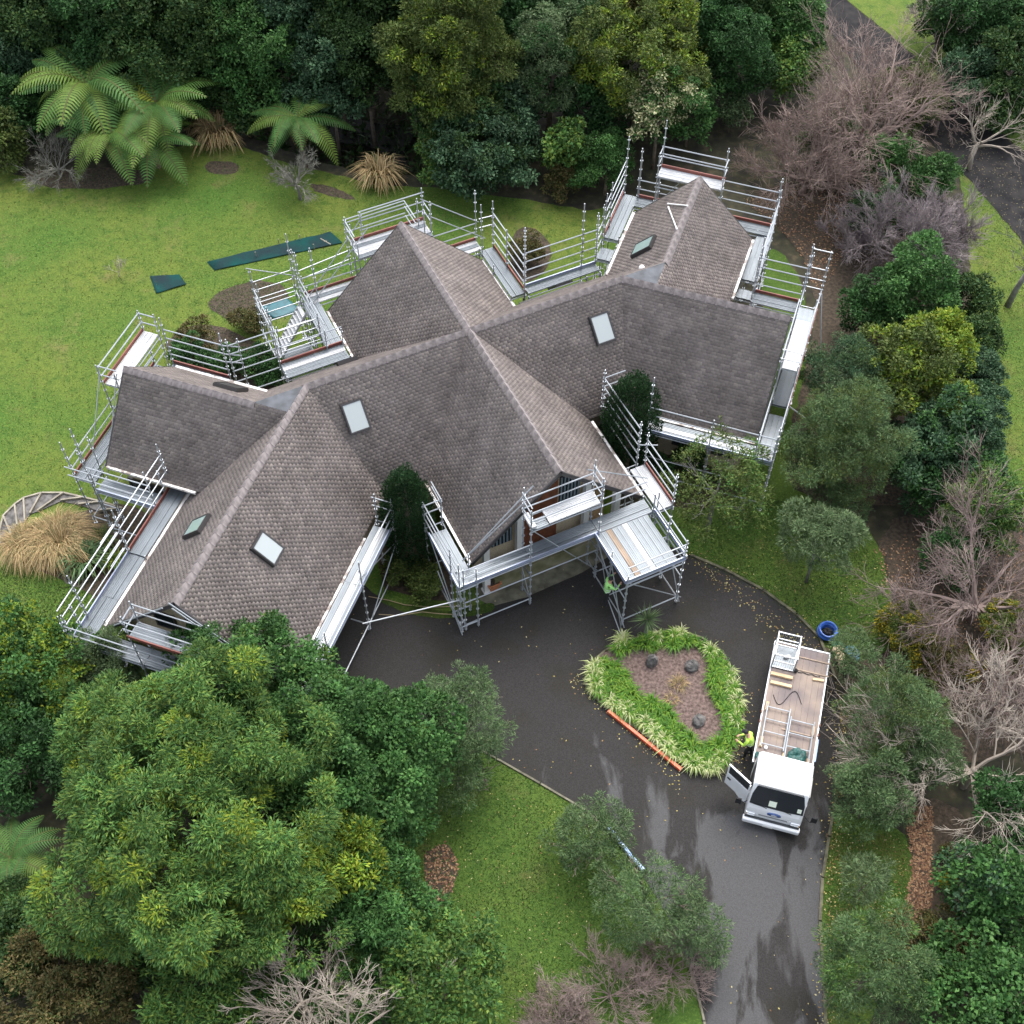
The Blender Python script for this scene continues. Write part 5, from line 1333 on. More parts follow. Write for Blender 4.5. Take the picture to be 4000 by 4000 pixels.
BUSH = [(-60, 120, 190, 3.5, 'dark tree in the top left corner', 'bush'), (120, 230, 150, 2.6, 'dark blue green tree below the top left corner', 'blue'), (240, 60, 170, 4.2, 'dark olive tree at the top left edge', 'bush'), (420, 130, 180, 4.0, 'tall dark green tree behind the tree ferns', 'dark'), (600, 210, 160, 3.6, 'dark green layered tree right of the tree ferns', 'bush'), (640, 40, 170, 4.6, 'very dark tree at the top edge above the tree ferns', 'deep'), (820, 130, 150, 4.2, 'dark olive tree left of the bright leaved tree', 'bush'), (1000, 250, 150, 3.2, 'brighter green broad leaved tree in the dark bush', 'mid'), (960, 60, 150, 4.2, 'dark green tree at the top edge above the bright leaved tree', 'dark'), (1150, 150, 100, 4.0, 'pale blue green tree top in the dark bush', 'blue'), (1290, 330, 120, 2.6, 'grey blue tree above the stream gap', 'blue'), (1300, 90, 150, 4.6, 'dark olive tree at the top edge left of the tall yellow green tree', 'bush'), (1430, 220, 140, 3.8, 'deep olive shaded tree left of the tall yellow green tree', 'deep'), (1420, 40, 150, 5.0, 'dark tree at the top edge beside the tall yellow green tree', 'bush'), (60, 430, 110, 1.8, 'dark bush at the left edge above the lawn', 'dark'), (0, 560, 80, 1.4, 'olive bush at the left edge of the back lawn', 'olive'), (780, 330, 130, 1.8, 'dark undergrowth behind the tree ferns', 'deep'), (960, 420, 90, 1.2, 'shaded undergrowth above the stream', 'bush'), (1600, 100, 110, 4.8, 'dark narrow tree left of the tall yellow green tree', 'bush'), (2020, 90, 130, 4.4, 'dark green tree right of the tall yellow green tree', 'dark'), (2400, 30, 150, 4.6, 'grey twiggy leaved tree at the top edge above the olive tree', 'bronze'), (2650, 60, 150, 4.2, 'dark tree at the top edge above the olive tree', 'dark'), (2760, 150, 90, 2.6, 'shaded tree between the olive tree and the egg shaped tree', 'bush')]
for x, y, r, z, l, p in BUSH:
    tree(x, y, z, r * 1.12, 'bush_tree', l, pal=p, rz=min(z + 1.2, z * 1.02 + 1.0), group='bush behind the lawn', **BK)
bare(2730, 130, 'bare_shrub', 'grey brown bare thicket at the top behind the egg shaped tree', 3.0, 2.4, M['redtwig'], levels=5, r=.08, trunk_h=.8, n0=7, kids=(3, 4))
# far backdrop beyond the frame's top so that no gap shows
for i, x in enumerate(range(-300, 3000, 300)):
    tree(x + random.randint(-60, 60), -140, 5.0, 210, 'bush_tree', 'dark bush tree along the very top edge, number %d from the left' % (i + 1) if False else ['leftmost dark tree of the row along the very top edge', 'second dark tree of the row along the very top edge', 'third dark tree of the row along the very top edge', 'fourth dark tree of the row along the very top edge', 'fifth dark tree of the row along the very top edge', 'sixth dark tree of the row along the very top edge', 'seventh dark tree of the row along the very top edge', 'eighth dark tree of the row along the very top edge', 'ninth dark tree of the row along the very top edge', 'tenth dark tree of the row along the very top edge', 'last dark tree of the row along the very top edge'][i], pal='bush', rz=5.0, leaf=.24, wratio=.5, clump=.7, group='bush behind the lawn')
# ------------------------------------------------------------------ shrubs close to the house
tree(970, 1260, .55, 62, 'bronze_shrub', 'round bronze green shrub on the lawn beside the stair tower', 'shrub', pal='bronze', rz=.6, leaf=.09, clump=.25)
tree(770, 1320, .6, 75, 'bronze_shrub', 'reddish green shrub above the hedge behind the far left wing', 'shrub', pal='bronze', rz=.6, leaf=.09, clump=.26)
for i, (x, y) in enumerate(((740, 1390), (840, 1420), (930, 1410), (1020, 1420), (1080, 1460))):
    tree(x, y, .6, 62, 'hedge_shrub', ['leftmost green shrub behind the far left wing', 'second green shrub behind the far left wing', 'middle green shrub behind the far left wing', 'fourth green shrub behind the far left wing', 'last green shrub before the stair tower deck'][i], 'shrub', pal='dark', rz=.6, leaf=.1, clump=.28, group='shrubs behind the left wing', tip='mid', tipf=.3)
def conifer(px, py, rpx, h, label):
    p = G(px, py, 0); r = rpx / pxscale(px, py, 2)
    root = thing('columnar_conifer', label, 'conifer', p)
    n = 150; V_ = []; F_ = []; C_ = []; off = 0
    for i in range(n):
        t = (i + .5) / n
        a = i * 2.39996; z0 = h * (0.02 + 0.80 * t)
        rr = r * (1.0 if t < .55 else 1 - ((t - .55) / .45) ** 1.8 * .78) * rnd(.80, 1.04)
        base = np.array([math.cos(a) * rr * .82, math.sin(a) * rr * .82, z0])
        tip = np.array([math.cos(a) * rr * 1.05, math.sin(a) * rr * 1.05, z0 + rnd(.75, 1.05)])
        k = 120; s_ = rng.uniform(0, 1, k); th = rng.uniform(0, 2 * math.pi, k)
        wd = .20 * np.sqrt(np.maximum(0, 1 - s_ ** 2.2)) + .02
        pos = base + (tip - base) * s_[:, None] + np.stack([np.cos(th) * wd, np.sin(th) * wd, np.zeros(k)], 1)
        ax = (tip - base)[None] * .8 + np.stack([np.cos(th), np.sin(th), np.zeros(k)], 1) * .5 + rng.normal(size=(k, 3)) * .2
        nor = np.stack([np.cos(th), np.sin(th), np.full(k, .4)], 1)
        V, Fq = leaf_quads(pos, ax, nor, rng.uniform(.09, .15, k), rng.uniform(.035, .055, k))
        V_.append(V); F_.append(Fq + off); off += len(V); C_.append(pick_cols(k, 'yew') * rnd(.8, 1.25))
    link(bpy.data.objects.new('crown', npmesh('crown', np.concatenate(V_), np.concatenate(F_), M['leaf'], np.concatenate(C_))), root)
    m = MB(); m.path([(0, 0, -.1), (0, 0, h * .5), (0, 0, h * .85)], [.14, .1, .04], n=7); m.build('trunk', M['bark'], root)
conifer(1612, 2200, 92, 6.3, 'dark columnar conifer between the left front wing and the front gable')
conifer(2440, 1850, 106, 6.4, 'dark columnar conifer between the front gable and the right wing')
for x, y, l in ((1640, 2240, 'olive shrub at the foot of the left dark conifer'), (1540, 2230, 'small olive shrub in the bed by the garage scaffold'), (1660, 2300, 'low flowering plant at the front of the bed by the left conifer'), (2330, 1760, 'dark shrub under the right eave of the front gable'), (2690, 1790, 'clipped dark shrub against the wall of the right wing'), (2570, 1830, 'small green shrub behind the white deck scaffold')):
    tree(x, y, .6, 50, 'garden_shrub', l, 'shrub', pal='olive' if x < 1700 else 'dark', rz=.6, leaf=.1, clump=.26, airy=.3)
print('leaf tris', LEAFTRIS)

# ------------------------------------------------------------------ tree ferns, grasses, bed plants
def frond_mesh(L=2.2, np_=20, droop=1.0, pal='fern', half=.47):
    V_, F_, C_ = [], [], []
    off = 0
    col = np.array(PAL[pal])[rng.integers(0, len(PAL[pal]))]
    pts = []
    for i in range(np_ + 1):
        t = i / np_
        x = L * (t - .16 * t * t * droop); z = L * (.42 * t - .62 * droop * t * t)
        pts.append(np.array([x, 0, z]))
    for i in range(1, np_):
        t = i / np_
        hl = half * min(1, .30 + 2.6 * t) * (1 - t ** 2.6) ** .8
        p = pts[i]; tang = (pts[i + 1] - pts[i - 1]); tang /= np.linalg.norm(tang)
        up = np.array([-tang[2], 0, tang[0]])
        for sd in (-1, 1):
            out = np.array([tang[0] * .38, sd, tang[2] * .38]); out /= np.linalg.norm(out)
            q = p + out * hl - np.array([0, 0, hl * .22])
            mid = p + out * hl * .5 + up * .015
            w_ = tang * (L / np_) * .31
            V_ += [p - w_, p + w_, mid + w_ * .95, mid - w_ * .95, q + w_ * .3, q - w_ * .3]
            F_ += [(off, off + 1, off + 2, off + 3), (off + 3, off + 2, off + 4, off + 5)]; off += 6
            c = col * rng.uniform(.8, 1.2); C_ += [c, c]
    for i in range(np_):
        a, b = pts[i], pts[i + 1]; w_ = np.array([0, .018, 0]); u_ = np.array([0, 0, .012])
        V_ += [a - w_ + u_, a + w_ + u_, b + w_ + u_, b - w_ + u_]; F_.append((off, off + 1, off + 2, off + 3)); off += 4; C_.append(np.array([.09, .10, .03]))
    return npmesh('frond', np.array(V_), np.array(F_), M['leaf'], np.array(C_))
FRONDS = [frond_mesh(2.3, 24, d) for d in (.75, .95, 1.15, 1.3)] + [frond_mesh(2.1, 22, 1.05, 'lime'), frond_mesh(1.7, 18, 1.9, 'straw', .3)]
def tree_fern(px, py, zt, sc, label, n=16, low=False):
    c = G(px, py, zt); gz = ground_z(c.x, c.y)
    root = thing('tree_fern', label, 'tree fern', (c.x, c.y, gz), group='tree ferns')
    h = zt - gz
    m = MB(); m.path([(0, 0, -.1), (.03, .02, h * .5), (0, 0, h)], [.14, .11, .10], n=8); m.build('trunk', M['bark'], root)
    for i in range(n):
        o = bpy.data.objects.new('frond', FRONDS[4] if random.random() < .03 else random.choice(FRONDS[:4]))
        o.location = (0, 0, h - .02); s_ = sc * rnd(.82, 1.1); o.scale = (s_, s_, s_)
        o.rotation_euler = (rnd(-.15, .15), rnd(-.5, .0) if i % 4 else rnd(.1, .4), 2 * math.pi * i / n + rnd(-.15, .15))
        link(o, root)
    for i in range(7):
        o = bpy.data.objects.new('dead_frond', FRONDS[5]); o.location = (0, 0, h - .1); o.scale = (sc * .7,) * 3; o.rotation_euler = (rnd(-.2, .2), rnd(.5, .95), rnd(0, 6.28)); link(o, root)
tree_fern(340, 330, 3.6, 1.9, 'tallest tree fern of the left group with a wide bright crown', 26)
tree_fern(610, 400, 3.0, 1.6, 'tree fern at the right of the left fern group', 20)
tree_fern(430, 510, 2.3, 1.55, 'lower tree fern at the front of the left fern group', 20)
tree_fern(590, 540, 1.8, 1.45, 'low tree fern drooping onto the lawn at the left', 14)
tree_fern(1160, 460, 2.5, 1.5, 'lone tree fern behind the small bare tree on the back lawn', 13)
tree_fern(40, 3350, 2.0, 1.0, 'tree fern at the left edge beside the big dome tree', 14)
tree_fern(20, 3560, 1.8, .9, 'lower tree fern at the left edge above the corner bush', 13)
bare(240, 690, 'bare_tree', 'small grey lichen covered bare tree in front of the left tree ferns', 1.7, 2.1, M['greybark'], levels=4, r=.07, trunk_h=.5, n0=7, kids=(3, 4))
bare(1175, 780, 'bare_tree', 'small grey bare tree on the back lawn with a pale trunk', 1.5, 1.7, M['greybark'], levels=4, r=.08, trunk_h=1.0, n0=7, kids=(3, 4), lean=(-.15, .1))
bare(470, 1080, 'bare_sapling', 'tiny dry leafless sapling on the left lawn', 1.0, .45, M['paletwig'], levels=3, r=.02, trunk_h=.3, n0=5, cat='sapling')
def reeds(px, py, r, h, n, label, name='dead_reeds', pal='straw', flop=1.0, wd=.03, z=None):
    p = G(px, py, z or 0); gz = ground_z(p.x, p.y)
    t = rng.uniform(0, 2 * math.pi, n); rr = r * np.sqrt(rng.uniform(0, 1, n)) * .55
    V_, F_, C_ = [], [], []
    for i in range(n):
        b = np.array([math.cos(t[i]) * rr[i], math.sin(t[i]) * rr[i], 0])
        a = t[i] + rng.normal() * .7; L = h * rng.uniform(.6, 1.2)
        o = np.array([math.cos(a), math.sin(a), 0])
        f = flop * rng.uniform(.4, 1.2)
        m_ = b + o * L * .35 * f + np.array([0, 0, L * .62]); e = b + o * L * .85 * f + np.array([0, 0, max(.05, L * (.95 - .65 * f))])
        s_ = np.array([-math.sin(a), math.cos(a), 0]) * wd
        k = len(V_); V_ += [b - s_, b + s_, m_ + s_ * .8, m_ - s_ * .8, e + s_ * .15, e - s_ * .15]; F_ += [(k, k + 1, k + 2, k + 3), (k + 3, k + 2, k + 4, k + 5)]
        c = np.array(PAL[pal])[rng.integers(0, len(PAL[pal]))] * rng.uniform(.8, 1.2); C_ += [c, c]
    me = npmesh(name, np.array(V_), np.array(F_), M['dry'] if pal == 'straw' else M['leaf'], np.array(C_))
    return me, Vector((p.x, p.y, gz))
def reed_thing(px, py, r, h, n, name, label, cat, pal='straw', flop=1.0, wd=.03):
    me, loc = reeds(px, py, r, h, n, label, name, pal, flop, wd)
    o = bpy.data.objects.new(name, me); o.location = loc; link(o); return tag(o, label, cat)
reed_thing(860, 545, 1.3, 1.6, 420, 'dead_reeds', 'heap of brown dead reeds behind the back lawn left of the lone fern', 'reeds')
reed_thing(780, 480, .9, 1.2, 160, 'dead_reeds', 'smaller heap of brown reeds right of the tree ferns', 'reeds')
reed_thing(1485, 705, .9, 1.5, 420, 'dead_reeds', 'pale brown collapsed reeds at the stream gap behind the lawn', 'reeds')
reed_thing(245, 2140, 1.35, 1.35, 3200, 'ornamental_grass', 'large fawn coloured ornamental grass clump beside the left steps', 'grass', flop=1.0, wd=.011)
reed_thing(110, 2150, .9, 1.1, 1500, 'ornamental_grass', 'smaller fawn grass clump cut at the left below the steps', 'grass', flop=1.1, wd=.011)
reed_thing(345, 2215, .7, 1.2, 260, 'flax_plant', 'green flax with long leaves below the fawn grass clump', 'flax', pal='feather', flop=.8, wd=.04)
reed_thing(400, 2130, .5, .9, 180, 'flax_plant', 'small green and tan flax beside the left scaffold', 'flax', pal='olive', flop=.8, wd=.035)
reed_thing(455, 2200, .4, .7, 120, 'flax_plant', 'lime green tufted plant under the left scaffold rails', 'flax', pal='lime', flop=.8, wd=.03)
def cordyline(px, py, h, label):
    p = G(px, py, 0); root = thing('cabbage_palm', label, 'palm', p)
    m = MB(); m.path([(0, 0, -.05), (.03, 0, h * .5), (0, 0, h)], [.06, .05, .05], n=7); m.build('trunk', M['greybark'], root)
    n = 130; d = unit(rng.normal(size=(n, 3)) + np.array([0, 0, .35])); L = rng.uniform(.55, .8, n)
    pos = np.tile(np.array([[0, 0, h]]), (n, 1))
    V, Fq = leaf_quads(pos, d, rvec(n), L, np.full(n, .035), fold=.1)
    link(bpy.data.objects.new('crown', npmesh('crown', V, Fq, M['leaf'], pick_cols(n, 'grey', spread=.3))), root)
cordyline(2515, 2490, 1.35, 'spiky cabbage palm with a grey green head at the top of the island bed')
# island bed in the drive
IS = [(220, 790), (200, 900), (270, 1010), (400, 1120), (700, 1330), (1000, 1560), (1200, 1720), (1400, 1770), (1520, 1740), (1620, 1560), (1700, 1300), (1700, 1100), (1620, 850), (1500, 600), (1300, 470), (1080, 400), (850, 420), (600, 500), (400, 590), (280, 690)]
ISP = [(2200 + x / 2.415, 2300 + y / 2.415) for x, y in IS]
sheet('island_bed', ISP, 0.11, M['mulch'], it=1, jit=.015, thick=.12)
ipts = [G(*p, .1) for p in ISP]; ic = sum(ipts, Vector()) / len(ipts)
edging('island_kerb', [(2200 + x / 2.415, 2300 + y / 2.415) for x, y in IS + IS[:1]], 0, .125, .07, M['mosskerb'])
def tuft(n, h, pal, flop, wd, r=.12):
    return reeds(2000, 2000, r, h, n, '', 'strap_clump', pal, flop, wd)[0]
GREEN = [tuft(90, .52, 'strap', .95, .022, .22) for _ in range(5)]
PALE = [tuft(90, .38, 'variegated', 1.1, .014, .16) for _ in range(4)]
def inpoly(p, poly):
    c = False; j = len(poly) - 1
    for i in range(len(poly)):
        a, b = poly[i], poly[j]
        if (a[1] > p[1]) != (b[1] > p[1]) and p[0] < (b[0] - a[0]) * (p[1] - a[1]) / (b[1] - a[1]) + a[0]: c = not c
        j = i
    return c
INNER = [G(2200 + x / 2.415, 2300 + y / 2.415, .1) for x, y in ((500, 690), (690, 620), (960, 620), (1180, 580), (1340, 670), (1340, 900), (1370, 1050), (1470, 1200), (1450, 1370), (1250, 1450), (1100, 1270), (1000, 1120), (770, 1040), (690, 870))]
outer_w = [(p.x, p.y) for p in ipts]; ci = sum(INNER, Vector()) / len(INNER); inner_w = [(ci.x + (p.x - ci.x) * 1.22, ci.y + (p.y - ci.y) * 1.16) for p in INNER]
placed = []
def edge_dist(p):
    return min((Vector(p) - (Vector(a).lerp(Vector(b), max(0, min(1, (Vector(p) - Vector(a)).dot(Vector(b) - Vector(a)) / max(1e-6, (Vector(b) - Vector(a)).length_squared)))))).length for a, b in zip(outer_w, outer_w[1:] + outer_w[:1]))
xs = [p[0] for p in outer_w]; ys = [p[1] for p in outer_w]
for k in range(6000):
    p = (rnd(min(xs), max(xs)), rnd(min(ys), max(ys)))
    if not inpoly(p, outer_w) or inpoly(p, inner_w): continue
    e = edge_dist(p)
    if e < .22: continue
    if any((p[0] - q[0]) ** 2 + (p[1] - q[1]) ** 2 < .24 ** 2 for q in placed): continue
    placed.append(p)
    o = bpy.data.objects.new('strap_leaf_plant', random.choice(GREEN)); o.location = (*p, .1); o.rotation_euler = (0, 0, rnd(0, 6.28)); s_ = rnd(.68, .98); o.scale = (s_, s_, s_ * rnd(.9, 1.1))
    link(o); tag(o, 'bright green strap leaved plant in the ring round the island bed', 'plant', 'green strap plants in the island bed')
pale_px = [(300, 730), (290, 800), (300, 880), (310, 950), (430, 1050), (480, 1080), (580, 1120), (630, 1160), (770, 1260), (830, 1310), (880, 1380), (950, 1430), (990, 1500), (1050, 1560), (1180, 1600), (1230, 1650), (1360, 1690), (1420, 1680), (1490, 1590), (1630, 1230), (1640, 1060), (1600, 930), (1580, 790), (1060, 430), (1110, 410), (540, 500), (560, 470), (880, 450), (1390, 580)]
for x, y in pale_px:
    p = G(2200 + x / 2.415, 2300 + y / 2.415, .25)
    o = bpy.data.objects.new('variegated_grass', random.choice(PALE)); o.location = (p.x, p.y, .12); o.rotation_euler = (0, 0, rnd(0, 6.28)); s_ = rnd(.95, 1.25); o.scale = (s_, s_, s_)
    link(o); tag(o, 'pale cream variegated grass tuft on the rim of the island bed', 'plant', 'pale grass tufts round the island bed')
def rock(px, py, r, label, z=.1):
    p = G(px, py, z + r[2] * .5)
    m = MB(); m.ball((0, 0, r[2] * .45), r, 11, 7, .14)
    o = m.build('rock', M['rock'], None, (p.x, p.y, z), (rnd(-.1, .1), rnd(-.1, .1), rnd(0, 3)))
    tag(o, label, 'rock')
rock(2548, 2580, (.26, .22, .42), 'tall pointed grey rock at the top of the island bed')
rock(2703, 2600, (.27, .26, .24), 'rounded dark rock at the right of the island bed')
rock(2728, 2815, (.30, .24, .18), 'flat dark rock at the lower end of the island bed')
reed_thing(2650, 2680, .35, .5, 140, 'dry_grass', 'dry brown grass tuft in the bark of the island bed', 'grass', flop=.9, wd=.008)
reed_thing(2620, 2740, .3, .4, 100, 'dry_grass', 'lower dry grass tuft in the bark of the island bed', 'grass', flop=1, wd=.008)
# long orange barrier plank lying along the island
a = G(2383, 2775, .06); b = G(2665, 3002, .06); d_ = b - a; nn_ = Vector((d_.y, -d_.x, 0)).normalized() * .09; a += nn_; b += nn_
root = thing('barrier_board', 'long orange plastic board lying on the drive along the island bed', 'board', (a + b) / 2 - Vector((0, 0, .06)), math.atan2(d_.y, d_.x))
m = MB(); m.box((0, 0, .11), (d_.length, .13, .16)); bevel(m.build('board', M['orange'], root), .015)
for s_ in (-.499, .499):
    m = MB(); m.box((s_ * d_.length, 0, .11), (.03, .15, .18)); m.build('end_cap', M['orange'], root)

# ------------------------------------------------------------------ truck
tr_axis = Vector((-.275, -.961, 0)).normalized()      # direction the truck faces
TP = Vector((9.02, 17.32, 0))                           # front bumper centre on the ground
truck = thing('flatbed_truck', 'white flatbed truck with its right hand cab door open on the drive', 'truck', TP, math.atan2(tr_axis.y, tr_axis.x))
# local: +x forward, +y to the truck's left; bumper at x=0, body behind (negative x)
def tb(name, mt, *boxes, bev=.0, parent=None):
    m = MB()
    for c, sz in boxes: m.box(c, sz)
    o = m.build(name, mt, parent or truck)
    if bev: bevel(o, bev, 3)
    return o
WD = 1.98
# cab: lofted sections from the side profile
def cab_ring(x, z0, z1, wy):
    return [(x, -wy, z0), (x, wy, z0), (x, wy, z0 + (z1 - z0) * .55), (x, wy * .97, z1 - .12), (x, wy * .88, z1), (x, -wy * .88, z1), (x, -wy * .97, z1 - .12), (x, -wy, z0 + (z1 - z0) * .55)]
m = MB(); m.loft([cab_ring(-1.72, .55, 2.22, .97), cab_ring(-1.66, .5, 2.27, .985), cab_ring(-.62, .5, 2.27, .985), cab_ring(-.5, .5, 2.20, .98), cab_ring(-.16, .5, 1.32, .97), cab_ring(-.08, .5, 1.12, .96), cab_ring(-.05, .5, .95, .94)])
cab = m.build('cab', M['truckwhite'], truck, smooth=False); bevel(cab, .06, 4)
# windscreen lies on the sloping face between (-.5, 2.2) and (-.16, 1.32)
def wpt(t, y, o=.012):
    x = -.48 + (.34) * t; z = 2.13 - .82 * t
    return Vector((x + o * .93, y, z + o * .37))
m = MB(); prev = None
ring = [wpt(.03, -.80), wpt(.03, .80), wpt(.5, .90), wpt(.97, .92), wpt(1.0, .5), wpt(1.02, 0), wpt(1.0, -.5), wpt(.97, -.92), wpt(.5, -.90)]
m.loft([[p - Vector((.02, 0, .01)) for p in ring], ring]); ws = m.build('windscreen', M['darkglass'], truck)
m = MB(); q = [wpt(.62, -.28, .02), wpt(.62, -.02, .02), wpt(.9, -.02, .02), wpt(.9, -.28, .02)]; m.add(q + [p - Vector((.004, 0, .002)) for p in q], [(0, 1, 2, 3), (7, 6, 5, 4), (0, 4, 5, 1), (1, 5, 6, 2), (2, 6, 7, 3), (3, 7, 4, 0)]); m.build('paper_sheet', M['paper'], ws)
m = MB(); q = [wpt(.68, .70, .02), wpt(.68, .84, .02), wpt(.88, .84, .02), wpt(.88, .70, .02)]; m.add(q + [p - Vector((.004, 0, .002)) for p in q], [(0, 1, 2, 3), (7, 6, 5, 4), (0, 4, 5, 1), (1, 5, 6, 2), (2, 6, 7, 3), (3, 7, 4, 0)]); m.build('windscreen_label', M['paper'], ws)
for y0 in (-.62, .22):
    m = MB(); m.path([wpt(1.04, y0 + .32, .03), wpt(.98, y0 + .1, .035), wpt(.95, y0 - .18, .035)], .013, n=5); m.build('wiper', M['black'], ws)
tb('front_bumper', M['truckwhite'], ((.03, 0, .42), (.22, 2.0, .26)), bev=.06)
tb('bumper_strip', M['truckgrey'], ((-.03, 0, .565), (.14, 1.9, .03)))
for y in (-.78, .78):
    o = tb('headlight', M['chrome'], ((-.06, y, .74), (.12, .34, .2)), bev=.03)
    tb('indicator', mat('amber_lens', (.55, .3, .12), .2), ((-.02, y * 1.17, .74), (.05, .04, .12)), parent=o)
m = MB(); rg = []
for k in range(16):
    t = 2 * math.pi * k / 16; rg.append((.24 * math.cos(t), .10 * math.sin(t)))
m.loft([[(-.075 + xx, y, 1.02 + z + xx * .2) for y, z in rg] for xx in (0, .05)]); em = m.build('emblem', M['logo'], truck)
m = MB(); m.loft([[(-.02 + xx, y * .45, 1.035 + z * .45) for y, z in rg] for xx in (0, .02)]); m.build('emblem_centre', M['chrome'], em)
tb('grille', mat('grille_grey', (.22, .23, .24), .4), ((-.055, 0, .80), (.05, 1.0, .05)))
for y_ in (-.45, 0, .45): tb('roof_rib', M['truckwhite'], ((-1.15, y_, 2.272), (.95, .05, .018)), bev=.006)
tb('panel_gap', M['truckgrey'], ((-.072, 0, .905), (.02, 1.86, .012)))
tb('sun_visor', M['truckgrey'], ((-.475, 0, 2.165), (.05, 1.55, .03)))
tb('door_gap', M['truckgrey'], ((-.445, .992, 1.25), (.012, .012, 1.4)), ((-1.395, .992, 1.25), (.012, .012, 1.4)))
tb('dashboard', mat('dashboard', (.05, .055, .06), .7), ((-.36, 0, 1.24), (.22, 1.6, .06)))
tb('steering_wheel', M['black'], ((-.45, -.45, 1.42), (.03, .36, .03)), ((-.45, -.45, 1.42), (.03, .03, .3)))
# left door closed line, right door open (truck's right = -y, on the photograph's left)
for sy in (1,):
    tb('side_window', M['darkglass'], ((-.95, sy * .985, 1.72), (.75, .02, .5)))
    tb('door', M['truckwhite'], ((-.92, sy * .985, 1.0), (.92, .03, .85)), bev=.01)
hinge = Vector((-.45, -1.0, 0))
dd = Empty = bpy.data.objects.new('open_door', None)
m = MB()
prof = [(0, .62), (-.25, .55), (-.5, .72), (-.98, .72), (-1.0, 1.5), (0, 1.46)]
m.loft([[(x, yy, z) for x, z in prof] for yy in (-.03, .03)])
od = m.build('open_door', M['truckwhite'], truck, hinge, (0, 0, R(58))); bpy.data.objects.remove(dd)
m = MB(); m.box((-.5, 0, 1.49), (.98, .05, .05)); m.box((-.98, 0, 1.78), (.05, .05, .62)); m.box((-.03, 0, 1.70), (.05, .05, .5)); m.box((-.52, 0, 2.08), (.95, .05, .06)); m.build('door_frame', M['truckwhite'], od)
m = MB(); m.box((-.5, 0, 1.78), (.9, .012, .56)); m.build('door_glass', M['darkglass'], od)
m = MB(); m.box((-.85, -.045, 1.25), (.14, .03, .06)); m.build('handle', M['black'], od)
m = MB(); m.box((-.45, .05, 1.05), (.7, .03, .5)); m.build('door_lining', M['truckgrey'], od)
tb('cab_opening', M['black'], ((-.93, -.983, 1.35), (.85, .02, 1.45)))
tb('seat', M['black'], ((-1.2, -.55, 1.15), (.5, .5, .15)))
for sy in (-1, 1):
    m = MB(); m.path([(-.35, sy * .98, 1.0), (-.12, sy * 1.2, 1.05), (-.05, sy * 1.28, 1.25)], .02, n=5); m.box((-.05, sy * 1.30, 1.45), (.06, .2, .36)); bevel(m.build('mirror', M['black'], truck), .015)
# chassis, wheels, deck
tb('chassis', M['truckgrey'], ((-4.0, -.4, .7), (5.6, .1, .2)), ((-4.0, .4, .7), (5.6, .1, .2)), ((-6.5, 0, .7), (.1, .9, .2)))
def wheel(x, y, w_=.24):
    m = MB(); m.loft([[(x + r * math.cos(t), yy, .39 + r * math.sin(t)) for t in [2 * math.pi * k / 18 for k in range(18)]] for yy, r in ((y - w_ / 2, .30), (y - w_ / 2 + .03, .39), (y + w_ / 2 - .03, .39), (y + w_ / 2, .30))])
    o = m.build('wheel', M['blackrubber'], truck)
    m = MB(); m.loft([[(x + r * math.cos(t), yy, .39 + r * math.sin(t)) for t in [2 * math.pi * k / 14 for k in range(14)]] for yy, r in ((y - w_ / 2 - .012, .12), (y - w_ / 2 - .006, .22), (y + w_ / 2 + .006, .22), (y + w_ / 2 + .012, .12))]); m.build('rim', M['truckwhite'], o)
for y in (-.84, .84): wheel(-1.05, y)
for y in (-.88, -.62, .62, .88): wheel(-5.3, y)
ZB = 1.0
DL, DW = 5.15, 2.06
bed = tb('deck', M['truckgrey'], ((-1.85 - DL / 2, 0, ZB - .09), (DL, DW, .10)))
for k in range(9):
    tb('deck_board', M['deckply'], ((-1.85 - DL / 2, -DW / 2 + .115 + k * .229, ZB - .012), (DL - .02, .224, .04 + .004 * (k % 2))), parent=bed)
tb('side_rail', M['steel'], ((-1.85 - DL / 2, -DW / 2, ZB - .02), (DL, .05, .09)), parent=bed); tb('side_rail', M['steel'], ((-1.85 - DL / 2, DW / 2, ZB - .02), (DL, .05, .09)), parent=bed); tb('tail_rail', M['steel'], ((-1.85 - DL, 0, ZB - .02), (.06, DW, .1)), parent=bed)
for x in (-3.4, -6.0, -6.55): tb('cross_batten', M['plyboard'], ((x, .35 if x > -6 else .5, ZB + .03), (.05, 1.2, .03)), parent=bed)
for sy in (-1, 1):
    for x in (-3.5, -3.9): tb('bracket', M['rust'], ((x, sy * (DW / 2 + .02), ZB), (.1, .05, .14)), parent=bed)
tb('tool_locker', mat('blue_locker', (.16, .24, .38), .4, .3), ((-2.95, DW / 2 + .02, .68), (.9, .14, .5)))
tb('mudguard', M['truckgrey'], ((-5.3, -.78, .84), (1.0, .5, .03)), ((-5.3, .78, .84), (1.0, .5, .03)))
tb('number_plate', M['white'], ((.145, -.1, .40), (.02, .36, .12)))
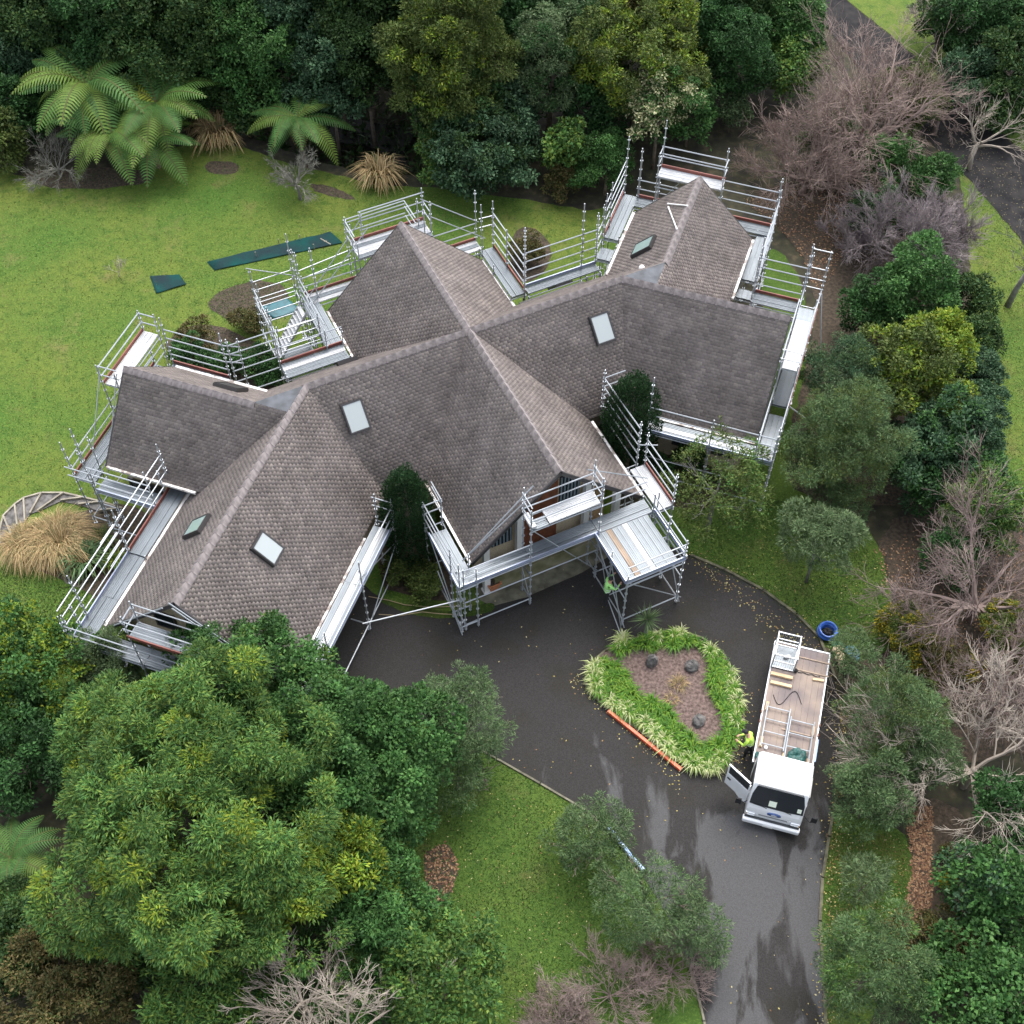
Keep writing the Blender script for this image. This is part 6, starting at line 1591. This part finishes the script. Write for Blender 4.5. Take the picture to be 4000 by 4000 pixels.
# things lying on the truck deck
tmat = Matrix.Translation(TP) @ Matrix.Rotation(truck.rotation_euler.z, 4, 'Z')
def on_truck(x, y, z): return tmat @ Vector((x, y, z))
TRZ = truck.rotation_euler.z
DT = ZB + .016
def cage():
    root = thing('steel_cage', 'galvanised mesh cage standing on the tail of the truck', 'cage', on_truck(-6.35, -.60, DT), TRZ)
    lx, ly, h = .98, .82, .95
    for x in (-lx / 2, lx / 2):
        for y in (-ly / 2, ly / 2):
            m = MB(); m.box((x, y, h / 2), (.05, .05, h)); m.build('post', M['steel'], root)
    for z in (.04, h * .5, h - .03):
        for y in (-ly / 2, ly / 2): m = MB(); m.box((0, y, z), (lx - .05, .04, .04)); m.build('rail', M['steel'], root)
        for x in (-lx / 2, lx / 2): m = MB(); m.box((x, 0, z), (.04, ly - .05, .04)); m.build('rail', M['steel'], root)
    m = MB(); m.box((0, 0, .03), (lx, ly, .02)); m.build('floor', M['plank'], root)
    m = MB()
    for k in range(11): m.tube((lx / 2, -ly / 2 + ly * k / 10, .05), (lx / 2, -ly / 2 + ly * k / 10, h - .05), .006, n=4); m.tube((-lx / 2, -ly / 2 + ly * k / 10, .05), (-lx / 2, -ly / 2 + ly * k / 10, h - .05), .006, n=4)
    m.build('mesh_panel', M['steel'], root)
cage()
def frame(x, y, L, wd, label, rz=0.0):
    root = thing('scaffold_ladder', label, 'ladder frame', on_truck(x, y, DT + .09), TRZ + rz)
    for s_ in (-1, 1): m = MB(); m.tube((-L / 2, s_ * wd / 2, .03), (L / 2, s_ * wd / 2, .03), .03); m.build('side_tube', M['steel'], root)
    for k in range(4):
        xx = -L / 2 + .12 + (L - .24) * k / 3
        m = MB(); m.tube((xx, -wd / 2, .03), (xx, wd / 2, .03), .024); m.build('rung', M['steel'], root)
frame(-3.35, -.48, 1.75, .82, 'galvanised ladder frame on the drive side of the truck deck'); frame(-3.0, .42, 1.85, .84, 'galvanised ladder frame on the lawn side of the truck deck')
def block(x, y, sx_, sy_, sz_, label, name='timber_block', mt='timber', rz=0.0):
    m = MB(); m.box((0, 0, sz_ / 2), (sx_, sy_, sz_)); o = m.build(name, M[mt], None, on_truck(x, y, DT), (0, 0, TRZ + rz)); bevel(o, .006, 1); tag(o, label, 'timber')
block(-4.15, -.90, .35, .10, .09, 'timber block under the tail end of the left ladder frame'); block(-2.68, -.88, .42, .11, .09, 'timber block under the cab end of the left ladder frame'); block(-2.35, -.02, .2, .1, .09, 'small timber block between the two ladder frames'); block(-3.6, .85, .36, .1, .09, 'timber block under the tail end of the right ladder frame'); block(-2.25, .84, .42, .1, .09, 'timber block under the cab end of the right ladder frame')
block(-5.55, -.58, .13, .82, .10, 'pale timber beam across the truck deck nearest the cage', 'timber_beam'); block(-5.18, -.55, .12, .78, .10, 'second pale timber beam across the truck deck', 'timber_beam'); block(-5.75, .75, .09, .42, .07, 'short timber offcut at the right side of the truck deck', 'timber_beam', rz=.1)
def bag(loc, r, mt, label, cat='tarp', name='folded_tarp', n=7):
    m = MB()
    for i in range(n):
        a = 2 * math.pi * i / n
        m.ball((math.cos(a) * r[0] * .45, math.sin(a) * r[1] * .45, r[2] * rnd(.35, .55)), (r[0] * rnd(.35, .55), r[1] * rnd(.35, .55), r[2] * rnd(.4, .6)), 9, 6, .06)
    o = m.build(name, mt, None, loc, (0, 0, rnd(0, 3)))
    return tag(o, label, cat)
bag(on_truck(-2.42, .42, DT), (.34, .40, .30), M['greentarp'], 'crumpled dark green tarp behind the truck cab', n=9)
bag(on_truck(-2.1, -.90, DT), (.15, .15, .2), M['greentarp'], 'small dark green bag at the front corner of the truck deck', 'bag', 'bag')
m = MB(); m.ball((0, 0, .05), (.075, .075, .06), 10, 6); m.tube((0, 0, 0), (0, 0, .05), .06, n=10); tag(m.build('cup', M['pvc'], None, on_truck(-2.5, -.68, DT)), 'small white cup on the truck deck', 'cup')
m = MB(); m.ball((0, 0, .05), (.10, .07, .05), 8, 5, .15); m.ball((.1, .04, .04), (.07, .05, .04), 8, 5, .15); tag(m.build('rag', M['pvc'], None, on_truck(-6.35, -.55, DT + .08)), 'crumpled white rag inside the steel cage', 'rag')
m = MB(); pts_ = [on_truck(-4.7 + .35 * math.sin(t * 2.2), -.75 + t * .35, DT + .014) for t in np.linspace(0, 3, 20)]; m.path(pts_, .012, n=5); tag(m.build('rope', M['black']), 'thin dark rope lying loose across the truck deck', 'rope')
m = MB(); pts_ = [on_truck(-5.9 + .02 * math.sin(t * 5), -.05 + t * .25, DT + .016) for t in np.linspace(0, 3.4, 16)]; m.path(pts_, .014, n=5); m.ball(on_truck(-5.9, -.12, DT + .06), .09, 8, 5, .1); tag(m.build('ratchet_strap', M['black']), 'dark ratchet strap with buckle stretched beside the cage', 'strap')
# ------------------------------------------------------------------ people
def person(loc, rz, label, joints, mats_by, face=(1, 0)):
    """one continuous skinned body; joints: name -> (pos, radius, parent, zone)"""
    names = list(joints)
    me = bpy.data.meshes.new('person')
    me.from_pydata([joints[k][0] for k in names], [(names.index(joints[k][2]), names.index(k)) for k in names if joints[k][2]], [])
    o = bpy.data.objects.new('person', me); link(o)
    md = o.modifiers.new('skin', 'SKIN'); md.use_smooth_shade = True
    for i, k in enumerate(names):
        sv = me.skin_vertices[0].data[i]; r_ = joints[k][1]; sv.radius = (r_, r_) if not isinstance(r_, tuple) else r_
        sv.use_root = (i == 0)
    ss = o.modifiers.new('sub', 'SUBSURF'); ss.levels = 2; ss.render_levels = 2
    dg = bpy.context.evaluated_depsgraph_get(); dg.update()
    me2 = bpy.data.meshes.new_from_object(o.evaluated_get(dg)); o.modifiers.clear(); o.data = me2; bpy.data.meshes.remove(me)
    zones = ['skin', 'top', 'legs', 'boots']
    for z in zones: me2.materials.append(mats_by[z])
    P_ = np.array([joints[k][0] for k in names]); Z_ = [zones.index(joints[k][3]) for k in names]
    for pl in me2.polygons:
        c = np.array(pl.center); pl.material_index = Z_[int(np.argmin(((P_ - c) ** 2).sum(1)))]; pl.use_smooth = True
    o.location = loc; o.rotation_euler = (0, 0, rz); o.name = 'person'
    return tag(o, label, 'person')
def body(lean=.1, arm_l=None, arm_r=None, stride=.18, crouch=0.0, head_fwd=.05):
    hz = .92 - crouch
    J = {}
    J['pelvis'] = ((0, 0, hz), .135, None, 'legs')
    J['waist'] = ((lean * .3, 0, hz + .16), (.125, .15), 'pelvis', 'top')
    J['chest'] = ((lean * .8, 0, hz + .38), (.13, .18), 'waist', 'top')
    J['neckb'] = ((lean, 0, hz + .54), .085, 'chest', 'top')
    J['neck'] = ((lean + .02, 0, hz + .60), .055, 'neckb', 'skin')
    J['head'] = ((lean + head_fwd, 0, hz + .70), (.085, .075), 'neck', 'skin')
    J['crown'] = ((lean + head_fwd * 1.1, 0, hz + .82), (.075, .068), 'head', 'skin')
    J['nose'] = ((lean + head_fwd + .10, 0, hz + .70), .016, 'head', 'skin')
    for sd, nm, arm in ((1, 'l', arm_l), (-1, 'r', arm_r)):
        e, h_ = arm or ((.02, .30, .22), (.12, .28, .0))
        sh = (lean * .95, sd * .19, hz + .47)
        J['sh' + nm] = (sh, .075, 'neckb', 'top')
        el = (lean + e[0], sd * e[1], hz + e[2]); ha = (lean + h_[0], sd * h_[1], hz + h_[2])
        J['el' + nm] = (el, .052, 'sh' + nm, 'top')
        dv = Vector(ha) - Vector(el); dv.normalize()
        wr = Vector(ha) - dv * .02
        J['wr' + nm] = (tuple(wr), .032, 'el' + nm, 'top')
        J['pa' + nm] = (tuple(wr + dv * .07), (.036, .022), 'wr' + nm, 'skin')
        side = dv.cross(Vector((0, 0, 1))); side = side.normalized() if side.length > .05 else Vector((0, 1, 0))
        for q, (off, ln) in enumerate(((-.027, .062), (-.009, .075), (.009, .07), (.027, .055))):
            k1 = wr + dv * .115 + side * off; k2 = k1 + dv * ln * .55 + Vector((0, 0, -.012)); k3 = k1 + dv * ln * .8 + Vector((0, 0, -.035))
            J['f%d1' % q + nm] = (tuple(k1), .009, 'pa' + nm, 'skin'); J['f%d2' % q + nm] = (tuple(k2), .0085, 'f%d1' % q + nm, 'skin'); J['f%d3' % q + nm] = (tuple(k3), .008, 'f%d2' % q + nm, 'skin')
        t1 = wr + dv * .05 + side * (-.045 * sd); t2 = t1 + dv * .045 + side * (-.012 * sd)
        J['t1' + nm] = (tuple(t1), .010, 'pa' + nm, 'skin'); J['t2' + nm] = (tuple(t2), .009, 't1' + nm, 'skin')
        sx_ = stride * sd
        J['hip' + nm] = ((0, sd * .09, hz - .06), .105, 'pelvis', 'legs')
        J['knee' + nm] = ((sx_ * .6 + .04 + crouch * .5, sd * .105, hz * .54), .068, 'hip' + nm, 'legs')
        J['ank' + nm] = ((sx_ - .02, sd * .11, .09), .048, 'knee' + nm, 'boots')
        J['toe' + nm] = ((sx_ + .15, sd * .12, .045), .042, 'ank' + nm, 'boots')
    return J
def hair(o, J, mt, cap=False):
    c = Vector(J['crown'][0])
    m = MB(); m.ball((c.x - .015, c.y, c.z - .01), (.105, .092, .085), 12, 8)
    if cap: m.box((c.x + .09, c.y, c.z - .03), (.09, .13, .014))
    m.build('hair', mt, o, smooth=True)
def vest(o, J, stripe):
    hz = J['pelvis'][0][2]; w_ = J['waist'][0]; c_ = J['chest'][0]
    for z, x, r_ in ((w_[2] - .02, w_[0], .175), (w_[2] + .11, (w_[0] + c_[0]) / 2, .185)):
        m = MB(); m.loft([[(x + (r_ - .03) * math.cos(t), (r_ + .012) * math.sin(t), z + dz) for t in [2 * math.pi * k / 16 for k in range(16)]] for dz in (0, .045)], cap=False); m.build('reflective_band', stripe, o)
mats1 = {'skin': M['skin'], 'top': M['hivis'], 'legs': M['black'], 'boots': M['blackrubber']}
J1 = body(.16, ((.08, .25, .22), (.28, .14, .20)), ((.08, .25, .22), (.28, .10, .24)), .10, 0, .14)
p1 = person(G(2918, 2952, 0) + Vector((0, 0, .0)), R(160), 'worker in yellow hi vis top and black trousers beside the truck deck', J1, mats1)
hair(p1, J1, M['black'], True); vest(p1, J1, M['white'])
mats2 = {'skin': M['skin'], 'top': M['hivis2'], 'legs': M['black'], 'boots': M['blackrubber']}
J2 = body(.10, ((.12, .30, .42), (.30, .24, .62)), ((.14, .30, .40), (.32, .22, .50)), .12, .02, .06)
p2 = person(W['S'].at(2.42, 0.92, .38) , math.atan2(W['S'].n.y, W['S'].n.x), 'worker in green hi vis top climbing the side of the loading platform', J2, mats2)
hair(p2, J2, M['black']); vest(p2, J2, M['white'])
# ------------------------------------------------------------------ small things about the garden
def pot():
    p = G(1925, 2300, .0); root = thing('plant_pot', 'square terracotta pot standing by the porch column', 'pot', (p.x, p.y, .03), R(25))
    m = MB(); m.loft([[(sx_ * r_, sy_ * r_, z) for sx_, sy_ in ((-1, -1), (1, -1), (1, 1), (-1, 1))] for r_, z in ((.15, 0), (.24, .5), (.275, .5), (.275, .58), (.235, .58), (.21, .46))], cap=False); m.add([(-.15, -.15, .001), (.15, -.15, .001), (.15, .15, .001), (-.15, .15, .001)], [(0, 1, 2, 3)]); m.build('pot_body', M['terracotta'], root)
    m = MB(); m.box((0, 0, .45), (.41, .41, .03)); m.build('soil', M['mulch'], root)
pot()
def drape(pxs, mt, name, label, cat, z=.055, th=.006):
    pts = [G(*p, z) for p in pxs]
    bm = bmesh.new(); f = bm.faces.new([bm.verts.new(p) for p in pts]); 
    bmesh.ops.subdivide_edges(bm, edges=bm.edges[:], cuts=9, use_grid_fill=True)
    for v in bm.verts: v.co.z += .03 * math.sin(v.co.x * 3.1 + v.co.y * 1.3) * math.sin(v.co.y * 2.7) + rnd(0, .012)
    bmesh.ops.recalc_face_normals(bm, faces=bm.faces)
    me = bpy.data.meshes.new(name); bm.to_mesh(me); bm.free(); me.materials.append(mt)
    o = link(bpy.data.objects.new(name, me)); so_ = o.modifiers.new('s', 'SOLIDIFY'); so_.thickness = th; so_.offset = 1
    for p in me.polygons: p.use_smooth = True
    return tag(o, label, cat)
drape([(808, 1022), (1290, 905), (1338, 948), (838, 1055)], M['shade'], 'shade_cloth', 'long dark green shade cloth spread on the left lawn', 'cloth')
drape([(585, 1078), (700, 1072), (728, 1110), (610, 1146)], M['shade'], 'shade_cloth', 'small square dark green cloth on the left lawn', 'cloth')
drape([(1010, 1200), (1120, 1165), (1175, 1210), (1070, 1245)], mat('teal_tarp', (.02, .10, .12), .5, var=.3, scale=3), 'ground_tarp', 'teal tarp on the ground under the stair tower', 'tarp', z=.055)
def stake(px, py, h, label, lie=None):
    p = G(px, py, 0); m = MB(); m.tube((0, 0, -.02), (0, 0, h), .022, n=6); m.box((0, 0, h), (.05, .05, .02))
    tag(m.build('stake', M['edging'], None, (p.x, p.y, 0), (rnd(-.08, .08), rnd(-.08, .08), 0)), label, 'stake')
for px, py, l in ((1003, 1005, 'first pale stake from the left at the long shade cloth'), (1090, 955, 'pale stake on the far edge of the long shade cloth'), (1172, 940, 'third pale stake at the long shade cloth'), (1230, 975, 'pale stake near the right end of the shade cloth')): stake(px, py, .35, l)
a, b = G(1252, 932, .06), G(1292, 955, .06); m = MB(); m.tube(a, b, .03, n=6); m.box((a + b) / 2, (.12, .05, .05)); tag(m.build('loose_batten', M['edging']), 'pale loose batten lying on the shade cloth', 'batten')
# curved garden steps: separate timber edgings
def steps():
    root = thing('garden_steps', 'curved flight of timber edged garden steps at the left edge', 'steps', G(150, 1990, 0))
    outer = [(0, 2085), (15, 2020), (60, 1975), (95, 1950), (165, 1930), (250, 1930), (330, 1948), (400, 1965), (480, 1990)]
    inner = [(5, 2135), (50, 2100), (70, 2055), (100, 2040), (120, 2010), (150, 2000), (240, 1960), (310, 1975), (390, 2000)]
    def plank(a, b, h0, name='riser'):
        a, b = G(*a, 0) - root.location, G(*b, 0) - root.location; d = b - a
        m = MB(); m.box(((a + b) / 2) + Vector((0, 0, h0)), (d.length, .07, .16), math.atan2(d.y, d.x)); m.build(name, M['edging'], root)
    for i, (a, b) in enumerate(zip(outer, inner)): plank(a, b, .06 + .003 * i)
    for a, b in zip(outer, outer[1:]): plank(a, b, .05, 'edging')
    m = MB()
    pts = [G(*p, 0) - root.location for p in outer] + [G(*p, 0) - root.location for p in reversed(inner)]
    for i in range(len(outer) - 1):
        q = [pts[i], pts[i + 1], pts[-2 - i], pts[-1 - i]]
        m = MB(); m.prism([(p.x, p.y) for p in q], .0, .05 + .004 * (i % 2)); m.build('tread', M['rock'], root)
steps()
def tyre(px, py, label):
    p = G(px, py, .1); m = MB()
    R0, r0 = .2, .07
    rings = [[((R0 + r0 * math.cos(a)) * math.cos(t), (R0 + r0 * math.cos(a)) * math.sin(t), .08 + r0 * math.sin(a)) for a in [2 * math.pi * k / 8 for k in range(8)]] for t in [2 * math.pi * j / 18 for j in range(19)]]
    m.loft(rings, cap=False); o = m.build('drain_ring', M['concrete'], None, (p.x, p.y, .01), (R(35), 0, 0), smooth=True); tag(o, label, 'ring')
tyre(275, 2255, 'left one of two grey rings beside the left garden bed'); tyre(308, 2268, 'right one of two grey rings beside the left garden bed')
# pile at the tail of the truck
p = G(3232, 2468, .2)
root = thing('pipe_coil', 'coil of bright blue plastic pipe on the lawn at the tail of the truck', 'coil', (p.x, p.y, .02))
for k in range(5):
    m = MB(); R0 = .30 + .035 * (k % 3); m.path([(R0 * math.cos(t), R0 * math.sin(t), .06 + .075 * k + .02 * math.sin(3 * t + k)) for t in np.linspace(0, 2 * math.pi, 25)], .045, n=6); m.build('coil_loop', M['bluetarp'], root)
bag((p.x, p.y, .02), (.22, .22, .3), M['black'], 'dark bag inside the blue pipe coil', 'bag', 'bag')
p = G(3265, 2510, .1); bag((p.x, p.y, .01), (.42, .24, .2), mat('bright_green_net', (.015, .14, .09), .5, var=.4, scale=6), 'bundle of green netting next to the blue pipe coil', 'netting', 'netting', n=8)
for i, (px, py) in enumerate(((3272, 2537), (3280, 2568), (3290, 2595))):
    p = G(px, py, .12); m = MB(); m.ball((0, 0, .12), (.24, .17, .13), 12, 8, .05); o = m.build('sack', M['sack'], None, (p.x, p.y, .02), (0, 0, R(20 + 30 * i)), smooth=True); tag(o, ['tan sack nearest the green netting', 'middle tan sack behind the truck tail', 'tan sack farthest from the green netting'][i], 'sack')
p = G(3330, 2550, .1); bag((p.x, p.y, .01), (.4, .3, .2), mat('teal_bag', (.06, .15, .2), .4, var=.4, scale=6), 'crumpled teal plastic bag under the feathery tree at the truck tail', 'bag', 'bag', n=8)
# wrapped pipe lying under the feathery trees at the drive edge
pts_ = [(2368, 3222), (2400, 3255), (2430, 3300), (2465, 3345), (2515, 3400)]
root = thing('wrapped_pipe', 'pale blue plastic wrapped pipe lying between two feathery trees at the drive edge', 'pipe', G(*pts_[2], 0))
for k in range(len(pts_) - 1):
    a, b = G(*pts_[k], .12), G(*pts_[k + 1], .12); base = root.location
    m = MB(); m.tube(a - base, b - base, .075, n=8); m.build('pipe_length', M['wrap'], root)
# hose
m = MB(); pts_ = [(1480, 2400), (1560, 2405), (1650, 2390), (1720, 2398), (1770, 2400)]
m.path([G(*q, .04) for q in pts_], .018, n=5); tag(m.build('garden_hose', M['hose']), 'thin brown hose lying on the drive in front of the left bed', 'hose')
m = MB(); pts_ = [(1440, 2330), (1520, 2345), (1580, 2362), (1680, 2372), (1790, 2368)]
m.path([G(*q, .06) for q in pts_], .016, n=5); tag(m.build('garden_hose', M['hose']), 'thin brown hose along the kerb of the left bed', 'hose')
m = MB(); m.path([G(2610, 2150, .05) + Vector((.5 * t, .1 * math.sin(3 * t), 0)) for t in np.linspace(0, .8, 6)], .012, n=5)
# fallen leaves: drive, kerb and lawns
def litter(name, pts, size, cols, label, z=.03):
    n = len(pts); pos = np.array([(p[0], p[1], z + rng.uniform(0, .012)) for p in pts])
    ax = np.stack([np.cos(t_ := rng.uniform(0, 6.28, n)), np.sin(t_), rng.uniform(-.1, .15, n)], 1)
    nor = unit(np.tile(np.array([[0, 0, 1.]]), (n, 1)) + rng.normal(size=(n, 3)) * .25)
    ln = size * rng.uniform(.6, 1.3, n); V, Fq = leaf_quads(pos, ax, nor, ln, ln * .6, .1)
    c = np.array(cols)[rng.integers(0, len(cols), n)] * rng.uniform(.8, 1.2, (n, 1))
    o = link(bpy.data.objects.new(name, npmesh(name, V, Fq, M['dry'], c))); o['kind'] = 'stuff'; o['label'] = label
def scatter_poly(poly, n, edge=None):
    xs = [p[0] for p in poly]; ys = [p[1] for p in poly]; out = []
    while len(out) < n:
        p = (rnd(min(xs), max(xs)), rnd(min(ys), max(ys)))
        if inpoly(p, poly): out.append(p)
    return out
LC = [(.30, .25, .07), (.38, .33, .12), (.22, .14, .06), (.16, .10, .05), (.42, .38, .2)]
dl = scatter_poly(drive_pts, 230)
for a, b, n in (((2700, 2172), (3262, 2650), 260), ((3262, 3120), (3226, 4100), 420), ((3285, 2700), (3265, 3100), 200), ((2240, 2640), (2660, 3060), 160), ((2900, 2700), (2860, 3050), 200)):
    A, B = G(*a), G(*b)
    kk = [G(*p) for p in DRIVE]
    for _ in range(n):
        q = A.lerp(B, random.random()); dl.append((q.x + random.gauss(0, .22), q.y + random.gauss(0, .22)))
for seg in ((2700, 2172), (2830, 2227), (2980, 2307), (3110, 2402), (3200, 2492)):
    q = G(*seg)
    for _ in range(26): dl.append((q.x + random.gauss(-.1, .5), q.y + random.gauss(-.15, .3)))
litter('fallen_leaves', dl, .07, LC, 'scattered yellow and brown fallen leaves on the drive', .032)
def pxpoly(l): return [tuple(G(*p)[:2]) for p in l]
l1 = scatter_poly(pxpoly([(1750, 3050), (2150, 3150), (2500, 3600), (2550, 4000), (1950, 4000), (1650, 3600), (1650, 3300)]), 330)
l2 = scatter_poly(pxpoly([(2650, 2140), (3000, 1980), (3400, 2050), (3480, 2450), (3250, 2560), (3000, 2310)]), 330)
l3 = scatter_poly(pxpoly([(3230, 3260), (3560, 3270), (3560, 3500), (3450, 3750), (3230, 3700)]), 380)
litter('fallen_leaves', l1 + l2 + l3, .06, LC, 'pale fallen leaves dotted over the lawns round the drive', .012)
l4 = scatter_poly(pxpoly([(3540, 3150), (3640, 3150), (3640, 3540), (3520, 3640), (3560, 3400)]), 1600) + scatter_poly(pxpoly([(1660, 3330), (1740, 3290), (1790, 3370), (1770, 3490), (1700, 3550), (1665, 3470)]), 380)
l5 = scatter_poly(pxpoly([(3420, 2150), (3700, 2000), (4000, 2050), (4000, 2700), (3560, 2700), (3480, 2450)]), 1800) + scatter_poly(pxpoly([(2900, 780), (3150, 720), (3450, 780), (3200, 1150), (3100, 950)]), 1500)
litter('fallen_leaves', l4 + l5, .10, [(.17, .09, .05), (.24, .14, .08), (.11, .06, .04), (.30, .19, .11)], 'brown fallen leaves lying thick on the planted ground', .022)
l6 = scatter_poly(pxpoly([(3600, 540), (3740, 680), (3900, 850), (4000, 960), (4000, 700), (3860, 560), (3650, 420)]), 500)
litter('fallen_leaves', l6, .08, [(.16, .14, .08), (.10, .08, .05)], 'pale leaves lying on the road at upper right', .03)
# undergrowth that closes the gully floor
def ferny(px, py, r, h, pal, n):
    me, loc = reeds(px, py, r, h, n, '', 'undergrowth', pal, 1.0, .05, -1.5)
    return me, loc
ug = []
off = 0; VV, FF, CC = [], [], []
for k in range(900):
    x, y = rnd(-31, 6), rnd(53, 72)
    z = gully(x, y)
    if z > -.3 and y < 60: continue
    n = 26; d = unit(rng.normal(size=(n, 3)) * np.array([1, 1, .5]) + np.array([0, 0, .5]))
    V, Fq = leaf_quads(np.tile([[x, y, z]], (n, 1)) + rng.normal(size=(n, 3)) * .3, d, rvec(n) + np.array([0, 0, 1]), rng.uniform(.3, .7, n), rng.uniform(.08, .2, n))
    VV.append(V); FF.append(Fq + off); off += len(V); CC.append(pick_cols(n, 'deep'))
o = link(bpy.data.objects.new('undergrowth', npmesh('undergrowth', np.concatenate(VV), np.concatenate(FF), M['leaf'], np.concatenate(CC)))); o['kind'] = 'stuff'; o['label'] = 'dark undergrowth on the shaded bush floor'

def grass_tufts(pxpoly_, n, pals, label):
    poly = np.array([G(*p)[:2] for p in pxpoly_]); lo_, hi_ = poly.min(0), poly.max(0)
    P_ = rng.uniform(lo_, hi_, (n * 2, 2)); inside = np.zeros(len(P_), bool); j = len(poly) - 1
    for i in range(len(poly)):
        a, b = poly[i], poly[j]
        with np.errstate(divide='ignore', invalid='ignore'):
            inside ^= ((a[1] > P_[:, 1]) != (b[1] > P_[:, 1])) & (P_[:, 0] < (b[0] - a[0]) * (P_[:, 1] - a[1]) / (b[1] - a[1]) + a[0])
        j = i
    P_ = P_[inside][:n]; k = len(P_)
    pos = np.concatenate([P_, np.full((k, 1), .004)], 1)
    ax = unit(rng.normal(size=(k, 3)) * np.array([1, 1, .2]) + np.array([0, 0, .55]))
    ln = rng.uniform(.04, .095, k); V, Fq = leaf_quads(pos, ax, rvec(k) + np.array([0, 0, 1.2]), ln, ln * rng.uniform(.25, .6, k), .05)
    # neighbouring blades share a tone, as in real patches of sward
    ph = np.sin(P_[:, 0] * 1.7 + np.sin(P_[:, 1] * 1.1) * 2) * np.sin(P_[:, 1] * 1.3 + np.cos(P_[:, 0] * .9) * 2)
    c = np.where((ph + rng.normal(size=k) * .5 > .1)[:, None], pick_cols(k, pals[0], spread=.2), pick_cols(k, pals[1], spread=.2))
    o = link(bpy.data.objects.new('grass', npmesh('grass', V, Fq, M['leaf'], c))); o['kind'] = 'stuff'; o['label'] = label
PAL['sward'] = [(0.055, 0.120, 0.020), (0.072, 0.135, 0.025), (0.045, 0.102, 0.018)]
PAL['sward_y'] = [(0.115, 0.140, 0.030), (0.140, 0.150, 0.038), (0.098, 0.128, 0.028), (0.160, 0.150, 0.052)]
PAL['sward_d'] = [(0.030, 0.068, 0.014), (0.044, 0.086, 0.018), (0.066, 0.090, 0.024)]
grass_tufts([(-50, 640), (330, 690), (640, 590), (880, 565), (1260, 680), (1640, 735), (2180, 800), (2320, 900), (1900, 1100), (1300, 1300), (900, 1500), (450, 1900), (400, 2000), (0, 1980), (-50, 1950)], 34000, ('sward', 'sward_y'), 'short grass blades of the back lawn')
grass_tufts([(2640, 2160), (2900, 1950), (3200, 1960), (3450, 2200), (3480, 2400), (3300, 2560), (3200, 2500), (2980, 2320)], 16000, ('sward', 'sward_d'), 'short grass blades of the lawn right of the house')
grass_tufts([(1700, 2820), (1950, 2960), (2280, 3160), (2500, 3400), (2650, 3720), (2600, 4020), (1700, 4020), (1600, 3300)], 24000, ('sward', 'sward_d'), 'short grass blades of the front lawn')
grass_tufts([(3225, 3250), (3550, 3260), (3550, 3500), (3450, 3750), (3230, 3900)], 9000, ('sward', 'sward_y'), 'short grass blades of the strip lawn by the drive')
grass_tufts([(3780, 700), (4020, 960), (4020, 2000), (3880, 2000), (3860, 1400)], 12000, ('sward', 'sward_y'), 'short grass blades of the verge')
grass_tufts([(0, 2220), (420, 2330), (400, 2440), (0, 2420)], 4000, ('sward', 'sward_d'), 'short grass blades below the left garden bed')
# weeds and low plants on the bare beds
for nm, pp, n_ in (('stair tower bed', [(800, 1190), (860, 1130), (1000, 1090), (1110, 1110), (1130, 1180), (1000, 1260), (880, 1250)], 1500), ('left bed', [(230, 2060), (420, 1970), (640, 2080), (560, 2260), (450, 2400), (300, 2280)], 1200), ('conifer bed', [(1480, 2080), (1700, 2080), (1790, 2330), (1580, 2320), (1480, 2290)], 900), ('right wing bed', [(2400, 1780), (2900, 1830), (2880, 1950), (2600, 1950)], 1500)):
    grass_tufts(pp, n_, ('sward_d', 'sward'), 'low weeds growing on the ' + nm)
